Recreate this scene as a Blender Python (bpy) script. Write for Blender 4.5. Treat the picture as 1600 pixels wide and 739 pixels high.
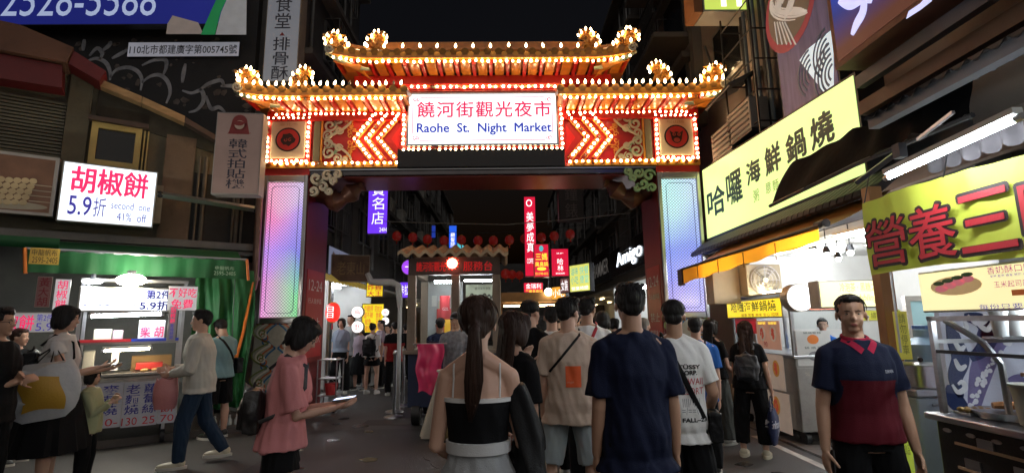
import bpy, math, random
import numpy as np
from math import sin, cos, pi, radians
from mathutils import Vector as V, Matrix, noise
random.seed(7)
SC = bpy.context.scene
COL = SC.collection
for _o in list(bpy.data.objects): bpy.data.objects.remove(_o)
# ------------------------------------------------------------------ camera
FPX, YAW, PITCH, ROLL = 810.0, radians(1.0), radians(9.46), radians(0.8)
CAM = V((0, 0, 1.57))
FWD = V((sin(YAW)*cos(PITCH), cos(YAW)*cos(PITCH), sin(PITCH)))
RGT = V((cos(YAW), -sin(YAW), 0))
UPV = RGT.cross(FWD)
if ROLL:
    _q = Matrix.Rotation(ROLL, 3, FWD); RGT = _q @ RGT; UPV = _q @ UPV
cd = bpy.data.cameras.new('camera'); cam = bpy.data.objects.new('camera', cd); COL.objects.link(cam)
cd.sensor_width = 36; cd.lens = 36*FPX/1600; cd.clip_start = .05; cd.clip_end = 1000
cam.matrix_world = Matrix((( RGT.x, UPV.x, -FWD.x, CAM.x), (RGT.y, UPV.y, -FWD.y, CAM.y), (RGT.z, UPV.z, -FWD.z, CAM.z), (0, 0, 0, 1)))
SC.camera = cam
# ------------------------------------------------------------------ world: night
w = bpy.data.worlds.new('World'); SC.world = w; w.use_nodes = True
nt = w.node_tree; bg = nt.nodes['Background']
sk = nt.nodes.new('ShaderNodeTexSky'); sk.sky_type = 'NISHITA'; sk.sun_disc = False
sk.sun_elevation = radians(-3); sk.sun_rotation = radians(200)
nt.links.new(sk.outputs[0], bg.inputs[0]); bg.inputs[1].default_value = 0.055
sl = bpy.data.lights.new('city_glow_fill', 'SUN'); sl.energy = 0.36; sl.angle = radians(90); sl.color = (1, .92, .84)  # soft fill lamp added in place of general city glow behind the camera
so = bpy.data.objects.new('city_glow_fill', sl); COL.objects.link(so); so.rotation_euler = (radians(48), 0, radians(12))
SC.view_settings.view_transform = 'Standard'; SC.view_settings.look = 'None'
SC.view_settings.exposure = 0.62; SC.view_settings.gamma = 1
try: SC.view_settings.use_curve_mapping = False
except Exception: pass
SC.render.engine = 'CYCLES'
cy = SC.cycles
cy.use_denoising = True; cy.max_bounces = 5; cy.diffuse_bounces = 3; cy.glossy_bounces = 3
cy.transparent_max_bounces = 8; cy.sample_clamp_indirect = 3.0; cy.caustics_reflective = False; cy.caustics_refractive = False
# ------------------------------------------------------------------ frames (vertical working planes)
class Fr:
    """a vertical plane: origin o, u to the viewer's right, v up, n towards the viewer"""
    def __init__(s, o, yaw=0.0, tilt=0.0):
        s.o = V(o); a = radians(yaw)
        s.u = V((cos(a), sin(a), 0)); s.v = V((0, 0, 1)); s.n = s.u.cross(s.v)
        if tilt:
            R = Matrix.Rotation(radians(tilt), 3, s.u); s.v = R @ s.v; s.n = R @ s.n
        s.yaw = a
    def pt(s, a, b, c=0.0): return s.o + s.u*a + s.v*b + s.n*c
    def at(s, px, py, c=0.0):
        d = FWD*FPX + RGT*(px-800) + UPV*(369.5-py)
        o = s.o + s.n*c
        t = (o-CAM).dot(s.n)/d.dot(s.n)
        q = CAM + d*t - s.o
        return q.dot(s.u), q.dot(s.v)
    def shift(s, a, b=0, c=0):
        f = Fr.__new__(Fr); f.o = s.pt(a, b, c); f.u, f.v, f.n, f.yaw = s.u, s.v, s.n, s.yaw; return f
def FY(y, x=0): return Fr((x, y, 0), 0)
def FR(x): return Fr((x, 0, 0), -90)          # right side, facing the street
def FL(x): return Fr((x, 0, 0), 90)           # left side
def px_of(p):
    d = V(p)-CAM; k = FPX/d.dot(FWD)
    return 800+d.dot(RGT)*k, 369.5-d.dot(UPV)*k
# ------------------------------------------------------------------ materials
MATS = {}
def nd(nt, t, **k):
    n = nt.nodes.new(t)
    for a, b in k.items(): setattr(n, a, b)
    return n
def mat(name, col, rough=.6, metal=0., var=.12, scale=5., bump=.15, bscale=60., emit=0., ecol=None, stretch=(1, 1, 1), spec=.5, dirt=0., sheen=0., coat=0.):
    if name in MATS: return MATS[name]
    m = bpy.data.materials.new(name); m.use_nodes = True; nt = m.node_tree; L = nt.links.new
    b = nt.nodes['Principled BSDF']
    b.inputs['Roughness'].default_value = rough; b.inputs['Metallic'].default_value = metal
    b.inputs['Specular IOR Level'].default_value = spec
    if sheen: b.inputs['Sheen Weight'].default_value = sheen
    if coat: b.inputs['Coat Weight'].default_value = coat
    tc = nd(nt, 'ShaderNodeTexCoord'); mp = nd(nt, 'ShaderNodeMapping'); mp.inputs['Scale'].default_value = stretch
    L(tc.outputs['Object'], mp.inputs[0])
    n1 = nd(nt, 'ShaderNodeTexNoise'); n1.inputs['Scale'].default_value = scale; n1.inputs['Detail'].default_value = 5
    L(mp.outputs[0], n1.inputs['Vector'])
    mx = nd(nt, 'ShaderNodeMix', data_type='RGBA')
    L(n1.outputs['Fac'], mx.inputs[0])
    c = V(col[:3])
    mx.inputs[6].default_value = (*[min(1, x*(1-var*1.6)) for x in c], 1); mx.inputs[7].default_value = (*[min(1, x*(1+var*1.6)) for x in c], 1)
    out = mx.outputs[2]
    if dirt:
        n3 = nd(nt, 'ShaderNodeTexNoise'); n3.inputs['Scale'].default_value = scale*.5; n3.inputs['Detail'].default_value = 8; n3.inputs['Roughness'].default_value = .7
        L(mp.outputs[0], n3.inputs['Vector'])
        rp = nd(nt, 'ShaderNodeValToRGB'); rp.color_ramp.elements[0].position = .45; rp.color_ramp.elements[1].position = .7
        L(n3.outputs['Fac'], rp.inputs[0])
        m2 = nd(nt, 'ShaderNodeMix', data_type='RGBA'); m2.inputs[7].default_value = (*(c*(1-dirt)), 1)
        L(rp.outputs[0], m2.inputs[0]); L(out, m2.inputs[6]); out = m2.outputs[2]
    L(out, b.inputs['Base Color'])
    if bump:
        n2 = nd(nt, 'ShaderNodeTexNoise'); n2.inputs['Scale'].default_value = bscale; n2.inputs['Detail'].default_value = 3
        L(mp.outputs[0], n2.inputs['Vector'])
        bp = nd(nt, 'ShaderNodeBump'); bp.inputs['Strength'].default_value = bump; bp.inputs['Distance'].default_value = .01
        L(n2.outputs['Fac'], bp.inputs['Height']); L(bp.outputs[0], b.inputs['Normal'])
    if emit:
        e = V((ecol or col)[:3])
        m3 = nd(nt, 'ShaderNodeMix', data_type='RGBA'); L(n1.outputs['Fac'], m3.inputs[0])
        m3.inputs[6].default_value = (*(e*(1-var)), 1); m3.inputs[7].default_value = (*[min(1., x*(1+var)) for x in e], 1)
        L(m3.outputs[2], b.inputs['Emission Color']); b.inputs['Emission Strength'].default_value = emit
    MATS[name] = m; return m
def lit(name, col, s=1.0, var=.13): return mat(name, tuple(min(.8, c*.8) for c in col), .4, emit=s*.8, ecol=col, var=var, bump=0, scale=1.6)
def glassm(name, tint=(.95, .97, .97), mixf=.04, rough=.02):
    if name in MATS: return MATS[name]
    m = bpy.data.materials.new(name); m.use_nodes = True; nt = m.node_tree; L = nt.links.new
    nt.nodes.remove(nt.nodes['Principled BSDF'])
    t = nd(nt, 'ShaderNodeBsdfTransparent'); t.inputs[0].default_value = (*tint, 1)
    g = nd(nt, 'ShaderNodeBsdfGlossy'); g.inputs['Roughness'].default_value = rough
    lw = nd(nt, 'ShaderNodeLayerWeight'); lw.inputs[0].default_value = .5; f = nd(nt, 'ShaderNodeMath', operation='POWER'); L(lw.outputs['Facing'], f.inputs[0]); f.inputs[1].default_value = 4
    ad = nd(nt, 'ShaderNodeMath', operation='ADD'); ad.use_clamp = True; ad.inputs[1].default_value = mixf; L(f.outputs[0], ad.inputs[0])
    x = nd(nt, 'ShaderNodeMixShader'); L(ad.outputs[0], x.inputs[0]); L(t.outputs[0], x.inputs[1]); L(g.outputs[0], x.inputs[2])
    L(x.outputs[0], nt.nodes['Material Output'].inputs[0]); MATS[name] = m; return m
# ------------------------------------------------------------------ objects
def tag(o, label=None, cat=None, group=None, kind=None):
    if label: o['label'] = label
    if cat: o['category'] = cat
    if group: o['group'] = group
    if kind: o['kind'] = kind
    return o
WM = {}
def thing(name, loc, label, cat, group=None, yaw=0.):
    o = bpy.data.objects.new(name, None); o.empty_display_size = .1; COL.objects.link(o)
    o.location = V(loc); o.rotation_euler = (0, 0, yaw)
    WM[o] = Matrix.Translation(V(loc)) @ Matrix.Rotation(yaw, 4, 'Z')
    return tag(o, label, cat, group)
def wm(o): return WM.get(o) or Matrix.Identity(4)
class MB:
    def __init__(s): s.v = []; s.f = []; s.mi = []; s.m = 0
    def add(s, vs, fs):
        k = len(s.v); s.v += [tuple(p) for p in vs]; s.f += [tuple(i+k for i in f) for f in fs]; s.mi += [s.m]*len(fs); return s
    def box(s, c, d, R=None):
        c = V(c); h = V(d)*.5; R = R or Matrix.Identity(3)
        vs = [c + R @ V((x*h.x, y*h.y, z*h.z)) for x in (-1, 1) for y in (-1, 1) for z in (-1, 1)]
        return s.add(vs, [(0, 1, 3, 2), (4, 6, 7, 5), (0, 4, 5, 1), (2, 3, 7, 6), (0, 2, 6, 4), (1, 5, 7, 3)])
    def fb(s, fr, a0, b0, c0, a1, b1, c1):
        vs = [fr.pt(a, b, c) for a in (a0, a1) for c in (c1, c0) for b in (b0, b1)]
        return s.add(vs, [(0, 1, 3, 2), (4, 6, 7, 5), (0, 4, 5, 1), (2, 3, 7, 6), (0, 2, 6, 4), (1, 5, 7, 3)])
    def poly(s, pts): return s.add(pts, [tuple(range(len(pts)))])
    def tube(s, pts, r, n=6, cap=True, sq=1.0, up=None):
        pts = [V(p) for p in pts]; N = len(pts); rs = r if hasattr(r, '__len__') else [r]*N
        vs = []; prev = None
        for i, p in enumerate(pts):
            t = (pts[min(i+1, N-1)]-pts[max(i-1, 0)])
            t = t.normalized() if t.length > 1e-9 else V((0, 0, 1))
            if up is not None: a = V(up) - t*t.dot(V(up))
            elif prev is None: a = t.orthogonal()
            else: a = prev - t*t.dot(prev)
            if a.length < 1e-6: a = t.orthogonal()
            a.normalize(); prev = a; b = t.cross(a)
            for k in range(n):
                q = 2*pi*k/n; vs.append(p + (a*cos(q)*sq + b*sin(q))*rs[i])
        fs = [(i*n+k, i*n+(k+1) % n, (i+1)*n+(k+1) % n, (i+1)*n+k) for i in range(N-1) for k in range(n)]
        if cap: fs += [tuple(range(n-1, -1, -1)), tuple(range((N-1)*n, N*n))]
        return s.add(vs, fs)
    def cyl(s, p0, p1, r0, r1=None, n=10): return s.tube([p0, p1], [r0, r0 if r1 is None else r1], n)
    def sph(s, c, r, n=8, m=6, R=None):
        c = V(c); r = V(r) if hasattr(r, '__len__') else V((r, r, r)); R = R or Matrix.Identity(3)
        vs = [c + R @ V((0, 0, -r.z))]
        for j in range(1, m):
            t = -pi/2+pi*j/m
            for k in range(n):
                q = 2*pi*k/n; vs.append(c + R @ V((r.x*cos(t)*cos(q), r.y*cos(t)*sin(q), r.z*sin(t))))
        vs.append(c + R @ V((0, 0, r.z))); e = len(vs)-1
        fs = [(0, 1+(k+1) % n, 1+k) for k in range(n)]
        for j in range(m-2):
            for k in range(n): fs.append((1+j*n+k, 1+j*n+(k+1) % n, 1+(j+1)*n+(k+1) % n, 1+(j+1)*n+k))
        fs += [(e, 1+(m-2)*n+k, 1+(m-2)*n+(k+1) % n) for k in range(n)]
        return s.add(vs, fs)
    def prism(s, fr, poly, c0, c1):
        n = len(poly); vs = [fr.pt(a, b, c1) for a, b in poly]+[fr.pt(a, b, c0) for a, b in poly]
        fs = [tuple(range(n)), tuple(range(2*n-1, n-1, -1))]+[(i, n+i, n+(i+1) % n, (i+1) % n) for i in range(n)]
        return s.add(vs, fs)
    def disc(s, fr, a, b, r, c0, c1, n=20, ry=None):
        return s.prism(fr, [(a+r*cos(2*pi*k/n), b+(ry or r)*sin(2*pi*k/n)) for k in range(n)], c0, c1)
    def grid(s, f, nu, nv):
        vs = [f(i/nu, j/nv) for i in range(nu+1) for j in range(nv+1)]; k = nv+1
        return s.add(vs, [(i*k+j, (i+1)*k+j, (i+1)*k+j+1, i*k+j+1) for i in range(nu) for j in range(nv)])
    def ring(s, rings, cap=True):
        n = len(rings[0]); vs = [p for r in rings for p in r]
        fs = [(i*n+k, i*n+(k+1) % n, (i+1)*n+(k+1) % n, (i+1)*n+k) for i in range(len(rings)-1) for k in range(n)]
        if cap: fs += [tuple(range(n-1, -1, -1)), tuple(range((len(rings)-1)*n, len(rings)*n))]
        return s.add(vs, fs)
    def mesh(s, name, mats, inv=None, smooth=False):
        me = bpy.data.meshes.new(name)
        vs = s.v if inv is None else [tuple(inv @ V(p)) for p in s.v]
        me.from_pydata(vs, [], s.f)
        mats = mats if isinstance(mats, (list, tuple)) else [mats]
        for m in mats: me.materials.append(m)
        if len(mats) > 1: me.polygons.foreach_set('material_index', s.mi)
        if smooth:
            me.polygons.foreach_set('use_smooth', [True]*len(me.polygons)); me.set_sharp_from_angle(angle=radians(40))
        me.update(); return me
    def build(s, name, mats, parent=None, smooth=False, label=None, bev=0, kind=None, cat=None, group=None):
        me = s.mesh(name, mats, wm(parent).inverted() if parent is not None else None, smooth)
        o = bpy.data.objects.new(name, me); COL.objects.link(o)
        if parent is not None: o.parent = parent; WM[o] = wm(parent)
        if bev:
            b = o.modifiers.new('bevel', 'BEVEL'); b.width = bev; b.segments = 2; b.limit_method = 'ANGLE'; b.harden_normals = False
        return tag(o, label, cat, group, kind)
def struct(name, mb, m, **k): return mb.build(name, m, kind='structure', **k)
def inst(me, name, loc, parent=None, R=None, scale=None):
    """a copy that shares mesh data; loc in world space"""
    o = bpy.data.objects.new(name, me); COL.objects.link(o)
    Mx = Matrix.Translation(V(loc)) @ (R.to_4x4() if R is not None else Matrix.Identity(4))
    if scale: Mx = Mx @ Matrix.Diagonal((*scale, 1))
    if parent is not None: o.parent = parent; o.matrix_local = wm(parent).inverted() @ Mx
    else: o.matrix_world = Mx
    WM[o] = Mx; return o
def frR(fr): return Matrix((fr.u, -fr.n, fr.v)).transposed()
_tc = {}
def text(fr, a0, b0, a1, b1, s, m, parent, c=.004, bold=.0, name='lettering', ext=.0015, vert=False, fit=True, shear=0., spacing=1.0, label=None, heavy=0.):
    if vert: s = '\n'.join(s)
    key = (s, bold, vert, shear, spacing)
    if key not in _tc:
        cu = bpy.data.curves.new('t', 'FONT'); cu.body = s; cu.offset = bold; cu.align_x = 'CENTER'; cu.resolution_u = 3
        cu.shear = shear; cu.space_character = spacing
        if vert: cu.space_line = 1.0
        o = bpy.data.objects.new('t', cu); COL.objects.link(o)
        me = bpy.data.meshes.new_from_object(o.evaluated_get(bpy.context.evaluated_depsgraph_get()))
        bpy.data.objects.remove(o); bpy.data.curves.remove(cu)
        vs = np.zeros(len(me.vertices)*3); me.vertices.foreach_get('co', vs); vs = vs.reshape(-1, 3)
        fs = [tuple(p.vertices) for p in me.polygons]; bpy.data.meshes.remove(me); _tc[key] = (vs, fs)
    vs, fs = _tc[key]
    if not len(vs): return None
    lo, hi = vs.min(0), vs.max(0); w, h = max(hi[0]-lo[0], 1e-6), max(hi[1]-lo[1], 1e-6)
    sx, sy = (a1-a0)/w, (b1-b0)/h
    if not fit: sx = sy = min(sx, sy)
    ca, cb = (a0+a1)/2, (b0+b1)/2; mx, my = (lo[0]+hi[0])/2, (lo[1]+hi[1])/2
    mb = MB()
    offs = [(0, 0)] if not heavy else [(0, 0)]+[(heavy*cos(k*pi/4), heavy*sin(k*pi/4)) for k in range(8)]
    for i, (ox, oy) in enumerate(offs): mb.add([fr.pt(ca+(x-mx)*sx+ox, cb+(y-my)*sy+oy, c+ext+i*.0002) for x, y, z in vs], fs)
    return mb.build(name, m, parent, label=label)
def rect(fr, q):
    x0, y0, x1, y1 = q; xm, ym = (x0+x1)/2, (y0+y1)/2
    return fr.at(x0, ym)[0], fr.at(xm, y1)[1], fr.at(x1, ym)[0], fr.at(xm, y0)[1]
def sign(fr, r, name, label, cat, face, frame, texts=(), depth=.1, rim=.02, group=None, c=0., px=True, extra=None):
    """box sign: r = pixel rect (or metres if px False); texts = (string, x0,y0,x1,y1, material, options) in 0..1 from the top left"""
    a0, b0, a1, b1 = rect(fr, r) if px else r
    f = fr.shift(0, 0, c)
    t = thing(name, f.pt((a0+a1)/2, b0, -depth), label, cat, group)
    MB().fb(f, a0, b0, -depth, a1, b1, 0).build('frame', frame, t, bev=.006)
    MB().fb(f, a0+rim, b0+rim, 0.0005, a1-rim, b1-rim, .006).build('face', face, t)
    W, H = a1-a0, b1-b0
    for tx in texts:
        o = tx[6] if len(tx) > 6 else {}
        text(f, a0+tx[1]*W, b1-tx[4]*H, a0+tx[3]*W, b1-tx[2]*H, tx[0], tx[5], t, **{'c': .0065, **o})
    if extra: extra(f, a0, b0, a1, b1, t)
    return t
def curve2(fn, n): return [fn(i/(n-1)) for i in range(n)]
def ribbon(mb, fr, pts, w, c=.01, taper=True):
    """flat raised scroll on plane fr"""
    N = len(pts); rs = [w*(.35+.65*sin(pi*min(1, (i+.6)/N))) if taper else w for i in range(N)]
    L, Rr = [], []
    for i, (a, b) in enumerate(pts):
        p, q = pts[max(0, i-1)], pts[min(N-1, i+1)]; dx, dy = q[0]-p[0], q[1]-p[1]; d = math.hypot(dx, dy) or 1
        L.append((a-dy/d*rs[i], b+dx/d*rs[i])); Rr.append((a+dy/d*rs[i], b-dx/d*rs[i]))
    vs = [fr.pt(*p, c) for p in L]+[fr.pt(*p, c) for p in Rr]+[fr.pt(*p, 0) for p in L]+[fr.pt(*p, 0) for p in Rr]
    fs = []
    for i in range(N-1):
        fs += [(i, N+i, N+i+1, i+1), (i, i+1, 2*N+i+1, 2*N+i), (N+i, 3*N+i, 3*N+i+1, N+i+1)]
    mb.add(vs, fs)
def spiral(cx, cy_, r, turns=1.4, a0=0., dirn=1, n=18, tail=0.):
    return [(cx+r*(1-.85*t)*cos(a0+dirn*2*pi*turns*t), cy_+r*(1-.85*t)*sin(a0+dirn*2*pi*turns*t)) for t in [i/(n-1) for i in range(n)]]
# ------------------------------------------------------------------ shared materials
asphalt = mat('asphalt', (.052, .05, .049), .46, var=.5, scale=1.6, bump=.5, bscale=90, dirt=.3)
red_p = mat('red paint', (.55, .02, .018), .38, var=.15, scale=3, bump=.05, coat=.2)
dred_p = mat('dark red paint', (.26, .012, .012), .45, var=.2, scale=3)
gold_p = mat('gold paint', (.75, .33, .05), .38, .25, var=.2, scale=12, bump=.1)
orange_gl = mat('orange glaze', (.72, .24, .03), .3, var=.3, scale=9, bump=.2, bscale=30, coat=.4)
tile_gl = mat('ochre tile glaze', (.42, .2, .05), .35, var=.35, scale=12, bump=.2, coat=.3)
navy_p = mat('navy paint', (.02, .03, .12), .5)
cream = mat('cream board', (.62, .52, .4), .55, var=.08)
scroll_w = mat('ivory scroll paint', (.62, .55, .42), .5)
scroll_g = mat('sage scroll paint', (.25, .38, .24), .5)
scroll_o = mat('amber scroll paint', (.75, .3, .06), .5)
black = mat('black enamel', (.012, .012, .014), .35, bump=0)
dgrey = mat('dark grey metal', (.045, .045, .05), .45, .5, dirt=.3)
steel = mat('brushed steel', (.5, .5, .52), .28, 1., var=.08, scale=8, bump=.08, bscale=100, stretch=(1, 1, 12))
darksteel = mat('dark mirror steel', (.12, .11, .115), .22, .9, var=.3, scale=2, bump=.1, bscale=8)
bulb_m = mat('warm bulb glass', (1, .8, .5), .3, emit=16, ecol=(1, .68, .34), var=.03, bump=0)
G = FY(9.4, -.35)
gate = thing('street_gate', (-.35, 9.9, 0), 'ornate red and gold temple style street gate outlined in glowing bulbs', 'gate')
BULBS = []
def brow(p0, p1, n, kind=0, fn=None):
    for i in range(n):
        t = i/(n-1) if n > 1 else .5; q = V(p0).lerp(V(p1), t)
        if fn: q = q + fn(t)
        BULBS.append((q, kind))
def bline(fr, pts, sp, c=.03, kind=0):
    for (a, b), (d, e) in zip(pts, pts[1:]):
        L = math.hypot(d-a, e-b); n = max(1, round(L/sp))
        for i in range(n): BULBS.append((fr.pt(a+(d-a)*i/n, b+(e-b)*i/n, c), kind))
D = 1.1     # gate depth
for s in (-1, 1):
    xi, xo = 3.26*s, 4.06*s; x0, x1 = min(xi, xo), max(xi, xo)
    # pillar core
    MB().fb(G, x0, 0, -D, x1, 4.45, -.02).build('pillar', dred_p, gate)
    MB().fb(G, x0-.015, 4.33, -D-.02, x1+.015, 4.47, .01).build('pillar_cap', red_p, gate)
    # steel trims around the light panel
    for a, b in ((x0, x0+.07), (x1-.07, x1)):
        MB().fb(G, a, 1.62, -.01, b, 4.33, .035).build('steel_trim', steel, gate, bev=.01)
    MB().fb(G, x0+.072, 4.2, -.01, x1-.072, 4.33, .03).build('steel_trim', steel, gate, bev=.01)
    MB().fb(G, x0+.072, 1.62, -.01, x1-.072, 1.72, .03).build('steel_trim', steel, gate, bev=.01)
    # mosaic base: tiled panel with arabesques
    MB().fb(G, x0, .32, -.015, x1, 1.6, .012).build('mosaic_panel', mat('ivory tile', (.42, .4, .32), .35, var=.15, scale=14), gate)
    MB().fb(G, x0-.03, 0, -.1, x1+.03, .3, .04).build('plinth', mat('grey granite', (.2, .19, .18), .5, var=.4, scale=60, bump=.1), gate, bev=.015)
    cols = [mat('blue tile', (.04, .16, .32), .3), mat('rust tile', (.5, .14, .05), .3), mat('ivory glaze', (.7, .66, .55), .3), mat('olive tile', (.2, .24, .08), .3)]
    xm = (x0+x1)/2
    for k, m in enumerate(cols):
        mb = MB()
        for row in range(3):
            zc = .55+row*.42
            for q in (-1, 1):
                r = .16+.035*k
                ribbon(mb, G, [(xm+q*(.04*k+.02+r*sin(t*pi)*1.1), zc-.2+.42*t+.03*k) for t in [i/14 for i in range(15)]], .014, .018+.001*k, False)
                ribbon(mb, G, spiral(xm+q*(.2+.02*k), zc+.05*k-.08, .075, 1.3, k*1.7, q, 14), .014, .02+.001*k)
        mb.build('mosaic_scroll', m, gate, kind='stuff')
# the light panels: hexagonal film over coloured tubes
def led_mat(name, cs, dots=25):
    m = bpy.data.materials.new(name); m.use_nodes = True; nt = m.node_tree; L = nt.links.new; b = nt.nodes['Principled BSDF']
    tc = nd(nt, 'ShaderNodeTexCoord'); sp = nd(nt, 'ShaderNodeSeparateXYZ'); L(tc.outputs['Generated'], sp.inputs[0])
    nz = nd(nt, 'ShaderNodeTexNoise'); nz.inputs['Scale'].default_value = 1.7; L(tc.outputs['Generated'], nz.inputs['Vector'])
    ad = nd(nt, 'ShaderNodeMath', operation='MULTIPLY_ADD'); ad.inputs[1].default_value = .35; L(nz.outputs['Fac'], ad.inputs[0]); L(sp.outputs['Z'], ad.inputs[2])
    outs = []
    for side in cs:
        side = [tuple(c*.8+.13 for c in q) for q in side]; r = nd(nt, 'ShaderNodeValToRGB'); e = r.color_ramp.elements
        while len(e) < len(side): e.new(.5)
        for i, c in enumerate(side): e[i].position = .16+i/(len(side)-1); e[i].color = (*c, 1)
        L(ad.outputs[0], r.inputs[0]); outs.append(r.outputs[0])
    mx = nd(nt, 'ShaderNodeMix', data_type='RGBA'); L(sp.outputs['X'], mx.inputs[0]); L(outs[0], mx.inputs[6]); L(outs[1], mx.inputs[7])
    mp = nd(nt, 'ShaderNodeMapping'); mp.inputs['Rotation'].default_value = (0, radians(45), 0); mp.inputs['Scale'].default_value = (dots,)*3
    L(tc.outputs['Object'], mp.inputs[0])
    vo = nd(nt, 'ShaderNodeTexVoronoi'); vo.inputs['Scale'].default_value = 1; vo.inputs['Randomness'].default_value = 0
    sx = nd(nt, 'ShaderNodeSeparateXYZ'); L(mp.outputs[0], sx.inputs[0]); cx = nd(nt, 'ShaderNodeCombineXYZ'); L(sx.outputs['X'], cx.inputs['X']); L(sx.outputs['Z'], cx.inputs['Z'])
    L(cx.outputs[0], vo.inputs['Vector'])
    rp = nd(nt, 'ShaderNodeValToRGB'); rp.color_ramp.elements[0].position = .28; rp.color_ramp.elements[0].color = (1.15, 1.15, 1.15, 1); rp.color_ramp.elements[1].position = .5; rp.color_ramp.elements[1].color = (.28, .28, .28, 1)
    L(vo.outputs['Distance'], rp.inputs[0])
    mu = nd(nt, 'ShaderNodeMix', data_type='RGBA', blend_type='MULTIPLY'); mu.inputs[0].default_value = 1; L(mx.outputs[2], mu.inputs[6]); L(rp.outputs[0], mu.inputs[7])
    L(mu.outputs[2], b.inputs['Emission Color']); b.inputs['Emission Strength'].default_value = 1.0
    b.inputs['Base Color'].default_value = (.12, .12, .14, 1); b.inputs['Roughness'].default_value = .25; MATS[name] = m; return m
ledL = led_mat('rainbow light film', [[(.75, .2, .6), (.7, .12, .6), (.45, .16, .85), (.9, .1, .35), (.8, .2, .4)], [(.05, .5, .1), (.03, .6, .15), (.08, .1, .7), (.3, .2, .8), (.5, .4, .7)]])
ledR = led_mat('blue light film', [[(.4, .3, .75), (.12, .14, .85), (.1, .2, .9), (.4, .75, .8), (.4, .85, .8)], [(.4, .35, .85), (.2, .2, .8), (.12, .2, .8), (.35, .5, .9), (.4, .55, .85)]])
for s, m in ((-1, ledL), (1, ledR)):
    x0, x1 = sorted((3.34*s, 3.98*s))
    MB().fb(G, x0, 1.73, -.01, x1, 4.19, .015).build('light_panel', m, gate)
    ln = MB()   # inner dark outline with cut corners
    i = .07; k = .05; pl = [(x0+i+k, 1.8), (x1-i-k, 1.8), (x1-i, 1.8+k), (x1-i, 4.12-k), (x1-i-k, 4.12), (x0+i+k, 4.12), (x0+i, 4.12-k), (x0+i, 1.8+k)]
    for p, q in zip(pl, pl[1:]+pl[:1]): ln.tube([G.pt(*p, .018), G.pt(*q, .018)], .006, 4)
    ln.build('panel_outline', mat('plum line', (.05, .04, .12), .5), gate)
    # inner faces: red boards with notices
    Fi = Fr((-.35+3.26*s, 9.4, 0), 90 if s < 0 else -90)
    a = (0, D) if s < 0 else (-D, 0)
    MB().fb(Fi, a[0], .02, -.01, a[1], 4.28, .02).build('inner_board', mat('maroon board', (.2, .012, .014), .4, dirt=.3), gate)
    MB().fb(Fi, a[0]+.12, 1.0, .021, a[1]-.12, 2.6, .03).build('notice_board', mat('red notice', (.45, .02, .02), .4), gate)
    wh = mat('notice white', (.7, .65, .6), .5)
    text(Fi, a[0]+.2, 2.22, a[1]-.2, 2.42, '12-24', wh, gate, c=.032)
    text(Fi, a[0]+.2, 1.98, a[1]-.2, 2.08, '行人徒步區', wh, gate, c=.032)
    text(Fi, a[0]+.25, 1.55, a[1]-.25, 1.72, '禁止', wh, gate, c=.032)
    text(Fi, a[0]+.2, 1.25, a[1]-.2, 1.4, '車輛進入', wh, gate, c=.032)
    # corner bracket with a rolled end and a cloud scroll under the lintel
    mb = MB(); pts = [G.pt(s*(3.25-.9*t), 4.28-.02-.42*sin(pi*min(1, t*1.05))*(1-t*.6), -.45) for t in [i/12 for i in range(13)]]
    mb.tube(pts, [.22-.1*i/12+.05*sin(i*1.6) for i in range(13)], 12); mb.build('bracket', mat('bronze brown', (.16, .06, .04), .4, .2, var=.3), gate, smooth=True)
    mb = MB()
    for j, (cx, cz, r, a0, d) in enumerate([(3.1, 4.22, .12, 0, 1), (2.9, 4.27, .1, 1, -1), (2.72, 4.3, .08, 2, 1), (2.98, 4.06, .1, 3, 1), (3.14, 3.98, .09, 4, -1), (2.78, 4.17, .07, 5, 1), (2.86, 3.98, .07, 2, -1)]):
        ribbon(mb, G, spiral(s*cx, cz+.04, r, 1.3, a0, d*s, 16), .03, .06)
    mb.build('cloud_scroll', scroll_g if s > 0 else scroll_w, gate)
# lintel
MB().fb(G, -3.24, 4.32, -D, 3.24, 4.41, 0).build('lintel', darksteel, gate, bev=.01)
MB().fb(G, -3.24, 4.412, -.02, 3.24, 4.435, .04).build('lintel_edge', steel, gate)
MB().fb(G, -3.2, 4.295, -D+.05, 3.2, 4.316, -.05).build('lintel_soffit', mat('red brown soffit', (.22, .035, .03), .3, .3), gate)
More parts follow.
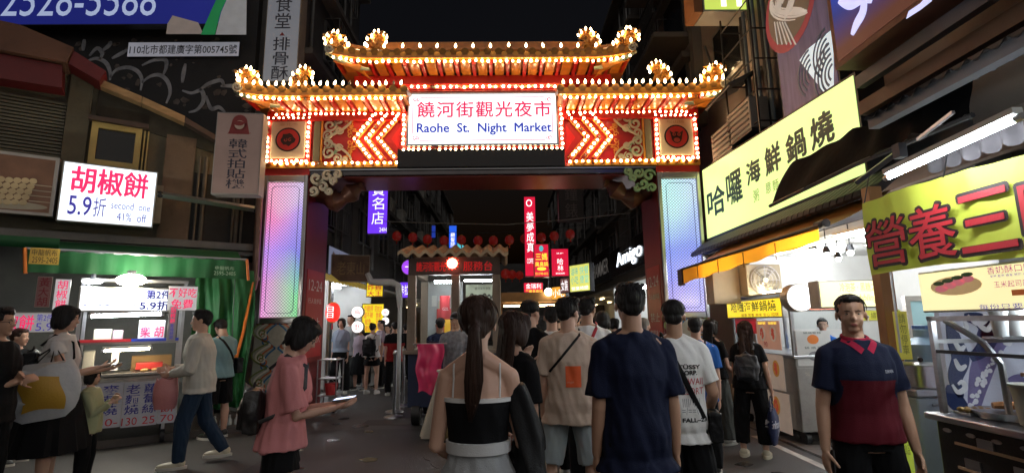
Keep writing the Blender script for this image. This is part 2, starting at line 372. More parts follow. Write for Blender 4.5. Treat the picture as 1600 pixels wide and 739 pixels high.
# wall body behind everything
MB().fb(G, -4.06, 4.48, -D, 4.06, 5.56, -.03).build('upper_wall', red_p, gate)
MB().fb(G, -1.62, 5.57, -D, 1.62, 6.5, -.04).build('upper_wall', red_p, gate)
MB().fb(G, -2.1, 6.26, -.3, 2.1, 6.44, .03).build('name_beam', navy_p, gate)
def meander(x0, x1, z, h, c=.02, nm='meander_strip'):
    mb = MB(); mb.fb(G, x0, z-h/2, -.03, x1, z+h/2, c-.006); mb.build('gold_strip', gold_p, gate)
    mb = MB(); n = max(1, int((x1-x0)/(h*1.5))); st = (x1-x0)/n
    for i in range(n): ribbon(mb, G, spiral(x0+st*(i+.5), z, h*.42, 1.2, 0, 1, 11), h*.09, c+.008)
    mb.build(nm, mat('maroon scroll', (.3, .04, .01), .5), gate, kind='stuff')
meander(-2.05, 2.05, 6.235, .06)
for s in (-1, 1):
    meander(*sorted((1.48*s, 4.06*s)), 5.59, .1, .05); meander(*sorted((1.62*s, 4.08*s)), 4.515, .11, .06)
    X = lambda v: v*s
    # emblem board
    a0, a1 = sorted((3.35*s, 3.99*s))
    MB().fb(G, a0, 4.66, -.02, a1, 5.38, .03).build('emblem_board', cream, gate, bev=.008)
    cx, cz = (a0+a1)/2, 5.02
    e = MB().disc(G, cx, cz, .235, .031, .036, 28); e.build('emblem_rim', black, gate)
    MB().disc(G, cx, cz, .205, .036, .041, 28).build('emblem_disc', mat('emblem red', (.5, .03, .03), .5), gate)
    e = MB(); bk = mat('emblem black', (.03, .012, .012), .5)
    if s > 0:      # an owl
        e.disc(G, cx, cz-.02, .1, .041, .044, 20, ry=.115)
        e.prism(G, [(cx-.13, cz+.12), (cx-.05, cz+.06), (cx, cz+.075), (cx+.05, cz+.06), (cx+.13, cz+.12), (cx+.1, cz-.02), (cx-.1, cz-.02)], .041, .044); e.build('emblem_figure', bk, gate)
        e = MB(); [e.disc(G, cx+q*.045, cz+.04, .034, .044, .047, 14) for q in (-1, 1)]; e.disc(G, cx, cz-.07, .06, .044, .047, 16, ry=.045); e.build('emblem_figure', mat('emblem rust', (.4, .06, .04), .5), gate)
        e = MB(); [e.disc(G, cx+q*.045, cz+.04, .014, .047, .05, 10) for q in (-1, 1)]; e.build('emblem_figure', bk, gate)
    else:
        e.prism(G, [(cx+(.13+.02*cos(k*2.5))*cos(k*2*pi/14), cz+(.12+.02*sin(k*3))*sin(k*2*pi/14)) for k in range(14)], .041, .044); e.build('emblem_figure', bk, gate)
        e = MB(); [ribbon(e, G, spiral(cx+q*.045, cz-.01, .04, 1., 1, q, 10), .008, .047) for q in (-1, 1)]; e.build('emblem_figure', mat('emblem rust', (.4, .06, .04), .5), gate)
    tx = text(G, cx-.17, 5.29, cx+.17, 5.35, '臺北市' if s < 0 else '松山區', mat('emblem ochre', (.45, .3, .2), .5), gate, c=.031)
    fr_ = MB()   # red frame round the emblem board
    for (p, q, r, t) in ((a0-.1, 4.575, a1+.1, 4.655), (a0-.1, 5.385, a1+.1, 5.5)): fr_.fb(G, p, q, -.02, r, t, .02)
    for (p, r) in ((a0-.1, a0-.005), (a1+.005, a1+.1)): fr_.fb(G, p, 4.656, -.02, r, 5.384, .02)
    fr_.build('emblem_frame', red_p, gate)
    i = .055
    bline(G, [(a0-i, 4.6), (a1+i, 4.6), (a1+i, 5.44), (a0-i, 5.44), (a0-i, 4.6)], .095, .045)
    # grey strip and arabesque panel
    p0, p1 = sorted((3.08*s, 3.2*s)); MB().fb(G, p0, 4.6, -.02, p1, 5.46, .012).build('grey_pilaster', mat('olive grey', (.16, .15, .1), .5), gate)
    p0, p1 = sorted((3.03*s, 3.06*s)); MB().fb(G, p0, 4.6, -.02, p1, 5.46, .03).build('gold_pilaster', gold_p, gate)
    mb, mg, mo = MB(), MB(), MB()
    for q in (-1, 1):
        for (dx, dz, r, a, d) in [(2.9, .27, .13, 1, 1), (2.74, .38, .09, 2, -1), (2.93, .08, .1, 4, 1), (2.72, .17, .075, 0, 1), (2.6, .4, .06, 3, 1)]:
            ribbon(mb, G, spiral(X(dx), 5.03+q*dz, r, 1.5, a, d*q*s, 20), .022, .02)
        ribbon(mb, G, [(X(3.0-.52*sin(t*pi*.5)), 5.03+q*(.43*(t))) for t in [i/14 for i in range(15)]], .022, .022)
        ribbon(mg, G, [(X(2.98-.22*sin(t*pi)), 5.03+q*(.02+.36*t)) for t in [i/12 for i in range(13)]], .03, .014)
        for j in range(5):
            ribbon(mo, G, spiral(X(2.52+.0*j), 5.03+q*(.06+.08*j), .055, 1.1, j*1.3, q, 12), .01, .018)
            ribbon(mo, G, [(X(2.62-.05*j+.06*sin(t*6)), 5.03+q*(.42-.06*t-.06*j)) for t in [i/9 for i in range(10)]], .008, .017)
    mb.build('arabesque', scroll_w, gate, kind='stuff'); mg.build('arabesque', scroll_g, gate, kind='stuff'); mo.build('arabesque', scroll_o, gate, kind='stuff')
    # chevrons with rows of bulbs
    for k, (ax, tx_) in enumerate([(2.42, 2.08), (2.2, 1.86), (1.98, 1.62)]):
        pl = [(X(tx_), 5.47), (X(ax), 5.03), (X(tx_), 4.6)]
        for (w_, c_, m_) in ((.05, .016, gold_p), (.036, .0175, dred_p)):
            mb = MB()
            for (a, b), (d, e) in zip(pl, pl[1:]):
                dx, dz = (e-b), (a-d); L = math.hypot(dx, dz); dx, dz = dx/L*w_, dz/L*w_
                mb.prism(G, [(a-dx, b-dz), (a+dx, b+dz), (d+dx, e+dz), (d-dx, e-dz)][::1], -.02, c_+.001*k)
            mb.build('chevron', m_, gate)
        bline(G, pl, .092, .05)
    mb = MB(); mb.prism(G, [(X(1.46), 5.45), (X(1.74), 5.03), (X(1.46), 4.62)], -.02, .0135); mb.build('red_wedge', mat('bright red paint', (.7, .02, .02), .4), gate)
    bline(G, [(X(1.62), 5.51), (X(4.0), 5.51)], .105, .05); bline(G, [(X(1.62), 4.545), (X(4.0), 4.545)], .12, .07)
# dark display box below the name plate, ornament band above it
MB().fb(G, -1.6, 4.44, -.3, 1.52, 4.79, .1).build('display_box', black, gate, bev=.01)
MB().fb(G, -1.52, 6.03, -.03, 1.52, 6.22, .0).build('ornament_board', mat('crimson board', (.5, .03, .04), .5), gate)
for m_, ph in ((scroll_w, 0), (scroll_g, 1), (scroll_o, 2)):
    mb = MB()
    for i in range(15): ribbon(mb, G, spiral(-1.35+i*.19+ph*.05, 6.125+.03*sin(i*2+ph), .075-.012*ph, 1.2, i+ph, (-1)**i, 14), .016, .008+.004*ph)
    mb.build('cloud_ornament', m_, gate, kind='stuff')
bline(G, [(-1.5, 6.045), (1.5, 6.045)], .125, .05)
# name plate
nr = (-1.44, 4.84, 1.42, 5.90)
MB().fb(G, -1.56, 4.795, -.05, 1.54, 5.97, .05).build('plate_surround', dred_p, gate, bev=.01)
MB().fb(G, *nr[:2], .05, *nr[2:], .12).build('plate_frame', steel, gate, bev=.01)
MB().fb(G, nr[0]+.04, nr[1]+.04, .1205, nr[2]-.04, nr[3]-.04, .125).build('name_plate', lit('plate light', (.86, .92, 1.), 1.25), gate)
rl = mat('plate red print', (.5, .03, .08), .5, emit=.75, ecol=(.6, .02, .1), bump=0); bl = mat('plate blue print', (.03, .06, .4), .5, emit=.5, ecol=(.03, .06, .5), bump=0)
text(G, nr[0]+.2, 5.40, nr[2]-.14, 5.71, '饒河街觀光夜市', rl, gate, c=.126, spacing=1.12, heavy=.005)
text(G, nr[0]+.2, 5.05, nr[2]-.14, 5.28, 'Raohe  St.  Night  Market', bl, gate, c=.126, heavy=.006)
mb = MB(); i0, i1, j0, j1 = nr[0]+.11, nr[2]-.11, nr[1]+.1, nr[3]-.1
for (a, b, c_, d) in ((i0+.14, j0, i1-.14, j0+.012), (i0+.14, j1-.012, i1-.14, j1), (i0, j0+.14, i0+.012, j1-.14), (i1-.012, j0+.14, i1, j1-.14)): mb.fb(G, a, b, .1255, c_, d, .127)
for qa, ca in ((1, i0+.05), (-1, i1-.05)):
    for cb in (j0+.05, j1-.05): ribbon(mb, G, spiral(ca, cb, .05, 1.3, 0, qa, 14), .008, .1268); ribbon(mb, G, spiral(ca+qa*.05, cb, .035, 1.2, 2, -qa, 12), .007, .1268)
mb.build('plate_border', rl, gate)
bline(G, [(-1.5, 4.79), (1.48, 4.79), (1.48, 5.95)], .1, .09); bline(G, [(-1.5, 4.9), (-1.5, 5.93)], .09, .09)
# ------------------------------------------------------------------ roofs
tube_me = None
_d = MB(); _d.prism(Fr((0, 0, 0)), [(-.06, .03), (-.05, -.03), (0, -.075), (.05, -.03), (.06, .03)], 0, .012); drip_me = _d.mesh('drip_tile', gold_p)
def roof(x0, x1, ze, zr, upl, upr, n_low, top_sp, e=.62, st=.205):
    global tube_me
    yc = -D/2                                     # ridge line (c coordinate)
    L = x1-x0
    def lift(x):
        q = 0
        if upl: q += upl*max(0, 1-(x-x0)/.9)**2
        if upr: q += upr*max(0, 1-(x1-x)/.9)**2
        return q
    for side in (1, -1):
        ec = yc + side*(e-yc)
        mb = MB(); mb.grid(lambda u, v: G.pt(x0+u*L, (ze-.02+lift(x0+u*L))*(1-v)+(zr-.05+lift(x0+u*L)*.6)*v, ec*(1-v)+yc*v), 24, 3)
        mb.build('tile_bed', tile_gl, gate)
        mb = MB(); mb.grid(lambda u, v: G.pt(x0+.03+u*(L-.06), ze-.1+lift(x0+u*L)+.0*v, ec*(1-v)+yc*v-side*.02), 24, 2)
        mb.build('soffit', mat('orange soffit', (.45, .15, .03), .45), gate)
    n = int(L/st)
    if tube_me is None:
        mb = MB(); mb.tube([(0, 0, 0), (0, 1, 0)], [.058, .05], 10); mb.tube([(0, -.015, 0), (0, .0, 0)], [.07, .07], 14)
        mb.tube([(0, -.022, 0), (0, -.016, 0)], [.045, .045], 12)
        tube_me = mb.mesh('roof_tile', tile_gl, smooth=True)
    for i in range(n+1):
        x = x0+.06+(L-.12)*i/n; zl = ze+lift(x)+.01; zt = zr+lift(x)*.6
        for side in ((1, -1) if i % 2 == 0 else (1,)):
            ec = yc+side*(e-yc); p0, p1 = G.pt(x, zl, ec), G.pt(x, zt, yc)
            d = p1-p0; R = d.to_track_quat('Y', 'Z').to_matrix()
            inst(tube_me, 'roof_tile', p0, gate, R, (1, d.length, 1))
    # eave board, drip tiles, rafters
    mb = MB(); m = 24
    for j in range(m):
        xa, xb = x0+L*j/m, x0+L*(j+1)/m; za, zb = ze+lift(xa), ze+lift(xb)
        mb.add([G.pt(xa, za-.05, e+.01), G.pt(xb, zb-.05, e+.01), G.pt(xb, zb-.11, e+.01), G.pt(xa, za-.11, e+.01), G.pt(xa, za-.11, e-.05), G.pt(xb, zb-.11, e-.05)], [(0, 3, 2, 1), (3, 4, 5, 2)])
    mb.build('eave_board', orange_gl, gate)
    for i in range(n):
        x = x0+.06+(L-.12)*(i+.5)/n; z = ze+lift(x)-.02; inst(drip_me, 'drip_tile', G.pt(x, z, e), gate)
    nr_ = max(2, int(L/.3))
    for i in range(nr_):
        x = x0+.15+(L-.3)*i/(nr_-1); z = ze+lift(x)
        MB().fb(G, x-.03, z-.19, 0, x+.03, z-.12, e-.08).build('rafter', red_p, gate)
        if i < nr_-1:
            xx = x+(L-.3)/(nr_-1)/2; MB().fb(G, xx-.085, z-.17, .05, xx+.085, z-.125, e-.06).build('soffit_block', orange_gl, gate)
    MB().fb(G, x0+.35*(upl > 0), ze-.34, -D+.1, x1-.35*(upr > 0), ze-.17, .06).build('roof_wall', red_p, gate)
    # ridge
    mb = MB(); mb.tube([G.pt(x0+L*j/20, zr+.04+lift(x0+L*j/20)*.9, yc) for j in range(21)], .09, 8, sq=1); mb.build('ridge', orange_gl, gate, smooth=True)
    MB().fb(G, x0+.4*(upl > 0), zr+.06, yc-.05, x1-.4*(upr > 0), zr+.24, yc+.05).build('ridge_board', orange_gl, gate, bev=.015)
    # scroll horns at upturned ends
    for up, xe, q in ((upl, x0, -1), (upr, x1, 1)):
        if not up: continue
        mb = MB(); pts = [G.pt(xe-q*.75*(1-t), ze-.24+.2*t*t+up*t*t*.8, e*.75+.1*t) for t in [i/10 for i in range(11)]]
        mb.tube(pts, [.03+.03*t/10 for t in range(11)], 8); mb.build('corner_beam', mat('pale green trim', (.35, .42, .3), .4), gate, smooth=True)
        mb = MB(); f2 = G.shift(0, 0, e+.02); ribbon(mb, f2, spiral(xe-q*.06, ze+up*.75-.02, .09, 1.6, 0, q, 20), .02, .03); mb.build('corner_scroll', scroll_w, gate)
        mb = MB()
        for k in range(4): mb.prism(f2, [(xe-q*(.1+.12*k), ze-.13), (xe-q*(.6+.05*k), ze-.3-.02*k), (xe-q*(.62), ze-.2)], -.1-.1*k, -.08-.1*k)
        mb.build('corner_fan', orange_gl, gate)
    m = int(L/.115); brow(G.pt(x0+.12, ze-.15, e-.03), G.pt(x1-.12, ze-.15, e-.03), m, 0, lambda t: V((0, 0, lift(x0+.12+(L-.24)*t))))
    m = int(L/top_sp); brow(G.pt(x0+.1, ze+.09, e+.06), G.pt(x1-.1, ze+.09, e+.06), m, 1, lambda t: V((0, 0, lift(x0+.1+(L-.2)*t))))
    return lift
zU = 6.44
roof(-2.82, 2.82, zU, zU+.62, .12, .12, 50, .3)
roof(-4.42, -1.34, 5.73, 6.02, .1, 0, 24, .13)
roof(1.36, 4.46, 5.73, 6.02, 0, .1, 24, .13)
# dragon finials
def dragon(name, x, z, c, s, flip):
    f = G.shift(x, z, c); q = -1 if flip else 1; P = lambda a, b, d=0: f.pt(a*s*q, b*s, d*s)
    mb = MB()
    body = [(-.32, .02), (-.2, .06), (-.08, .04), (.02, .1), (.0, .25), (-.1, .36), (-.05, .5), (.1, .52), (.2, .44), (.3, .42)]
    mb.tube([P(*p) for p in body], [s*r for r in (.05, .09, .11, .12, .11, .1, .1, .11, .1, .04)], 10)
    mb.tube([P(.15, .42), P(.24, .36), P(.3, .33)], [.05*s, .045*s, .02*s], 7)           # jaw
    for d in (-.06, .06): mb.tube([P(.06, .55, d), P(-.04, .68, d*1.6), P(-.14, .7, d*1.6)], [.03*s, .02*s, .006*s], 6)   # horns
    for k in range(6):
        a, b = body[k+1]; mb.prism(f, [((a-.05)*s*q, (b+.05)*s), ((a-.2-.02*k)*s*q, (b+.12)*s), ((a-.04)*s*q, (b+.14)*s)][::q], -.02*s, .02*s)
    for k, (a, b, r) in enumerate(((-.28, .22, .12), (.16, .62, .07), (-.02, .58, .08), (.1, .2, .1), (-.14, .12, .1), (.3, .5, .05))): ribbon(mb, f.shift(0, 0, .03+.012*k), [(x*1., z) for x, z in spiral(a*s*q, b*s, r*s, 1.4, k*1.1, (-1)**k, 12)], .022*s, .05)
    for d in (-.1, .1): mb.tube([P(.0, .18, d), P(.12, .08, d*1.6), P(.2, .0, d*1.6)], [.045*s, .035*s, .03*s], 6)
    mb.tube([P(-.32, .02), P(-.42, .16), P(-.36, .34), P(-.26, .36)], [.06*s, .05*s, .035*s, .01*s], 7)                 # tail
    mb.build('dragon_finial', mat('amber dragon glaze', (.72, .3, .05), .3, var=.35, scale=14, bump=.5, bscale=40, coat=.4), gate, smooth=True)
    for a, b in ((-.45, .2), (-.36, .4), (-.2, .5), (-.1, .66), (.06, .68), (.22, .58), (.33, .46), (.3, .28)): BULBS.append((P(a, b, .1), 1))
for x, z, c, s, fl in ((-2.74, 6.57, .4, .56, True), (-2.05, 6.82, .0, .56, False), (2.05, 6.85, .0, .56, True), (2.76, 6.62, .4, .56, False),
                       (-4.3, 5.86, .4, .56, True), (-3.4, 6.05, .1, .54, False), (3.36, 6.12, .1, .54, True), (4.32, 5.9, .4, .56, False)):
    dragon('dragon_finial', x, z, c, s, fl)
# bulbs: the 300 that show largest are parts, the rest one part
bm0 = MB().sph((0, 0, 0), .0225, 8, 6).mesh('bulb', bulb_m, smooth=True)
bmb = MB(); bmb.tube([(0, 0, -.03), (0, 0, -.01), (0, 0, .02), (0, 0, .055)], [.011, .023, .02, .003], 8)
bm1 = bmb.mesh('bulb', bulb_m, smooth=True)
random.shuffle(BULBS)
BULBS.sort(key=lambda b: (b[1] == 0))
rest = MB(); dead = MB(); deadm = mat('dead bulb glass', (.25, .2, .15), .2)
dm0 = bm0.copy(); dm0.materials[0] = deadm; dm1 = bm1.copy(); dm1.materials[0] = deadm
for i, (p, k) in enumerate(BULBS):
    p = V(p)+V((random.gauss(0, .006), 0, random.gauss(0, .006)))
    if i < 300:
        if random.random() < .035: tag(inst(dm1 if k else dm0, 'bulb', p, gate), 'dead unlit bulb')
        else: inst(bm1 if k else bm0, 'bulb', p, gate, Matrix.Rotation(random.gauss(0, .15), 3, 'Y'))
    elif random.random() < .03: dead.sph(p, .0245, 7, 5)
    elif k: rest.tube([p+V((0, 0, z)) for z in (-.03, -.01, .02, .06)], [.012, .026, .024, .003], 8)
    else: rest.sph(p, .027, 7, 5)
dead.build('dead_bulbs', deadm, gate, smooth=True, kind='stuff'); rest.build('bulb_rows', bulb_m, gate, smooth=True, kind='stuff')
print('bulbs', len(BULBS))
# ------------------------------------------------------------------ ground
def flat(x0, y0, x1, y1, z, nx=6, ny=8):
    mb = MB(); mb.grid(lambda u, v: V((x0+(x1-x0)*u, y0+(y1-y0)*v, z)), nx, ny); return mb
struct('ground', flat(-60, -20, 60, 160, 0, 12, 16), asphalt)
pave = mat('worn paving', (.085, .07, .062), .55, var=.3, scale=2.5, bump=.4, bscale=40, dirt=.35)
rp = MB(); rp.fb(Fr((3.6, .8, 0)), 0, .001, -9.6, 2.1, .006, 0); rp = rp.build('right_pavement', mat('grout', (.03, .028, .026), .8), kind='structure')
slab = MB().box((0, 0, .009), (.398, .398, .014)).mesh('paving_slab', pave)
for j in range(23):
    for i in range(5): inst(slab, 'paving_slab', (3.82+i*.41, 1.0+j*.41, .002*((i*7+j*3) % 3)), rp, Matrix.Rotation(.01*((i*5+j) % 3-1), 3, 'X'))
mb = MB(); ptsL = [(3.36, 7.4), (3.46, 7.4), (3.46, 2.2), (3.36, 2.2)]
mb.poly([V((x, y, .004)) for x, y in ptsL[::-1]]); struct('road_line', mb, mat('worn road paint', (.42, .4, .36), .6, var=.3, scale=9, dirt=.5))
struct('asphalt_patch', flat(-2.9, 4.6, .6, 8.3, .004), mat('asphalt patch', (.028, .028, .03), .5, var=.3, scale=3, bump=.4, bscale=70, dirt=.2))
struct('left_pavement', MB().fb(Fr((-4.6, 9.67, 0), 34), -6, .0, 0, .4, .1, 1.5), pave)
# a round manhole cover
mh = MB(); mh.tube([(-.6, 5.7, .001), (-.6, 5.7, .012)], .33, 28); mh.tube([(-.6, 5.7, .012), (-.6, 5.7, .015)], .27, 28)
mh.build('manhole_cover', dgrey, kind='structure')

struct('trench_repair', flat(-2.3, 8.6, 2.6, 9.1, .004, 10, 2), mat('trench asphalt', (.07, .066, .062), .7, var=.35, scale=5, bump=.6, bscale=60, dirt=.3))
struct('trench_repair', flat(.75, 1.2, 1.35, 16, .0045, 2, 30), mat('trench asphalt', (.07, .066, .062)))
dg = MB()
for k in range(14): dg.fb(Fr((3.05, 3.4+k*.06, 0)), 0, .002, -.03, .3, .012, 0)
dg.build('drain_grate', dgrey, kind='structure')
random.seed(21)
for i, (x, y) in enumerate(((-1.6, 5.3), (1.9, 6.2), (-2.7, 7.0), (2.5, 5.0), (-.9, 9.7), (-3.1, 5.6), (2.2, 8.2))):
    mb = MB(); w_ = .05+.03*(i % 3); R = Matrix.Rotation(i*1.3, 3, 'Z'); mb.grid(lambda u, v: V((x, y, .006))+R @ V(((u-.5)*w_*2, (v-.5)*w_*1.4, .012*noise.noise(V((u*4+i, v*4, 1)))+.008)), 5, 4)
    tag(mb.build('litter', mat('dirty paper', (.4, .37, .32), .8, var=.2), smooth=False), ['crumpled receipt', 'torn napkin', 'flattened paper wrapper', 'scrap of white paper', 'folded flyer scrap', 'dirty tissue', 'small paper scrap'][i]+' lying on the dark asphalt', 'litter')

random.seed(31); ck = MB(); F0 = Fr((0, 0, 0)); F0.v = V((0, 1, 0)); F0.n = V((0, 0, 1))
for i in range(16):
    x, y = random.uniform(-3.2, 3), random.uniform(3.2, 9.5); a = random.uniform(0, pi); pts = [(x, y)]
    for k in range(9): a += random.uniform(-.6, .6); x += .11*cos(a); y += .11*sin(a); pts.append((x, y))
    ribbon(ck, F0, pts, random.uniform(.006, .014), .0062)
struct('asphalt_cracks', ck, mat('crack tar', (.012, .012, .012), .35))
sn = MB()
for i in range(26):
    x, y, r = random.uniform(-3.2, 3.2), random.uniform(3, 10), random.uniform(.03, .16); sn.prism(F0, [(x+r*random.uniform(.6, 1.1)*cos(k*pi/5), y+r*random.uniform(.6, 1.1)*sin(k*pi/5)) for k in range(10)], .0, .0068+.0001*i)
struct('oil_stains', sn, mat('oily stain', (.022, .02, .019), .25))
# ------------------------------------------------------------------ left corner
D = Fr((-4.6, 9.67, 0), 34); DC = D.shift(0, 0, 1.66)
tubeW = mat('fluorescent tube', (1, 1, 1), .3, emit=68, ecol=(.86, .94, 1), var=0, bump=0)
tubeY = mat('warm fluorescent tube', (1, 1, 1), .3, emit=50, ecol=(1, .84, .55), var=0, bump=0)
def ptext(fr, s, r, m, parent, **k):
    a0, b0, a1, b1 = rect(fr, r); return text(fr, a0, b0, a1, b1, s, m, parent, **k)
def lamp_tube(p0, p1, label, m=None, r=.014, name='fluorescent_tube', holder=True, group=None):
    p0, p1 = V(p0), V(p1); t = thing(name, (p0+p1)/2, label, 'lamp', group)
    d = (p1-p0).normalized()
    MB().tube([p0+d*.02, p1-d*.02], r, 8).build('tube', m or tubeW, t, smooth=True)
    for q in (p0, p1): MB().tube([q-d*.015, q+d*.02], r*1.15, 8).build('end_cap', steel, t)
    if holder:
        c = (p0+p1)/2+V((0, 0, r+.02)); yaw = math.atan2(d.y, d.x)
        R = Matrix.Rotation(yaw, 3, 'Z') @ Matrix.Rotation(-math.asin(d.z), 3, 'Y')
        MB().box(c, ((p1-p0).length, .05, .03), R).build('housing', mat('white housing', (.6, .6, .58), .4), t)
    return t
olive = mat('olive stained plaster', (.135, .115, .075), .85, var=.25, scale=2.5, bump=.5, bscale=25, dirt=.45)
olive2 = mat('olive corrugated sheet', (.15, .135, .095), .6, .2, var=.2, scale=3, dirt=.35)
b = thing('corner_shophouse', D.pt(-3, 0, -2), 'low olive plastered shophouse with yellow framed window and sloping roof', 'building')
P = lambda px, py, c=0: D.at(px, py, c)
roofline = [(-8, 7.3), P(0, 100), P(100, 112), P(155, 128), P(290, 190), P(345, 222), (-.02, 4.6)]
poly = [(-8, 2.95)]+roofline+[(-.02, 2.95)]
MB().prism(D, poly, -1.0, -.02).build('wall', olive, b)
MB().fb(D, -8, .1, -1.2, -.02, 2.94, -.7).build('ground_floor_wall', mat('dark tile wall', (.1, .1, .09), .6, var=.3, dirt=.4), b)  # even dark grey tile tone with random dirt
# corrugated cladding at the far left: horizontal ribs
mb = MB(); a0, _ = P(0, 200); a1, _ = P(100, 200); z = P(50, 248)[1]; zt = P(60, 155)[1]
k = 0
while z < zt: mb.fb(D, a0-2.5, z, -.02, a1, z+.035, .03); z += .055
mb.build('cladding', olive2, b, kind='stuff')
MB().fb(D, a1+.01, 3.1, -.02, a1+.3, P(115, 118)[1], .05).build('pilaster', olive, b)
rr = mat('faded red fascia', (.15, .012, .014), .5, var=.3, dirt=.4)
mb = MB(); mb.prism(D, [(a0-2.5, P(0, 146)[1]), P(102, 152), P(102, 118), (a0-2.5, P(0, 105)[1])], .05, .4); mb.build('red_fascia', rr, b)
mb = MB(); mb.prism(D, [(a0-2.5, P(0, 104)[1]), P(110, 117), P(120, 95), P(40, 62), (a0-2.5, P(0, 60)[1])], -.1, .5); mb.build('rusty_roof', mat('rusty roof sheet', (.16, .07, .04), .7, var=.5, scale=3, dirt=.4), b)
mb = MB(); mb.prism(D, [P(112, 117), P(158, 143), P(168, 128), P(120, 98)], .0, .45); mb.build('roof_flashing', rr, b)
tm = mat('weathered timber', (.4, .25, .12), .7, var=.35, scale=5, bump=.4, stretch=(1, 1, 3))
for (x0, y0, x1, y1) in ((155, 130, 222, 158), (223, 158.5, 288, 188)):
    mb = MB(); p, q = P(x0, y0), P(x1, y1); mb.prism(D, [p, q, (q[0], q[1]-.12), (p[0], p[1]-.12)], -.05, .22); mb.build('eave_board', tm, b)
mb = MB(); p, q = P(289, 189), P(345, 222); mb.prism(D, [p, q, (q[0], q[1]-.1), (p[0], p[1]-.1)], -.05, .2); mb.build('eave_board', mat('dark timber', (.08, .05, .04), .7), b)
mb = MB(); mb.prism(D, [P(156, 131), P(345, 222), (P(345, 222)[0], P(345, 222)[1]-.25), (P(156, 131)[0], P(156, 131)[1]-.55)], -.02, .02); mb.build('painted_eave_shade', mat('eave shade tone', (.045, .04, .03), .9, var=.4), b)  # dark strip painted where the eave would shade the wall
w0, wz0, w1, wz1 = rect(D, (140, 197, 220, 262))
wf = MB(); yl = mat('mustard window paint', (.55, .4, .13), .5, var=.2, dirt=.3)
fr_ = .085
for q in ((w0, wz0, w0+fr_, wz1), (w1-fr_, wz0, w1, wz1), (w0+fr_, wz1-fr_, w1-fr_, wz1), (w0+fr_, wz0, w1-fr_, wz0+fr_)): wf.fb(D, q[0], q[1], -.02, q[2], q[3], .07)
wf = wf.build('window_frame', yl, b)
MB().fb(D, w0+.085, wz0+.085, -.01, w1-.085, wz1-.085, .01).build('pane', mat('dark window', (.012, .012, .012), .15), wf)
MB().fb(D, w0-.05, wz1+.01, -.02, w1+.08, wz1+.08, .14).build('window_hood', mat('dark timber', (.08, .05, .04), .7), b)
for q in (0, 1): MB().fb(D, w1+.03+q*.05, wz0-.1, -.02, w1+.05+q*.05, wz1-.02, .05).build('conduit', yl, b)
# dark bay to the right: recess shade painted as a flat dark panel, with pipes
MB().fb(D, P(252, 300)[0], 3.05, -.015, P(300, 300)[0], P(250, 200)[1]-.1, .03).build('stained_pier', mat('rust stained plaster', (.16, .11, .075), .85, var=.4, scale=3, dirt=.5), b)
MB().fb(D, P(300, 300)[0]+.01, 3.06, -.015, -.08, 4.3, .012).build('recess_shade_panel', mat('recess shade wall', (.035, .032, .03), .9, var=.4, dirt=.5), b)
for i, px in enumerate((308, 318, 366, 372, 380)):
    a = P(px, 300)[0]; MB().tube([D.pt(a, 3.06, .05), D.pt(a, 4.6, .05)], .02+.012*(i % 2), 7).build('wall_pipe', mat('old pipe', (.12, .1, .08), .6, .2, var=.4), b, smooth=True)
# horizontal beam along the shopfront
b2 = thing('awning_beam', D.pt(-2, 2.9, .1), 'grimy metal channel running along the shopfront above green awning', 'beam')
p, q = P(0, 345)[1], P(0, 368)[1]
MB().fb(D, -7, 2.93, 0, .02, 3.06, .16).build('beam', mat('grimy grey steel', (.2, .18, .16), .5, .4, var=.3, dirt=.5), b2, bev=.01)
MB().fb(D, -7, 2.86, 0.01, .02, 2.92, .1).build('beam_lip', mat('grimy grey steel', (.2, .18, .16)), b2)
# second channel strut from the pepper bun sign to the gate
s_ = thing('strut', D.pt(-.8, 3.5, .5), 'galvanised perforated channel arm reaching from bun sign to gate pillar', 'strut')
pa, pb = D.pt(*P(245, 303, .3), .3), D.pt(*P(405, 328, .35), .35)
mb = MB(); mb.tube([pa, pb], .055, 4, up=(0, 0, 1)); mb.build('channel', steel, s_)
for t in (.03, .97): MB().sph(pa.lerp(pb, t), .06, 8, 6).build('bracket_bolt', dgrey, s_)
# green awning
grn = mat('green tarpaulin', (.01, .1, .03), .65, var=.3, scale=2, bump=.3, bscale=6)
org = mat('orange piping', (.75, .2, .03), .5)
aw = thing('green_awning', D.pt(-2, 2.3, .9), 'long green tarpaulin awning with orange edging over bun stall', 'awning')
C1 = 1.3
A = D.shift(0, 0, C1)
zl, zr_ = A.at(40, 398)[1], A.at(370, 432)[1]; al, ar = A.at(38, 400)[0], A.at(383, 440)[0]
mb = MB(); mb.grid(lambda u, v: D.pt(al+(ar-al)*u, (2.9)*(1-v)+(2.62)*v-.05*sin(pi*v)-.02*sin(u*22)*v, .17+(C1-.17)*v), 30, 6); mb.build('canopy', grn, aw, smooth=True)
mb = MB(); mb.grid(lambda u, v: D.pt(al+(ar-al)*u, 2.62-.3*v, C1+.02+.02*sin(u*34)*v+.01*sin(u*80)), 60, 3); mb.build('valance', grn, aw, smooth=True)
for a in (al, ar): MB().tube([D.pt(a, 2.64, C1+.03), D.pt(a+.04, 2.3, C1+.035)], .022, 6).build('edge_piping', org, aw)
MB().tube([D.pt(al, 2.63, C1), D.pt(ar, 2.63, C1)], .025, 8).build('front_rail', steel, aw)
f = D.shift(0, 0, C1+.045)
q = rect(f, (46, 388, 93, 413)); MB().fb(f, q[0], q[1], 0, q[2], q[3], .006).build('maker_label', mat('amber label', (.55, .35, .06), .5), aw)
dk = mat('dark print', (.04, .03, .02), .6)
ptext(f, '申龍帆布', (50, 390, 90, 400), dk, aw, c=.008); ptext(f, '2595-2405', (50, 402, 90, 411), dk, aw, c=.008)
pg = mat('pale green print', (.4, .55, .4), .6)
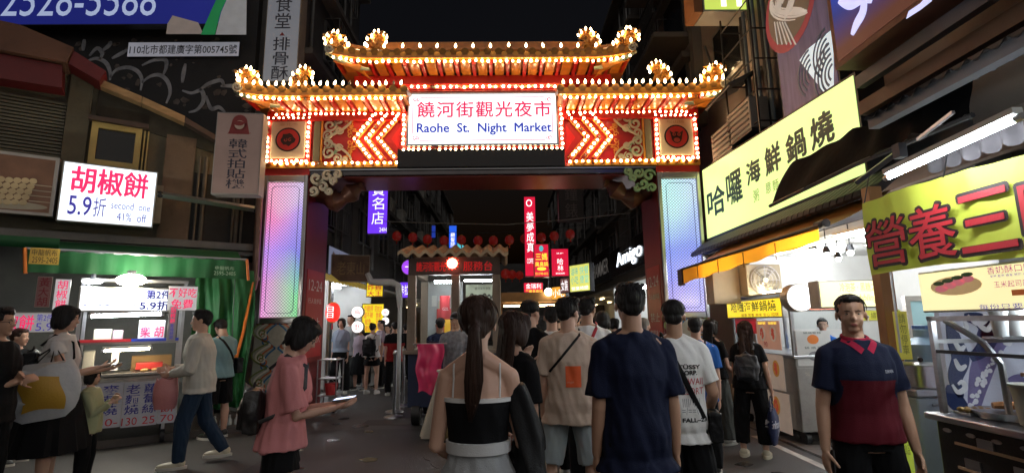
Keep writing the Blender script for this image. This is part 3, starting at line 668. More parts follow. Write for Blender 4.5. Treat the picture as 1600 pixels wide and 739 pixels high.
ptext(f, '申龍帆布', (336, 416, 366, 422), pg, aw); ptext(f, '2595-2405', (334, 424, 368, 430), pg, aw)
# second flap further left
t = thing('green_flap', D.pt(-3.4, 2.6, 1.2), 'rolled green tarpaulin flap at far left above the stall', 'tarpaulin')
mb = MB(); q0 = D.at(-200, 370, 1.15)[0]; q1 = D.at(92, 385, 1.15)[0]; mb.grid(lambda u, v: D.pt(q0+(q1-q0)*u, 2.82-.15*v, 1.12+.05*sin(v*pi)+.01*sin(u*30)), 24, 5); mb.build('flap', grn, t, smooth=True)
# hanging tarp on the right
t = thing('hanging_tarp', D.pt(-.6, 1.2, .8), 'crumpled green tarpaulin hanging between stall and gate pillar', 'tarpaulin')
a0, a1 = D.at(300, 500, .9)[0], D.at(392, 500, .9)[0]
def tf(u, v):
    w_ = .06*sin(u*17+v*5)+.035*sin(u*41-v*9)+.04*noise.noise(V((u*6, v*6, 3)))
    return D.pt(a0+(a1-a0)*u+.05*sin(v*5)*u, 2.5-2.2*v, .9+w_*(.4+v))
mb = MB(); mb.grid(tf, 40, 30); mb.build('sheet', mat('bright green tarpaulin', (.012, .13, .03), .6, var=.3, scale=2, bump=.4, bscale=8), t, smooth=True)
mb = MB(); mb.tube([D.pt(a1-.02, 2.3, 1.0), D.pt(a1-.12, 1.5, 1.05), D.pt(a1-.3, .6, 1.1), D.pt(a1-.34, .3, 1.1)], [.03, .05, .06, .05], 6, sq=.4); mb.build('orange_hem', org, t, smooth=True)
mb = MB(); mb.tube([D.pt(a0+.55, 2.35, 1.0), D.pt(a0+.57, 1.1, 1.03)], .006, 4); mb.build('rope', dgrey, t)
# big pipe with elbow
t = thing('drain_pipe', (-4.3, 9.2, 0), 'rusty steel pipe with elbow beside left gate pillar', 'pipe')
F9 = FY(9.25); e = F9.at(395, 462); h = F9.at(312, 468); up_ = F9.at(408, 300)
rs = mat('rusty pipe', (.22, .13, .1), .4, .6, var=.4, scale=8, dirt=.3)
pts = [F9.pt(*h), F9.pt(e[0]-.18, e[1]-.0), F9.pt(e[0]-.07, e[1]+.03), F9.pt(e[0], e[1]+.14), F9.pt(e[0]+.02, e[1]+.3), F9.pt(up_[0]-.02, up_[1])]
MB().tube(pts, .06, 12).build('pipe', rs, t, smooth=True)
for p_ in (pts[0], pts[1], pts[4]): MB().tube([p_-(V((.03, 0, 0)) if p_ is not pts[4] else V((0, 0, .03))), p_+(V((.03, 0, 0)) if p_ is not pts[4] else V((0, 0, .03)))], .078, 12).build('pipe_collar', rs, t, smooth=True)
# pepper bun light box
pink = mat('magenta film', (.6, .02, .1), .5, emit=.7, ecol=(.75, .02, .12), bump=0); ind = mat('indigo film', (.05, .04, .35), .5, emit=.35, ecol=(.08, .06, .5), bump=0)
wl = lit('cool white light box', (.8, .88, 1.), 1.15); alu = mat('aged aluminium', (.45, .42, .38), .4, .7, var=.2)
sign(D, (98, 270, 243, 358), 'light_box_sign', 'white light box sign with pink pepper bun characters and second one 41% off', 'sign', wl, alu,
     [('胡椒餅', .1, .07, .9, .5, pink, dict(heavy=.008)), ('5.9', .1, .56, .33, .88, ind, dict(bold=.01)), ('折', .35, .56, .48, .88, ind), ('second  one', .53, .6, .95, .72, ind), ('41%  off', .6, .78, .92, .92, ind)], depth=.22, c=.45)
MB().fb(D, *D.at(100, 360, .2)[:1], 3.3, .02, D.at(255, 300, .2)[0], 3.95, .2).build('sign_back_frame', mat('peeling tan board', (.35, .28, .18), .6, var=.3), b)
# poster of skewers
def skew(f, a0, b0, a1, b1, t):
    W, H = a1-a0, b1-b0; bm = mat('glazed ball', (.4, .3, .16), .4, emit=.1, var=.4)
    mb = MB(); random.seed(3)
    for j in range(5):
        for i in range(9): mb.disc(f, a0+W*(.1+.075*i)+.02*j, b0+H*(.18+.09*j)+.01*sin(i), .045, .007+.0006*(j*9+i), .0075+.0006*(j*9+i), 10)
    mb.build('printed_food', bm, t, kind='stuff')
    mb = MB()
    for j in range(4): mb.fb(f, a0+W*.75, b0+H*(.22+.09*j), .008, a1-.04, b0+H*(.235+.09*j), .01)
    mb.disc(f, a0+W*.5, b0+H*.14, W*.44, .0065, .0068, 24, ry=H*.07); mb.build('printed_sticks', mat('printed sticks', (.45, .4, .3), .5), t)
sign(D, (-70, 247, 95, 340), 'food_poster', 'dim backlit poster of skewered fish balls at far left', 'poster', mat('brown poster film', (.09, .045, .025), .5, emit=.06, ecol=(.4, .18, .1), var=.5, scale=4), alu, [], depth=.12, c=.4, rim=.05, extra=skew)
# pink photo booth sign
dkp = mat('charcoal film', (.03, .03, .05), .5); brn = mat('brick brown film', (.25, .03, .03), .5)
def girl(f, a0, b0, a1, b1, t):
    cx, W = (a0+a1)/2, a1-a0; zt = b1-(b1-b0)*.13; r = W*.14
    mb = MB(); mb.disc(f, cx, zt, r*1.2, .0066, .008, 20, ry=r*1.35); mb.prism(f, [(cx-r*1.2, zt), (cx-r*1.6, zt-r*1.9), (cx+r*1.6, zt-r*1.9), (cx+r*1.2, zt)], .0066, .008); mb.build('girl_logo', brn, t)
    mb = MB(); mb.disc(f, cx, zt-r*.35, r*.75, .008, .0095, 16); mb.build('logo_face', mat('blush film', (.55, .38, .3), .5), t)
    mb = MB(); mb.disc(f, cx-r*.1, zt-r*.1, r*.8, .0095, .0105, 16, ry=r*.4); mb.build('logo_fringe', brn, t)
sign(Fr((0, 9.0, 0), 6), (334, 176, 408, 304), 'photo_booth_sign', 'beige vertical sign with little girl logo beside gate pillar', 'sign', mat('dusty pink film', (.2, .14, .12), .5, emit=.05, ecol=(.8, .5, .42), var=.2, scale=2), mat('grey box', (.25, .23, .22), .5),
     [('yummy photo', .25, .235, .75, .275, brn, dict(shear=.3)), ('韓式拍貼機', .3, .33, .7, .93, dkp, dict(vert=True, bold=.006))], depth=.25, extra=girl)
# tall spare ribs sign
sign(Fr((0, 10.6, 0), 0), (417, -95, 470, 128), 'vertical_sign', 'tall dim white vertical sign of a pork rib soup shop behind gate roof', 'sign', mat('grey white film', (.2, .2, .24), .5, emit=.09, ecol=(.75, .8, 1), var=.25, scale=.8), mat('tan sign side', (.3, .25, .2), .5),
     [('香食堂', .25, .3, .75, .64, dkp, dict(vert=True, bold=.006)), ('▲', .42, .665, .58, .69, brn), ('排骨酥', .25, .7, .75, .985, dkp, dict(vert=True, bold=.008))], depth=.35)
# black graffiti wall with blue billboard
W1 = FY(10.75)
bb = thing('black_wall_building', (-9, 11, 0), 'tall black painted wall covered in white graffiti on the left', 'building')
a1, _ = W1.at(398, 100); MB().fb(W1, -22, 0, -6, a1, 13.5, 0).build('wall', mat('black wall paint', (.03, .03, .033), .8, var=.6, scale=1.3, bump=.6, bscale=14, dirt=.5), bb)
mb = MB(); Q = lambda pts: [W1.at(*p) for p in pts]
def smooth_curve(ps, n=8):
    out = []
    for i in range(len(ps)-1):
        p0, p1, p2, p3 = ps[max(i-1, 0)], ps[i], ps[i+1], ps[min(i+2, len(ps)-1)]
        for k in range(n):
            t = k/n; out.append(tuple(.5*((2*p1[j])+(-p0[j]+p2[j])*t+(2*p0[j]-5*p1[j]+4*p2[j]-p3[j])*t*t+(-p0[j]+3*p1[j]-3*p2[j]+p3[j])*t**3) for j in (0, 1)))
    return out+[ps[-1]]
for st in ([(135, 97), (150, 92), (165, 98), (172, 112), (172, 126)], [(172, 122), (182, 110), (200, 106), (215, 112), (222, 125), (220, 142)], [(222, 130), (235, 120), (250, 118), (262, 128), (266, 145), (260, 162)],
           [(222, 103), (240, 95), (258, 94), (260, 105), (255, 118)], [(140, 88), (152, 76), (160, 84), (156, 94)], [(175, 92), (190, 84), (200, 78)], [(285, 142), (300, 146), (315, 142), (318, 158), (308, 172), (295, 176)],
           [(312, 142), (325, 132), (345, 126), (350, 136)], [(322, 150), (330, 170), (342, 168), (352, 176)], [(290, 100), (287, 115), (285, 130)], [(345, 135), (365, 135), (378, 138)], [(132, 62), (130, 80)], [(160, 80), (170, 72), (174, 65)]):
    ribbon(mb, W1, smooth_curve(Q(st)), .045, .008)
mb.build('graffiti', mat('chalky white spray', (.32, .33, .36), .8, var=.5, scale=6), bb)
mb = MB()
random.seed(5)
for i in range(60):
    p = W1.at(random.uniform(120, 390), random.uniform(62, 190)); r = random.uniform(.03, .14)
    mb.prism(W1, [(p[0]+r*random.uniform(.4, 1)*cos(k), p[1]+r*random.uniform(.3, .8)*sin(k)) for k in range(6)], 0, .004)
mb.build('peeling_patches', mat('peeled plaster', (.12, .1, .09), .9, var=.5, scale=10), bb, kind='stuff')
lbl = mat('print charcoal', (.03, .03, .04), .5)
sign(W1, (202, 68, 376, 91), 'permit_plate', 'narrow white plate with advertising permit number on the black wall', 'sign', mat('grey white board', (.5, .5, .55), .6, emit=.14, ecol=(.7, .72, .85)), dgrey, [('110北市都建廣字第005745號', .02, .2, .98, .82, lbl, dict(bold=.01))], depth=.03, rim=.01, c=.05)
def wrap(f, a0, b0, a1, b1, t):
    R = lambda pts: [f.at(*p) for p in pts]
    for i, (nm, m_, pts) in enumerate((('printed_wrap', mat('printed bun', (.5, .42, .38), .5, emit=.1), [(260, 54), (262, 38), (270, 25), (310, 36), (318, 54)]), ('printed_band', mat('printed green', (.02, .35, .1), .5, emit=.1, ecol=(.02, .5, .15)), [(314, 55), (330, 18), (350, -25), (368, -30), (345, 20), (336, 55)]),
                         ('printed_paper', mat('printed paper', (.5, .52, .55), .5, emit=.12), [(337, 55), (346, 20), (368, -30), (386, -30), (385, 55)]))):
        MB().prism(f, R(pts)[::-1], .0062+.0005*i, .0075+.0005*i).build(nm, m_, t)
sign(W1, (-260, -140, 386, 56), 'blue_billboard', 'large deep blue billboard with pale phone number at upper left', 'billboard', mat('deep blue film', (.01, .02, .16), .5, emit=.10, ecol=(.03, .05, .75), var=.2, scale=.4), dgrey,
     [], depth=.2, c=.4, rim=.02, extra=wrap)
text(W1.shift(0, 0, .4), *(lambda q: (q[0], q[1], q[2], q[3]))(rect(W1.shift(0, 0, .4), (5, -24, 245, 26))), '2528-5588', mat('sky blue print', (.45, .55, .8), .5, emit=.35, ecol=(.5, .6, .9)), bpy.data.objects['blue_billboard'], c=.008)
# ------------------------------------------------------------------ pepper bun cart
cart = thing('bun_cart', DC.pt(-1, 0, -.4), 'steel pepper bun cart with price panels and lit sign board on top', 'food cart')
ca0, ca1 = -2.35, DC.at(277, 640)[0]
stl = mat('grimy steel sheet', (.42, .4, .38), .35, .8, var=.2, dirt=.3)
MB().fb(DC, ca0, .28, -.8, ca1, .93, -.02).build('cabinet', stl, cart, bev=.01)
MB().fb(DC, ca0-.03, .935, -.84, ca1+.03, .975, .04).build('counter', stl, cart, bev=.008)
for a in (ca0+.03, ca1-.03):
    for c in (-.04, -.78): MB().fb(DC, a-.02, .976, c-.02, a+.02, 2.2, c+.02).build('post', steel, cart)
MB().fb(DC, ca0, 2.2, -.82, ca1, 2.24, .0).build('roof_frame', stl, cart)
MB().fb(DC, ca0+.06, 1.36, -.5, ca1-.06, 1.39, -.02).build('shelf', stl, cart)
mids = (ca0+ca1)/2
MB().fb(DC, ca0+.06, 1.391, -.03, mids, 1.43, .0).build('red_trim', mat('red tape', (.6, .03, .04), .4, emit=.05), cart)
MB().fb(DC, mids+.002, 1.391, -.03, ca1-.06, 1.43, .0).build('blue_trim', mat('blue tape', (.03, .06, .5), .4, emit=.05), cart)
for a in (ca0+.15, ca1-.15):
    for c in (-.12, -.68):
        wh_ = MB().tube([DC.pt(a-.025, .09, c), DC.pt(a+.025, .09, c)], .088, 16).build('wheel', black, cart, smooth=True)
        MB().fb(DC, a-.02, .18, c-.02, a+.02, .28, c+.02).build('wheel_fork', steel, cart)
pan = mat('pale panel', (.34, .34, .38), .6, emit=.04); navy_t = mat('navy lettering', (.05, .05, .28), .5); red_t = mat('red lettering', (.5, .03, .04), .5)
def ppanel(r, parts):
    q = rect(DC, r); o = MB().fb(DC, q[0], q[1], -.018, q[2], q[3], .006).build('price_panel', pan, cart); W, H = q[2]-q[0], q[3]-q[1]
    for s, x0, y0, x1, y1, m, k in parts: text(DC, q[0]+x0*W, q[3]-y1*H, q[0]+x1*W, q[3]-y0*H, s, m, o, c=.009, **k)
B_ = dict(vert=True, bold=.008)
ppanel((94, 604, 148, 672), [('黃', .2, .5, .8, .75, navy_t, {}), ('30', .3, .82, .7, .96, red_t, {})])
ppanel((150, 598, 190, 668), [('麥芽燒', .2, .05, .85, .72, navy_t, B_), ('50-', .1, .8, .9, .96, red_t, {})])
ppanel((191.5, 596, 247, 665), [('老麵燒', .06, .05, .46, .72, navy_t, B_), ('蘿蔔絲', .55, .05, .95, .72, navy_t, B_), ('130', .02, .79, .44, .96, red_t, {}), ('25', .58, .79, .94, .96, red_t, {})])
ppanel((248.5, 594, 276, 660), [('招牌', .1, .03, .9, .15, navy_t, {}), ('胡椒餅', .1, .2, .9, .74, red_t, B_), ('70', .15, .8, .9, .96, red_t, {})])
dc = DC.shift(0, 0, .03)
lamp_tube(dc.pt(*dc.at(140, 494)), dc.pt(*dc.at(254, 490)), 'bright upper fluorescent tube across the bun cart', r=.022, group=None)
lamp_tube(dc.pt(*dc.at(160, 548)), dc.pt(*dc.at(236, 544)), 'lower warm fluorescent tube over the pastry counter', m=tubeY, r=.018)
f = DC.shift(0, 0, .06)
pk2 = mat('deep pink film', (.4, .01, .05), .5, emit=.3, ecol=(.6, .01, .08)); in2 = mat('deep indigo film', (.02, .02, .2), .5, emit=.12, ecol=(.04, .03, .5))
sign(f, (122, 449, 270, 487), 'menu_light_box', 'glowing white menu light box on top of the bun cart', 'sign', lit('bright white light box', (.85, .9, 1), 1.45), alu,
     [('老麵燒餅 蘿蔔絲', .06, .12, .3, .27, pk2), ('每日現做限量', .06, .3, .3, .42, pk2), ('現烤出爐 原味 蔥燒 甜味', .06, .5, .55, .6, in2), ('歡迎團購外帶', .06, .68, .45, .78, in2), ('第2件', .7, .08, .97, .46, in2, dict(heavy=.004)), ('5.9折', .64, .54, .97, .92, in2, dict(heavy=.004)), ('自由配', .57, .1, .63, .9, in2, dict(vert=True))], depth=.08)
sign(f.shift(0, 0, .02), (262, 447, 308, 485), 'paper_notice', 'white paper notice with red free of charge characters at cart corner', 'sign', mat('lit paper', (.7, .7, .72), .6, emit=.25), alu, [('不好吃', .03, .08, .97, .46, pink, dict(bold=.01)), ('免費', .12, .54, .88, .93, pink, dict(bold=.01))], depth=.01, rim=.004)
sign(f, (84, 436, 109, 484), 'paper_notice', 'tall white paper notice with three red brush characters left of menu box', 'sign', mat('lit paper', (.7, .7, .72)), alu, [('胡椒餅', .15, .04, .85, .96, pink, B_)], depth=.01, rim=.004)
sign(f, (56, 432, 80, 480), 'paper_notice', 'dim pink banner with dark red characters at left of the cart', 'sign', mat('dim pink paper', (.25, .12, .12), .6), alu, [('黃大胡', .15, .04, .85, .96, mat('maroon print', (.2, .01, .02), .5), B_)], depth=.01, rim=.004)
sign(f.shift(0, 0, .06), (2, 488, 86, 520), 'discount_board', 'white board reading bun, second piece 5.9 off, left of the cart', 'sign', mat('board white', (.6, .6, .62), .6, emit=.15), alu, [('椒餅', .02, .12, .6, .88, pink, dict(bold=.01)), ('第2件', .64, .08, .95, .44, ind), ('5.9', .64, .52, .96, .9, ind)], depth=.03, rim=.01)
sign(f, (216, 500, 258, 530), 'paper_notice', 'tilted white card with two red characters hanging in the cart', 'sign', mat('lit paper', (.7, .7, .72)), alu, [('樂 胡', .08, .3, .95, .9, pink, dict(bold=.01))], depth=.008, rim=.003, c=-.1)
sign(f, (262, 478, 276, 532), 'paper_notice', 'narrow grey card strip on the right post of the cart', 'sign', mat('grey paper', (.4, .4, .42), .6), alu, [('胡椒餅', .2, .06, .8, .5, pink, B_), ('蔥燒餅甜', .3, .52, .7, .95, ind, dict(vert=True))], depth=.008, rim=.003, c=.02)
sign(f, (172, 552, 184, 580), 'paper_notice', 'small white card of use instructions standing on pastry counter', 'sign', mat('lit paper', (.7, .7, .72)), alu, [('の用', .2, .3, .8, .9, ind, dict(vert=True))], depth=.008, rim=.003, c=-.2)
# blazing round lamp above the menu box
t = thing('work_lamp', DC.pt(-.75, 2.3, .05), 'blazing round work lamp over the menu light box', 'lamp')
q = DC.at(205, 438); MB().sph(DC.pt(*q, .06), (.19, .12, .085), 14, 8).build('lamp_globe', mat('blazing lamp', (1, 1, 1), .3, emit=70, ecol=(1, .95, .75), var=0, bump=0), t, smooth=True)
MB().tube([DC.pt(q[0], q[1]+.06, .06), DC.pt(q[0], q[1]+.13, .06)], .05, 10).build('lamp_socket', dgrey, t)
q = DC.at(145, 440); t = thing('work_lamp', DC.pt(q[0], q[1], .02), 'smaller cool oval lamp left of the blazing lamp', 'lamp')
MB().sph(DC.pt(*q, .02), (.13, .07, .03), 12, 6).build('lamp_globe', tubeW, t, smooth=True)
MB().tube([DC.pt(q[0], q[1]+.02, .0), DC.pt(q[0], q[1]+.1, -.02)], .03, 8).build('lamp_socket', dgrey, t)
# food and goods
random.seed(11)
bun = mat('baked bun', (.55, .36, .16), .6, var=.35, scale=20, bump=.4)
for i in range(11):
    p = DC.pt(-1.55+i*.115, .99, -.16-.12*(i % 2)); mb = MB()
    mb.sph((0, 0, 0), (.05, .05, .028), 10, 6); o = mb.build('sesame_bun', bun, smooth=True)
    o.location = p; tag(o, 'first second third fourth fifth sixth seventh eighth ninth tenth last'.split()[i]+' sesame bun from the left on the lit cart counter', 'bun', 'sesame buns on the cart counter'); o.scale = (1+.2*random.random(), 1, 1)
def boxgood(name, label, cat, r, c, dz, m, d=.16, dx=0):
    q = rect(DC.shift(0, 0, c), r); o = MB().fb(DC.shift(0, 0, c), q[0], q[1], -d, q[2], q[3], 0).build(name, m, bev=.008); tag(o, label, cat); return o
boxgood('plastic_basket', 'red plastic basket on the cart counter', 'basket', (212, 566, 254, 577), -.25, 0, mat('red plastic', (.6, .05, .05), .4))
boxgood('storage_box', 'cream storage box on the cart shelf', 'box', (146, 514, 174, 531), -.12, 0, mat('cream box', (.55, .5, .38), .5))
boxgood('storage_jar', 'pinkish jar beside cream storage box on shelf', 'jar', (176, 516, 192, 531), -.12, 0, mat('pink jar', (.5, .35, .38), .4))
boxgood('cardboard_box', 'brown cardboard carton under the cart shelf', 'box', (205, 555, 268, 580), -.55, 0, mat('cardboard', (.35, .22, .1), .7), d=.2)
boxgood('oil_can', 'white canister with dark dial at left of counter', 'canister', (128, 548, 146, 586), -.2, 0, mat('white canister', (.55, .55, .52), .5))
for i in range(4):
    t = thing('water_bottle', DC.pt(-.62+.1*i, 0, -.35), ['leftmost', 'second', 'third', 'rightmost'][i]+' clear water bottle stored beneath the bun cart', 'bottle', 'water bottles beneath the bun cart')
    p = DC.pt(-.62+.1*i, 0, -.35); MB().tube([p+V((0, 0, z)) for z in (.0, .02, .17, .21, .225)], [.03, .036, .036, .014, .014], 10).build('bottle_body', mat('frosted bottle', (.45, .5, .5), .2), t, smooth=True)
    MB().tube([p+V((0, 0, .225)), p+V((0, 0, .245))], .016, 8).build('cap', mat('white cap', (.6, .6, .6), .4), t)
for i, (px, py, s) in enumerate(((372, 640, .22), (385, 655, .17))):
    d_ = FWD*FPX+RGT*(px-800)+UPV*(369.5-py); k_ = -1.5/d_.z; g = CAM+d_*k_; g.z = 0
    mb = MB(); mb.sph(g+V((0, 0, s*1.3)), (s, s*.8, s*1.35), 16, 12)
    mb.v = [tuple(V(v)*1+V((.04*noise.noise(V(v)*9), .04*noise.noise(V(v)*9+V((5, 0, 0))), .03*noise.noise(V(v)*7)))) for v in mb.v]
    o = mb.build('plastic_bag', mat('translucent white bag', (.45, .45, .43), .35, var=.2, scale=8, bump=.4, bscale=15), smooth=True); tag(o, ['large', 'small'][i]+' crumpled pale plastic bag heaped by the tarp and pillar', 'bag')
# ------------------------------------------------------------------ buildings down the street
conc = mat('night concrete', (.12, .11, .105), .85, var=.3, scale=1.2, bump=.4, bscale=12, dirt=.4)
conc2 = mat('beige render', (.3, .25, .22), .85, var=.25, scale=1, bump=.3, bscale=15, dirt=.35)
conc3 = mat('dark tiled facade', (.07, .068, .07), .6, var=.4, scale=4, dirt=.3)
dwin = mat('dark window', (.012, .012, .012), .15)
wfr = mat('window aluminium', (.2, .2, .2), .4, .6)
acm = mat('air unit casing', (.32, .31, .28), .5, var=.2, dirt=.4)
def ac_mesh():
    mb = MB(); mb.box((0, 0, 0), (.3, .75, .55)); mb.tube([(-.152, -.1, 0), (-.17, -.1, 0)], .21, 16)
    for k in range(5): mb.box((-.175, -.1, -.16+.08*k), (.008, .42, .012))
    return mb.mesh('air_conditioner', acm)
AC = ac_mesh()
def building(side, y0, y1, h, m, label, floors=4, x=4.6, depth=7, rng=0):
    """one facade along the street; side -1 left, 1 right"""
    random.seed(rng); f = FR(x) if side > 0 else FL(-x)
    a = (lambda y: -y) if side > 0 else (lambda y: y)
    b = thing('street_building', (side*(x+depth/2), (y0+y1)/2, 0), label, 'building', 'buildings lining the street beyond the gate')
    A0, A1 = sorted((a(y0+.02), a(y1-.02)))
    MB().fb(f, A0, 3.35, -depth, A1, h, 0).build('wall', m, b)
    MB().fb(f, A0-.01, h, -depth, A1+.01, h+.15, .12).build('parapet', conc, b)
    fh = (h-3.4)/floors; n = max(1, int((y1-y0)/2.6))
    for k in range(floors):
        zc = 3.5+fh*(k+.5)
        MB().fb(f, A0, zc+fh*.42, .001, A1, zc+fh*.42+.14, .35).build('floor_ledge', conc, b)
        for i in range(n):
            ac = A0+(A1-A0)*(i+.5)/n; w2, h2 = .75, .55
            w_ = MB()
            for q in ((ac-w2, zc-h2, ac-w2+.06, zc+h2), (ac+w2-.06, zc-h2, ac+w2, zc+h2), (ac-w2+.06, zc+h2-.06, ac+w2-.06, zc+h2), (ac-w2+.06, zc-h2, ac+w2-.06, zc-h2+.06), (ac-.025, zc-h2+.06, ac+.025, zc+h2-.06)): w_.fb(f, q[0], q[1], .001, q[2], q[3], .06)
            w_ = w_.build('window', wfr, b); MB().fb(f, ac-w2+.06, zc-h2+.06, .002, ac+w2-.06, zc+h2-.06, .02).build('pane', dwin, w_)
            if random.random() < .6:   # projecting iron grille
                g = MB(); d = .4; r = .012
                for z in (zc-h2-.05, zc, zc+h2+.05): g.tube([f.pt(ac-w2, z, .02), f.pt(ac-w2, z, d), f.pt(ac+w2, z, d), f.pt(ac+w2, z, .02)], r, 4)
                for j in range(9): g.tube([f.pt(ac-w2+j*w2/4, zc-h2-.05, d), f.pt(ac-w2+j*w2/4, zc+h2+.05, d)], r, 4)
                g.build('window_grille', wfr, b)
            elif random.random() < .8:
                p = f.pt(ac+random.uniform(-.3, .3), zc-h2-.4, .2); inst(AC, 'air_conditioner', p, b, Matrix.Rotation(0 if side > 0 else pi, 3, 'Z'))
    for i in range(3):
        ap = A0+(A1-A0)*random.uniform(.05, .95); MB().tube([f.pt(ap, 3.4, .06), f.pt(ap, h, .06)], .04, 6).build('downpipe', wfr, b)
    return b
building(-1, 10.9, 15.6, 12, conc3, 'nearest dark building on the left beyond the gate', 4, rng=1)
building(-1, 15.6, 21, 10.5, conc, 'second grimy building on the left beyond the gate', 3, rng=2)
building(-1, 21, 29, 13, conc3, 'third dark building on the left down the street', 4, rng=3)
building(-1, 29, 44, 11, conc, 'farthest building on the left at the street end', 3, rng=4)
building(1, 10.7, 15, 11.5, conc3, 'nearest dark building on the right beyond the gate', 4, rng=5, x=4.4)
building(1, 15, 22, 13, conc, 'tall balconied building on the right beyond the gate', 5, rng=6, x=4.4)
building(1, 22, 31, 10, conc3, 'third building on the right down the street', 3, rng=7, x=4.4)
building(1, 31, 46, 12, conc, 'farthest building on the right at the street end', 3, rng=8, x=4.4)
# ground floor shop units: lit rooms open to the street
roomw = mat('white shop wall', (.62, .62, .6), .6, var=.06)
floort = mat('shop floor tile', (.3, .29, .27), .3, var=.15, scale=3)
def shop(side, y0, y1, x, label, bright, name='shop_unit', tint=None, depth=3.4, h=2.9, wall=None, ntube=2):
    f = FR(x) if side > 0 else FL(-x); a = (lambda y: -y) if side > 0 else (lambda y: y)
    A0, A1 = sorted((a(y0+.03), a(y1-.03))); t = thing(name, f.pt((A0+A1)/2, 0, -depth/2), label, 'shop')
    w_ = wall or roomw
    MB().fb(f, A0, 0.02, -depth-.1, A1, h, -depth).build('back_wall', w_, t)
    for q in (A0, A1-.08): MB().fb(f, q, .02, -depth+.01, q+.08, h, -.02).build('side_wall', roomw if ntube > 1 and y0 < 16 else conc, t)
    MB().fb(f, A0+.081, h-.08, -depth+.01, A1-.081, h, -.02).build('ceiling', w_, t)
    MB().fb(f, A0+.081, .015, -depth+.01, A1-.081, .05, -.02).build('shop_floor', floort, t)
    MB().fb(f, A0, h+.01, -.3, A1, 3.34, .05).build('fascia', conc3, t)
    for i in range(ntube):
        for c in (-.9, -2.3):
            q = A0+(A1-A0)*(i+.5)/ntube; lm = MB().tube([f.pt(q-.5, h-.15, c), f.pt(q+.5, h-.15, c)], .02, 6).build('ceiling_tube', bright, t)
    return t
tubeD = mat('distant tube', (1, 1, 1), .3, emit=100, ecol=(.92, .96, 1), var=0, bump=0)
tubeO = mat('amber tube', (1, 1, 1), .3, emit=12, ecol=(1, .7, .35), var=0, bump=0)
shop(-1, 10.9, 13.3, 4.4, 'brightly lit white shop with ladder on the left beyond the gate', tubeD)
shop(-1, 13.3, 17.5, 4.4, 'crowded chicken stall shop under yellow menus', tubeD)
shop(-1, 17.5, 24, 4.5, 'dim shop further down on the left', tubeO, ntube=1)
shop(-1, 24, 40, 4.5, 'far row of dim shopfronts on the left', tubeO, ntube=3)
shop(1, 10.7, 15, 4.2, 'clothes shop under the white lettered black fascia on the right', tubeD)
shop(1, 15, 20, 4.2, 'lit food shop on the right beyond the clothes shop', tubeD)
shop(1, 20, 40, 4.3, 'far row of amber shopfronts on the right', tubeO, ntube=4)
end = thing('end_building', (0, 50, 0), 'dark building closing the far end of the market street', 'building')
MB().fb(FY(48), -9, 0, -4, 9, 7, 0).build('wall', conc3, end)
for i in range(6):
    w_ = MB().fb(FY(48), -7.5+i*2.6, 3, .001, -6.3+i*2.6, 4.4, .05).build('window', wfr, end); MB().fb(FY(48), -7.4+i*2.6, 3.1, .051, -6.4+i*2.6, 4.3, .06).build('pane', dwin, w_)
# ------------------------------------------------------------------ signs beyond the gate
Fy = FY
purp = lit('violet light box', (.16, .04, .85), .9); cw = mat('cream film', (.8, .8, .6), .5, emit=1.0, ecol=(.85, .85, .6), bump=0)
sign(Fy(13), (575, 240, 607, 366), 'vertical_sign', 'glowing violet vertical sign with cream characters left of the street', 'sign', purp, dgrey, [('寶', .22, .35, .8, .53, cw, {}), ('名', .22, .55, .8, .7, cw, {}), ('店', .22, .73, .8, .88, cw, {}), ('24H', .6, .92, .95, .97, cw, {})], depth=.18)
redf = lit('red light box', (.75, .01, .05), .75); wf_ = mat('white film', (.8, .8, .8), .5, emit=1.1, ecol=(1, .92, .92), bump=0); yf_ = mat('yellow film', (.8, .6, .05), .5, emit=1., ecol=(1, .7, .05), bump=0)
sign(Fy(16), (819, 307, 838, 432), 'vertical_sign', 'tall narrow glowing red vertical sign with white characters in mid street', 'sign', redf, dgrey, [('O', .2, .04, .7, .13, wf_, {}), ('美夢成真', .2, .2, .8, .7, wf_, dict(vert=True)), ('COFFEE', .2, .78, .8, .84, wf_, {})], depth=.2)
def noodle_logo(f, a0, b0, a1, b1, t):
    W, H = a1-a0, b1-b0; MB().disc(f, a0+W*.5, b1-H*.14, W*.14, .006, .009, 18, ry=H*.09).build('logo', mat('teal film', (.1, .5, .55), .5, emit=.6), t)
    mb = MB(); mb.disc(f, a0+W*.5, b0+H*.25, W*.3, .006, .009, 18, ry=H*.05); mb.build('logo', yf_, t)
sign(Fy(14.5), (834, 381, 858, 433), 'hotpot_sign', 'red hotpot sign with yellow characters and teal logo, middle of the street', 'sign', redf, mat('dull brass', (.35, .2, .06), .4, .6), [('三媽', .12, .28, .88, .5, yf_, dict(bold=.008)), ('臭臭鍋', .08, .54, .92, .68, yf_, dict(bold=.008)), ('02-2748-4315', .1, .86, .9, .93, yf_, {})], depth=.18, extra=noodle_logo)
sign(Fy(15), (861, 388, 889, 432), 'square_sign', 'square red sign with two white characters right of hotpot sign', 'sign', redf, dgrey, [('哈', .35, .36, .68, .58, wf_, {}), ('林', .35, .6, .68, .8, wf_, {}), ('腳底按摩', .25, .86, .75, .92, wf_, {}), ('2F', .3, .16, .7, .2, wf_, {})], depth=.18)
sign(Fy(17), (818, 441, 849, 463), 'small_red_sign', 'small red sign with white and yellow characters below the hotpot sign', 'sign', redf, dgrey, [('金瑞利', .12, .08, .88, .45, wf_, {}), ('三媽臭臭鍋', .1, .52, .95, .92, yf_, {})], depth=.2)
blf = lit('blue light box', (.02, .12, .85), .8)
sign(Fy(19), (701, 352, 714, 388), 'vertical_sign', 'small blue vertical sign above the service booth', 'sign', blf, dgrey, [('顧髮院', .25, .3, .75, .95, wf_, dict(vert=True))], depth=.2)
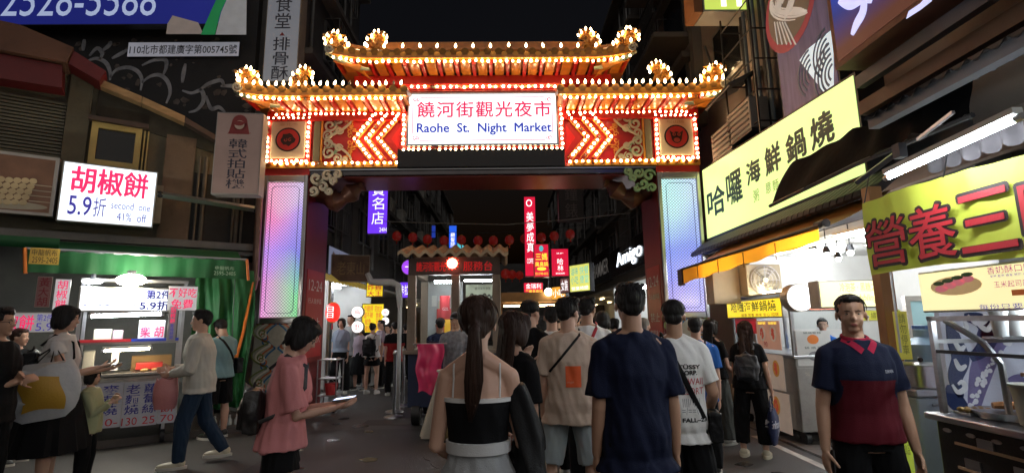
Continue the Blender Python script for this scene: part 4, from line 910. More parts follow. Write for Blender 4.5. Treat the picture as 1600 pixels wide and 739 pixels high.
sign(Fy(24), (674, 352, 681, 372), 'vertical_sign', 'tiny dark blue sign left of the small blue vertical sign', 'sign', lit('deep blue box', (.02, .06, .5), .45), dgrey, [], depth=.2)
t = thing('cyan_pennant', Fy(20).pt(*Fy(20).at(720, 385)), 'glowing cyan triangular sign beside the blue vertical sign', 'sign')
q = [Fy(20).at(*p) for p in ((714, 376), (727, 386), (714, 389))]; MB().prism(Fy(20), q[::-1], -.1, 0).build('panel', lit('cyan box', (.1, .65, .75), .7), t)
MB().prism(Fy(20), [(x*1.0-.02 if i == 0 else x, z-.03) for i, (x, z) in enumerate(q)][::-1], -.16, -.11).build('back', dgrey, t)
def round_sign(f, r, label, m, m2, chars, cat='sign'):
    a0, b0, a1, b1 = rect(f, r); cx, cz, R = (a0+a1)/2, (b0+b1)/2, (a1-a0)/2
    t = thing('round_sign', f.pt(cx, cz, -.1), label, cat); MB().disc(f, cx, cz, R, -.12, 0, 28).build('drum', alu, t, smooth=True); MB().disc(f, cx, cz, R*.92, .001, .008, 28).build('face', m, t)
    text(f, cx-R*.5, cz-R*.5, cx+R*.5, cz+R*.5, chars, m2, t, c=.009, bold=.008); return t
wl2 = lit('round white light', (1, .95, .92), 1.3); rf = mat('red film', (.5, .02, .04), .5, emit=.35, ecol=(.6, .02, .04), bump=0)
round_sign(Fy(12.6), (549, 477, 568, 498), 'upper round white lit sign with one red character', wl2, rf, '烏')
round_sign(Fy(12.6), (549, 500, 568, 521), 'lower round white lit sign with one red character', wl2, rf, '卦')
round_sign(Fy(14), (596, 482, 608, 494), 'small upper round sign with dark rim beside yellow menu', wl2, rf, '烏')
round_sign(Fy(14), (596, 495, 608, 507), 'small lower round sign with dark rim beside yellow menu', wl2, rf, '卦')
round_sign(Fy(13), (627, 404, 651, 431), 'round glowing purple sign half hidden by the booth', lit('purple round light', (.35, .06, .9), .9), wf_, '卡')
# chicken stall yellow menu and banner
yl2 = lit('yellow light box', (.95, .7, .02), .7)
sign(Fy(14), (565, 474, 600, 520), 'menu_board', 'yellow backlit menu board with red writing in the chicken stall', 'menu', yl2, dgrey, [('炸雞排 甜不辣 魷魚 雞翅'.replace(' ', '\n'), .1, .06, .5, .95, rf, {}), ('花枝丸\n香腸\n豆干\n米血', .58, .08, .92, .95, rf, {})], depth=.05)
sign(Fy(13), (572, 441, 599, 464), 'yellow_sign', 'small yellow sign with red characters at the end of long banner', 'sign', yl2, dgrey, [('炸雞', .08, .1, .92, .55, rf, dict(bold=.01)), ('大王', .08, .58, .92, .95, rf, dict(bold=.01))], depth=.08)
fl = FL(-4.05)
a0 = fl.at(512, 430)[0]; a1 = fl.at(571, 435)[0]
sign(fl, (a0, 3.05-.32, a1, 3.42-.0), 'long_banner', 'long pale blue shop banner with brown characters beyond left pillar', 'sign', mat('slate banner', (.22, .24, .32), .5, emit=.14, ecol=(.5, .55, .8)), dgrey, [('魚丸 ·福州·魚丸', .05, .15, .95, .85, mat('brown film', (.25, .12, .06), .5), dict(bold=.01))], px=False, depth=.08)
t = thing('amber_awning', (-3.8, 12.5, 2.6), 'translucent amber pleated awning under the long banner', 'awning')
mb = MB(); mb.grid(lambda u, v: V((-4.0+.25*v, 11+4*u, 2.72-.2*v-.02*sin(u*90))), 60, 3); mb.build('valance', mat('glowing amber plastic', (.5, .3, .05), .4, emit=.12, ecol=(1, .6, .1), var=.4, scale=6), t)  # glow put into the plastic for light coming through
sign(Fr((0, 13.6, 0), 20), (517, 398, 578, 440), 'wooden_signboard', 'dark brown carved signboard above the long banner', 'sign', mat('carved brown board', (.12, .06, .035), .6, var=.5, scale=6), mat('tan sign side', (.3, .25, .2)), [('老東山', .15, .25, .85, .75, mat('faded gilt', (.25, .15, .06), .5), {})], depth=.2)
def lantern(name, p, r, h, label, group=None, emit=.5, txt=None, fr=None, col=None):
    t = thing(name, p, label, 'lantern', group); p = V(p)
    mb = MB(); n = 14; rings = []
    for j in range(9):
        th = -pi/2+pi*j/8; rings.append([p+V((r*(.35+.65*cos(th))*(1+.03*(k % 2))*cos(2*pi*k/n), r*(.35+.65*cos(th))*(1+.03*(k % 2))*sin(2*pi*k/n), h*.5*sin(th))) for k in range(n)])
    mb.ring(rings); mb.build('shade', mat(f'lantern silk {emit}', col or ((.8, .02, .02) if emit > .3 else (.1, .007, .006)), .5, emit=emit, ecol=(.9, .03, .02), var=.3, scale=6, bump=0), t, smooth=True)
    for s in (-1, 1): MB().tube([p+V((0, 0, s*h*.5)), p+V((0, 0, s*h*.56))], r*.36, 10).build('collar', gold_p, t)
    MB().tube([p+V((0, 0, -h*.56)), p+V((0, 0, -h*.9))], [r*.1, r*.16], 6).build('tassel', red_p, t)
    if txt: text(fr.shift(0, 0, 0), p.x-r*.45, p.z-h*.3, p.x+r*.45, p.z+h*.3, txt, wf_, t, c=0, vert=True)
    return t
# row of red lanterns on a wire
FW = Fy(17); wire = []
LX = [(620, 369), (645, 371), (668, 374), (694, 376), (721, 375), (747, 376), (771, 376), (796, 375), (820, 373), (846, 371), (866, 369), (891, 366)]
for i, (x, y) in enumerate(LX):
    a, z = FW.at(x, y); wire.append(FW.pt(a, z+.26))
    ords = 'first second third fourth fifth sixth seventh eighth ninth tenth eleventh twelfth'.split()
    lantern('red_lantern', FW.pt(a, z), .15, .29, f'dim red lantern, {ords[i]} from the left on the wire across the street', 'red lanterns strung across the street', emit=.045)
t = thing('lantern_wire', wire[0], 'thin dark wire carrying the red lanterns across the street', 'wire')
MB().tube([V((-4.5, 17, wire[0].z+.2))]+wire+[V((4.4, 17, wire[-1].z+.25))], .012, 4).build('wire', black, t)
t = thing('overhead_cable', (0, 13, 4.5), 'pale sagging cable crossing above the street under the lintel', 'cable')
c0, c1, c2 = Fy(13).at(600, 346), Fy(13).at(790, 351), Fy(13).at(985, 333)
MB().tube([Fy(13).pt(*c0), Fy(13).pt(*Fy(13).at(690, 349)), Fy(13).pt(*c1), Fy(13).pt(*Fy(13).at(890, 343)), Fy(13).pt(*c2)], .012, 5).build('cable', mat('pale cable', (.3, .28, .25), .6), t)
lantern('paper_lantern', Fy(12).pt(*Fy(12).at(520, 488)), .16, .42, 'red cylindrical lantern with white character hanging in the white shop', emit=.8, txt='日日', fr=Fy(11.82))
for i, (x, y, yy) in enumerate(((790, 428, 22), (800, 429, 24), (812, 430, 26))):
    lantern('red_lantern', Fy(yy).pt(*Fy(yy).at(x, y)), .2, .38, ['leftmost', 'middle', 'rightmost'][i]+' of three far dim lanterns left of the red signs', 'far lanterns near the red signs', emit=.06)
# purple sign left of booth
sign(Fy(14), (624, 440, 640, 466), 'purple_sign', 'purple lit sign with white characters left of the booth', 'sign', purp, dgrey, [('卡拉', .1, .2, .9, .8, wf_, {})], depth=.1)
# white notice board, ladder, cabinet in the first left shop
t = thing('step_ladder', (-4.6, 12.2, 0), 'aluminium step ladder leaning in the white shop', 'ladder')
for s in (0, .35):
    MB().tube([(-4.5+s, 12.0, .02), (-4.85+s*.8, 12.5, 1.75)], .02, 5).build('stile', steel, t)
for k in range(6):
    u = (k+1)/7; MB().tube([(-4.5-.35*u, 12+.5*u, .02+1.73*u), (-4.15-.35*u-.07*u, 12+.5*u, .02+1.73*u)], .014, 5).build('rung', steel, t)
# ------------------------------------------------------------------ right side fascias beyond the gate
FRx = FR(4.05)
def rsign(px0, px1, pyc, z0, z1, name, label, face, texts, x=4.05, depth=.12, **k):
    f = FR(x); a0, a1 = f.at(px0, pyc)[0], f.at(px1, pyc)[0]
    return sign(f, (a0, z0, a1, z1), name, label, 'sign', face, dgrey, texts, px=False, depth=depth, **k)
f = FR(4.05)
za, zb = f.at(990, 378)[1], f.at(990, 413)[1]
rsign(953, 1022, 395, zb-.15, za+.15, 'black_fascia', 'black shop fascia with bright white rounded lettering', mat('black gloss panel', (.015, .015, .02), .25), [('Amigo', .2, .22, .8, .84, mat('white led letters', (.9, .9, .9), .3, emit=2.2, ecol=(.85, .92, 1), bump=0, var=0), dict(bold=.008, ext=.02))])
za, zb = f.at(945, 397)[1], f.at(945, 433)[1]
rsign(925, 952, 410, zb-.2, za+.2, 'black_fascia', 'unlit black fascia with grey block lettering left of the lit one', mat('black gloss panel', (.015, .015, .02), .25), [('HAMMER', .05, .3, .95, .75, mat('faint glow grey letters', (.28, .26, .24), .4, emit=.12), dict(bold=.008))])  # no lamp in these letters; a slight glow is added to show them
f9 = Fr((0, 15, 0), -60); 
sign(f9, (890, 412, 922, 456), 'yellow_menu_sign', 'yellow and teal backlit shop sign angled beyond the black fascia', 'sign', lit('pale yellow box', (.75, .75, .15), .8), dgrey, [('滷味\n小吃', .08, .1, .45, .7, mat('cyan film', (.05, .4, .45), .5, emit=.5), {}), ('快餐\n便當', .52, .1, .95, .7, mat('teal film', (.1, .5, .55)), {}), ('營業時間', .1, .8, .9, .93, wf_, {})], depth=.12)
sign(Fr((0, 18, 0), -60), (862, 447, 884, 468), 'orange_sign', 'orange backlit sign far down the right side', 'sign', lit('orange box', (.95, .4, .03), .8), dgrey, [('小吃', .1, .2, .9, .8, wf_, {})], depth=.12)
sign(Fr((0, 16.5, 0), -60), (875, 434, 890, 458), 'striped_sign', 'dim reddish sign between orange and yellow signs', 'sign', mat('dim red box', (.3, .1, .08), .5, emit=.15), dgrey, [('女裝', .15, .15, .85, .85, wf_, {})], depth=.12)
sign(Fy(14.3), (873, 290, 912, 345), 'vertical_sign', 'unlit dark vertical sign with grey characters high on right', 'sign', mat('dark film', (.05, .045, .045), .5), dgrey, [('鐘', .25, .02, .75, .42, mat('dim grey print', (.15, .13, .12), .5), {}), ('錶', .25, .5, .75, .92, mat('dim grey print', (.15, .13, .12)), {})], depth=.3)
# street lamp globe by the red signs
t = thing('globe_lamp', Fy(16).pt(*Fy(16).at(857, 456)), 'small glowing white globe lamp right of the small red sign', 'lamp')
p = Fy(16).pt(*Fy(16).at(857, 456)); MB().sph(p, .12, 12, 8).build('globe', mat('globe glow', (1, 1, 1), .3, emit=8, ecol=(1, .9, .65), var=0, bump=0), t, smooth=True); MB().tube([p+V((0, 0, .12)), p+V((0, 0, .7))], .02, 6).build('stem', dgrey, t)
# timber kiosk in mid street
t = thing('food_kiosk', (.8, 17, 0), 'amber lit timber kiosk standing in the middle of the street', 'kiosk')
tb = mat('warm timber', (.4, .2, .06), .6, var=.3, scale=4)
for x in (-.1, 1.7):
    for y in (16.4, 17.8): MB().box((x, y, 1.1), (.09, .09, 2.2)).build('post', tb, t)
MB().box((.8, 17.1, .5), (1.8, 1.3, 1.0)).build('counter', tb, t)
mb = MB(); mb.prism(Fy(16.1), [(-.5, 2.2), (2.1, 2.2), (1.7, 2.5), (-.1, 2.5)], -2, 0); mb.build('roof', tb, t)
MB().tube([(0, 16.5, 2.1), (1.6, 16.5, 2.1)], .03, 6).build('amber_tube', tubeO, t)
# ------------------------------------------------------------------ service booth
BX0, BX1, BY0, BY1 = -1.56, -.06, 8.5, 10.0
F = FY(8.5)
bo = thing('service_booth', ((BX0+BX1)/2, 9.2, 0), 'wheeled wooden service booth with wavy tiled roof and glass windows', 'booth')
wd = mat('weathered grey wood', (.26, .2, .15), .7, var=.3, scale=6, bump=.4, stretch=(1, 1, .3), dirt=.3)
base_m = mat('navy booth panel', (.02, .035, .09), .4, var=.3, dirt=.3)
for (cx_, cy_, sx_, sy_) in (((BX0+BX1)/2, 8.545, 1.46, .05), ((BX0+BX1)/2, 9.955, 1.46, .05), (BX0+.045, 9.25, .05, 1.355), (BX1-.045, 9.25, .05, 1.355)): MB().box((cx_, cy_, .69), (sx_, sy_, .82)).build('base_panel', base_m, bo, bev=.008)
for (cx_, cy_, sx_, sy_) in (((BX0+BX1)/2, 8.55, 1.6, .2), ((BX0+BX1)/2, 9.95, 1.6, .16), (BX0+.02, 9.26, .12, 1.215), (BX1-.02, 9.26, .12, 1.215)): MB().box((cx_, cy_, 1.13), (sx_, sy_, .06)).build('sill', wd, bo, bev=.008)
for x in (BX0+.06, (BX0+BX1)/2+.02, BX1-.06):
    for y in (BY0+.06, BY1-.06):
        if not (x > BX0+.1 and x < BX1-.1 and y > 9): MB().box((x, y, 1.76), (.13, .13, 1.2)).build('post', wd, bo, bev=.008)
MB().fb(F, BX0, 2.365, -.12, BX1, 2.64, 0).build('name_board', mat('dark name board', (.09, .06, .05), .6, var=.3), bo)
for x in (BX0+.06, BX1-.06): MB().box((x, 9.31, 2.5), (.1, 1.3, .25)).build('side_board', wd, bo)
for (x0, x1) in ((BX0+.13, -.87), (-.71, BX1-.13)): MB().fb(F, x0, 1.17, -.07, x1, 2.36, -.06).build('window_pane', glassm('clear glass'), bo)
MB().fb(F, BX0+.1, 2.64, -1.45, BX1-.1, 2.66, -.02).build('ceiling', wd, bo)
rd = mat('neon red lettering', (.6, .02, .02), .5, emit=.2, ecol=(.75, .02, .02), bump=0)
text(F, BX0+.13, 2.42, -.95, 2.58, '饒河街觀光', rd, bo, c=.004, bold=.01); text(F, -.66, 2.42, BX1-.12, 2.58, '服務台', rd, bo, c=.004, bold=.01)
mb = MB(); mb.grid(lambda u, v: V((BX0-.14+1.78*u, BY0-.2+1.9*v, 2.72+.22*(1-abs(2*v-1))+.035*sin(u*2*pi*9))), 90, 10); mb.build('wavy_roof', mat('brown roof tile', (.28, .17, .1), .6, var=.35, scale=6), bo, smooth=True)
mb = MB(); mb.grid(lambda u, v: V((BX0-.14+1.78*u, BY0-.205, 2.72+.035*sin(u*2*pi*9)-.06*v)), 90, 2); mb.build('roof_edge', mat('pale roof edge', (.5, .36, .22), .6, var=.3), bo)
# back poster inside
cg = mat('celadon poster', (.33, .36, .26), .6, emit=.06)
MB().fb(FY(9.9), -.72, 1.5, -.02, BX1-.1, 2.3, 0).build('poster', cg, bo)
mb = MB(); f = FY(9.9)
random.seed(4)
for i in range(7): ribbon(mb, f, smooth_curve([(-.66+.08*i, 2.05+.04*sin(i)), (-.6+.08*i, 2.1+.02*cos(i*2)), (-.56+.08*i, 2.04)]), .02, .004)
for k in range(3):
    cx, cz = -.55+.2*k, 1.75-.05*k; mb.disc(f, cx, cz+.1, .04, .002, .006, 10)
    mb.prism(f, [(cx-.07, cz+.06), (cx-.03, cz-.14), (cx+.05, cz-.12), (cx+.07, cz+.05)], .002, .006)
mb.build('ink_drawing', mat('ink black', (.03, .03, .02), .6), bo, kind='stuff')
text(f, -.55, 2.2, -.25, 2.25, '饒河夜市導覽', mat('ink black', (.03, .03, .02), .6), bo)
MB().fb(FY(9.92), BX0+.12, 1.17, -.02, -.78, 2.36, 0).build('back_board', mat('pale grey board', (.4, .42, .42), .6, var=.25, scale=3), bo)
for k in range(5): MB().fb(FY(9.88), BX0+.2+.12*k, 1.9-.1*(k % 2), -.01, BX0+.29+.12*k, 2.1-.1*(k % 3), 0).build('pinned_notice', [wp_ := mat('white paper', (.6, .6, .56), .7), cg][k % 2], bo)
MB().fb(FY(9.85), BX0+.3, 1.4, -.02, -.95, 1.85, 0).build('red_shelf', mat('red shelf', (.45, .03, .03), .5), bo)
MB().fb(FY(9.8), BX0+.45, 1.25, -.02, -1.0, 1.65, 0).build('yellow_sheet', mat('amber sheet', (.7, .4, .03), .5, emit=.2), bo)
MB().tube([(BX0+.4, 8.75, 2.27), (BX0+.82, 8.75, 2.27)], .022, 8).build('booth_tube', tubeW, bo); MB().tube([(-.66, 8.75, 2.28), (-.2, 8.75, 2.28)], .016, 8).build('booth_tube', tubeW, bo)
for x in (BX0+.15, BX1-.15):
    for y in (8.62, 9.85):
        MB().tube([(x-.06, y, .17), (x+.06, y, .17)], .168, 18).build('wheel', black, bo, smooth=True); MB().tube([(x-.07, y, .17), (x+.07, y, .17)], .07, 12).build('wheel_hub', steel, bo)
ptext(FY(8.5), '單行道', (676, 556, 690, 566), mat('pale print', (.5, .45, .4), .5), bo, c=.03)
mb = MB(); mb.disc(F, BX0+.25, .85, .07, .03, .034, 16); mb.disc(F, BX0+.5, .8, .05, .03, .034, 16); mb.build('printed_dot', mat('dull red print', (.35, .04, .03), .5), bo)
# red warning lamp on the booth
t = thing('beacon', F.pt(*F.at(707, 412)), 'glowing red and white beacon on the booth name board', 'lamp')
q = F.pt(*F.at(707, 412), .05); MB().sph(q, (.085, .05, .085), 16, 10).build('lens', mat('beacon glow', (1, .1, .05), .3, emit=9, ecol=(1, .25, .16), var=0, bump=0), t, smooth=True)
MB().tube([q+V((0, .1, 0)), q+V((0, .03, 0))], .09, 16).build('beacon_base', black, t)
mb = MB()
for k in range(12):
    a = 2*pi*k/12; mb.sph(q+V((.1*cos(a), .02, .1*sin(a))), .008, 6, 4)
mb.build('led_ring', mat('red led', (1, .05, .03), .4, emit=5, ecol=(1, .02, .01), var=0, bump=0), t, kind='stuff')
# pink plastic sheet hanging on the booth front
t = thing('pink_bag', FY(7.9).pt(-1.1, .9, 0), 'bright pink plastic bag hanging on the front of the booth', 'bag')
f8 = FY(7.9); a0, z0, a1, z1 = rect(f8, (650, 537, 693, 613))
def pk(u, v):
    s = .02*sin(u*14)+.025*noise.noise(V((u*5, v*5, 1)))
    return f8.pt(a0+(a1-a0)*(u*(1-.12*v)+.06*v)+.02*sin(v*9), z1-(z1-z0)*v+.03*sin(u*8)*v, s+.05*sin(pi*u))
mb = MB(); mb.grid(pk, 24, 20); mb.build('plastic', mat('pink plastic', (.8, .05, .16), .3, var=.2, bump=.3, bscale=20), t, smooth=True)
MB().tube([f8.pt(a0-.05, z1+.0, .0), f8.pt(a1+.05, z1+.0, .0)], .012, 6).build('hanging_rail', steel, t)
# white cloth draped table and sack
t = thing('draped_table', (-1.0, 7.6, 0), 'small table draped in a stained white cloth beside the booth', 'table')
def cone(u, v):
    a = 2*pi*u; r = (.16+.2*v)*(1+.1*sin(a*7)*v); return V((-.82-.12*v+r*cos(a)*.7, 7.65+r*sin(a)*.6, .92-.9*v))
mb = MB(); mb.grid(cone, 56, 12); mb.build('cloth', mat('off white cloth', (.4, .35, .28), .8, var=.15, dirt=.25), t, smooth=True)
MB().tube([(-.82, 7.65, .9), (-.82, 7.65, .925)], .15, 20).build('table_top', mat('white plastic', (.6, .58, .5), .4), t)
t = thing('sack', (-.75, 7.4, 0), 'tan paper sack slumped at the foot of the draped table', 'sack')
mb = MB(); mb.sph((-.72, 7.45, .2), (.2, .18, .24), 16, 12)
mb.v = [tuple(V(v)+V((.05*noise.noise(V(v)*7), .05*noise.noise(V(v)*7+V((9, 0, 0))), 0))) for v in mb.v]; mb.v = [(x, y, max(.003, z)) for x, y, z in mb.v]
mb.build('sack_body', mat('tan sack', (.4, .28, .14), .8, bump=.4, bscale=20), t, smooth=True)
# crowd barrier posts left of the booth
for i, (x, y) in enumerate(((-2.02, 9.9), (-1.92, 9.35), (-2.0, 10.6))):
    t = thing('barrier_post', (x, y, 0), ['middle', 'nearest', 'farthest'][i]+' steel barrier post left of the booth', 'post', 'barrier posts left of the booth')
    MB().tube([(x, y, .0), (x, y, .02), (x, y, .05)], [.17, .16, .04], 16).build('base', steel, t, smooth=True); MB().tube([(x, y, .05), (x, y, 1.05)], .025, 8).build('pole', steel, t, smooth=True); MB().sph((x, y, 1.07), .04, 8, 6).build('knob', steel, t, smooth=True)
# tall pole with bent duct arm
t = thing('duct_pole', (-2.0, 10.2, 0), 'pale bent duct arm on a tall post left of the booth', 'duct')
F10 = FY(10.2); P10 = lambda px, py: F10.pt(*F10.at(px, py))
MB().tube([P10(574, 427), P10(580, 440), P10(592, 441), P10(612, 441), P10(622, 446), P10(624, 462), P10(625, 480)], [.05, .07, .07, .07, .07, .06, .05], 8).build('duct', mat('pale duct', (.4, .38, .36), .5), t, smooth=True)
MB().tube([P10(625, 480), V((P10(625, 480).x, 10.2, .0))], .04, 8).build('post', mat('white post', (.45, .44, .42), .5), t, smooth=True)
# trolley by the left pillar
t = thing('hand_trolley', (-3.25, 10.1, 0), 'small steel trolley with red bucket beside the left pillar', 'trolley')
for x in (-3.45, -3.1):
    for y in (9.9, 10.3): MB().tube([(x, y, .1), (x, y, .95)], .013, 5).build('frame_post', steel, t)
for z in (.3, .6, .94):
    MB().box((-3.275, 10.1, z), (.36, .42, .015)).build('trolley_shelf', steel, t)
for x in (-3.42, -3.13): MB().tube([(x-.02, 9.92, .06), (x+.02, 9.92, .06)], .06, 10).build('castor', black, t)
t = thing('bucket', (-3.2, 9.95, .31), 'red bucket standing on the trolley shelf', 'bucket'); MB().tube([(-3.22, 10.0, .31), (-3.22, 10.0, .52)], [.09, .12], 12).build('pail', mat('red plastic', (.6, .05, .05)), t); MB().tube([(-3.33, 10, .5), (-3.22, 9.96, .6), (-3.11, 10, .5)], .006, 4).build('handle', steel, t)
# ------------------------------------------------------------------ right side: big yellow-green sign and shop
S = FR(3.75)
yg = lit('lime white light box', (.75, .95, .34), .92, var=.12); ink = mat('dark green film', (.02, .07, .05), .5, emit=.06)
a0, a1 = -9.35, -5.08
bs = thing('seafood_light_box', S.pt((a0+a1)/2, 3, -.2), 'huge lime green light box sign with black brush characters on the right', 'sign')
zz = lambda a: (3.02, 4.36-.05*(a-a0))
MB().prism(S, [(a0, 3.0), (a1, 3.0), (a1, zz(a1)[1]), (a0, zz(a0)[1])], -.3, 0).build('frame', dgrey, bs)
MB().prism(S, [(a0+.03, 3.04), (a1-.03, 3.04), (a1-.03, zz(a1)[1]-.03), (a0+.03, zz(a0)[1]-.03)], .001, .008).build('face', yg, bs)
for ch, r in (('哈', (1106, 292, 1134, 336)), ('囉', (1136, 268, 1160, 318)), ('海', (1167, 250, 1189, 286)), ('鮮', (1196, 226, 1221, 270)), ('鍋', (1229, 205, 1260, 250)), ('燒', (1267, 177, 1304, 228))):
    f0, z0, f1, z1 = rect(S, r); text(S, f0, z0, f1, z1, ch, ink, bs, c=.0085, heavy=.012)
of = mat('olive film', (.25, .35, .05), .5, emit=.2)
for ch, r in (('粥', (1178, 296, 1187, 315)), ('意', (1197, 284, 1206, 302)), ('麵', (1208, 280, 1218, 298))): f0, z0, f1, z1 = rect(S, r); text(S, f0, z0, f1, z1, ch, of, bs, c=.0085)
# building behind, above the sign
R1 = FR(4.3)
b = thing('right_tower', (8, 10, 0), 'tall beige rendered building with iron balconies on the right', 'building')
MB().fb(R1, -13.0, 3.3, -6, 1, 15, 0).build('wall', conc2, b)
MB().fb(R1, -10.4, 5.6, .001, -10.2, 15, .2).build('pilaster', conc, b)
for k in range(3):
    z = 5.6+k*2.2
    MB().fb(R1, -12.9, z, .002, -10.6, z+.12, .9).build('balcony_slab', conc, b)
    g = MB()
    for j in range(22): g.tube([R1.pt(-12.85+j*.105, z+.12, .86), R1.pt(-12.85+j*.105, z+1.1, .86)], .011, 4)
    for zz_ in (.15, .6, 1.1): g.tube([R1.pt(-12.9, z+zz_, .86), R1.pt(-10.6, z+zz_, .86)], .018, 4)
    g.build('balcony_railing', mat('black iron', (.03, .03, .03), .5, .5), b)
    w_ = MB().fb(R1, -12.4, z+.3, .001, -11.0, z+1.9, .05).build('window', wfr, b); MB().fb(R1, -12.32, z+.38, .051, -11.08, z+1.82, .06).build('pane', dwin, w_)
    w_ = MB().fb(R1, -9.6, z+.4, .001, -8.4, z+1.6, .05).build('window', wfr, b); MB().fb(R1, -9.52, z+.48, .051, -8.48, z+1.52, .06).build('pane', dwin, w_)
# pipes rack climbing the wall
pm = mat('blue grey pipe', (.16, .2, .23), .45, .3, var=.3, dirt=.3)
for i in range(6): MB().tube([R1.pt(-8.2+.16*i, 4.2, .12+.05*(i % 2)), R1.pt(-8.2+.16*i, 12, .12+.05*(i % 2))], [.045, .03, .055, .03, .05, .035][i], 8).build('riser_pipe', pm if i % 2 else dgrey, b, smooth=True)
g = MB()
for k in range(14):
    z = 4.5+k*.5; g.tube([R1.pt(-8.3, z, .02), R1.pt(-8.3, z, .45), R1.pt(-7.3, z, .45), R1.pt(-7.3, z, .02)], .014, 4)
for a in (-8.3, -7.3): g.tube([R1.pt(a, 4.3, .45), R1.pt(a, 12, .45)], .016, 4)
g.build('pipe_cage', dgrey, b)
MB().tube([R1.pt(*R1.at(1103, 73), .02), R1.pt(R1.at(1155, 104)[0], R1.at(1155, 104)[1], .5)], .02, 5).build('flag_pole', steel, b)
t = thing('small_canopy', R1.pt(-8.8, 5, .3), 'small bluish sheet metal canopy on the beige wall', 'canopy')
q = R1.at(1175, 145); mb = MB(); mb.grid(lambda u, v: R1.pt(q[0]-.5+1.0*u, q[1]+.25-.3*v+.01*sin(u*60), .02+.6*v), 24, 3); mb.build('sheet', mat('blue grey sheet', (.2, .24, .28), .5, .3), t)
MB().tube([R1.pt(q[0]-.5, q[1]-.1, .6), R1.pt(q[0]+.5, q[1]-.1, .6)], .02, 5).build('front_bar', dgrey, t)
# air units standing behind the lime sign
for i, (px, py) in enumerate(((1168, 190), (1140, 222))):
    a, z = R1.at(px, py, .35); o = thing('air_conditioner', R1.pt(a, z, .35), ['upper', 'lower'][i]+' air conditioner unit perched behind the lime sign', 'air conditioner')
    MB().fb(R1, a-.4, z-.25, .2, a+.4, z+.25, .5).build('casing', acm, o, bev=.015); m_ = MB()
    for k in range(5): m_.fb(R1, a-.35, z-.2+.09*k, .5, a+.35, z-.17+.09*k, .512)
    m_.build('louvre', dgrey, o, kind='stuff'); MB().fb(R1, a-.4, z-.3, .0, a+.4, z-.26, .5).build('bracket', dgrey, o)
# noodle bowl billboard
Bf = FR(4.0); a0, a1 = Bf.at(1211, 60)[0], Bf.at(1305, 60)[0]
t = thing('noodle_billboard', Bf.pt((a0+a1)/2, 4.4, -.1), 'tall billboard printed with noodle bowl, dark wood and wave pattern', 'billboard')
MB().fb(Bf, a0, 4.2, -.15, a1, 9, 0).build('frame', dgrey, t)
MB().fb(Bf, a0+.03, 4.23, .001, a1-.03, 8.97, .006).build('print', mat('violet wood print', (.06, .045, .08), .5, emit=.12, ecol=(.3, .22, .4), var=.6, scale=3, stretch=(1, 5, .6)), t)
PB = lambda px, py: Bf.at(px, py)
cx, cz = PB(1233, 10); mb = MB(); mb.disc(Bf, cx, cz, .62, .007, .011, 32); mb.build('bowl_rim', mat('maroon print2', (.35, .05, .07), .5, emit=.2), t)
MB().disc(Bf, cx, cz+.03, .53, .011, .013, 32).build('bowl_broth', mat('broth print', (.25, .2, .16), .5, emit=.08), t)
mb = MB(); random.seed(8)
for i in range(14): ribbon(mb, Bf, [(cx+(.45-.03*i)*cos(u*5+i), cz+.02+(.4-.025*i)*sin(u*4+i*.7)) for u in [j/16 for j in range(17)]], .018, .014+.0006*i)
mb.build('printed_noodles', mat('noodle print', (.6, .55, .5), .5, emit=.3), t, kind='stuff')
wv = mat('pale wave print', (.6, .7, .75), .5, emit=.5, ecol=(.7, .85, .95))
dn = mat('night blue print', (.05, .09, .16), .5, emit=.08)
mb = MB(); mb.prism(Bf, [PB(1303, 45), PB(1262, 78), PB(1250, 95), PB(1300, 160), PB(1304, 160)], .007, .009); mb.build('wave_ground', wv, t)
mb = MB()
for c_, n_ in (((1304, 112), 5), ((1270, 112), 4), ((1296, 80), 4)):
    x, z = PB(*c_)
    for k in range(n_): ribbon(mb, Bf, [(x-(.1+.07*k)*cos(u), z+(.1+.07*k)*sin(u)) for u in [-.9+j*.22 for j in range(12)]], .017, .0095+.0004*k, False)
mb.build('wave_lines', dn, t)
mb = MB()
for k in range(5): p, q = PB(1212+4*k, 35), PB(1217+7*k, 70); mb.tube([Bf.pt(*p, .012), Bf.pt(*q, .012)], .013, 4)
mb.build('printed_chopsticks', mat('noodle print', (.6, .55, .5)), t)
# big blue sign box
Cf = FR(3.3); z0 = 3.98
a0 = Cf.at(1307, 121)[0]
t = thing('blue_light_box', Cf.pt(-3, 4, -.2), 'dark blue light box with wooden frame and pale brush stroke at upper right', 'sign')
MB().fb(Cf, a0, z0, -.42, -1.2, 7.5, 0).build('frame', mat('red brown timber', (.3, .13, .08), .6, var=.3), t)
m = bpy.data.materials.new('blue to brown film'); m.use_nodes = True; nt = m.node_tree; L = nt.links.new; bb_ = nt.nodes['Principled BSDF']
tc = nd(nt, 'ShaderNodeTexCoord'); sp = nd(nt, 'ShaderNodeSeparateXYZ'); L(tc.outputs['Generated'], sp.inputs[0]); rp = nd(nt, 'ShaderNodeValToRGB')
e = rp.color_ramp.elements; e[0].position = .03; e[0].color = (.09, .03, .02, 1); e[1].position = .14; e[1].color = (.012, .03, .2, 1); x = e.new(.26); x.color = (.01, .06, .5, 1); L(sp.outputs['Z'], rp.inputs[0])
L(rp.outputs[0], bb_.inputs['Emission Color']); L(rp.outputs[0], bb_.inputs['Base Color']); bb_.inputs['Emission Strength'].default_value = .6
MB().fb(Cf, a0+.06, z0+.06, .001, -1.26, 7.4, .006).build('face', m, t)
pw = mat('pale violet film', (.5, .5, .75), .5, emit=.7, ecol=(.6, .6, .9))
mb = MB(); P_ = lambda *p: Cf.at(*p)
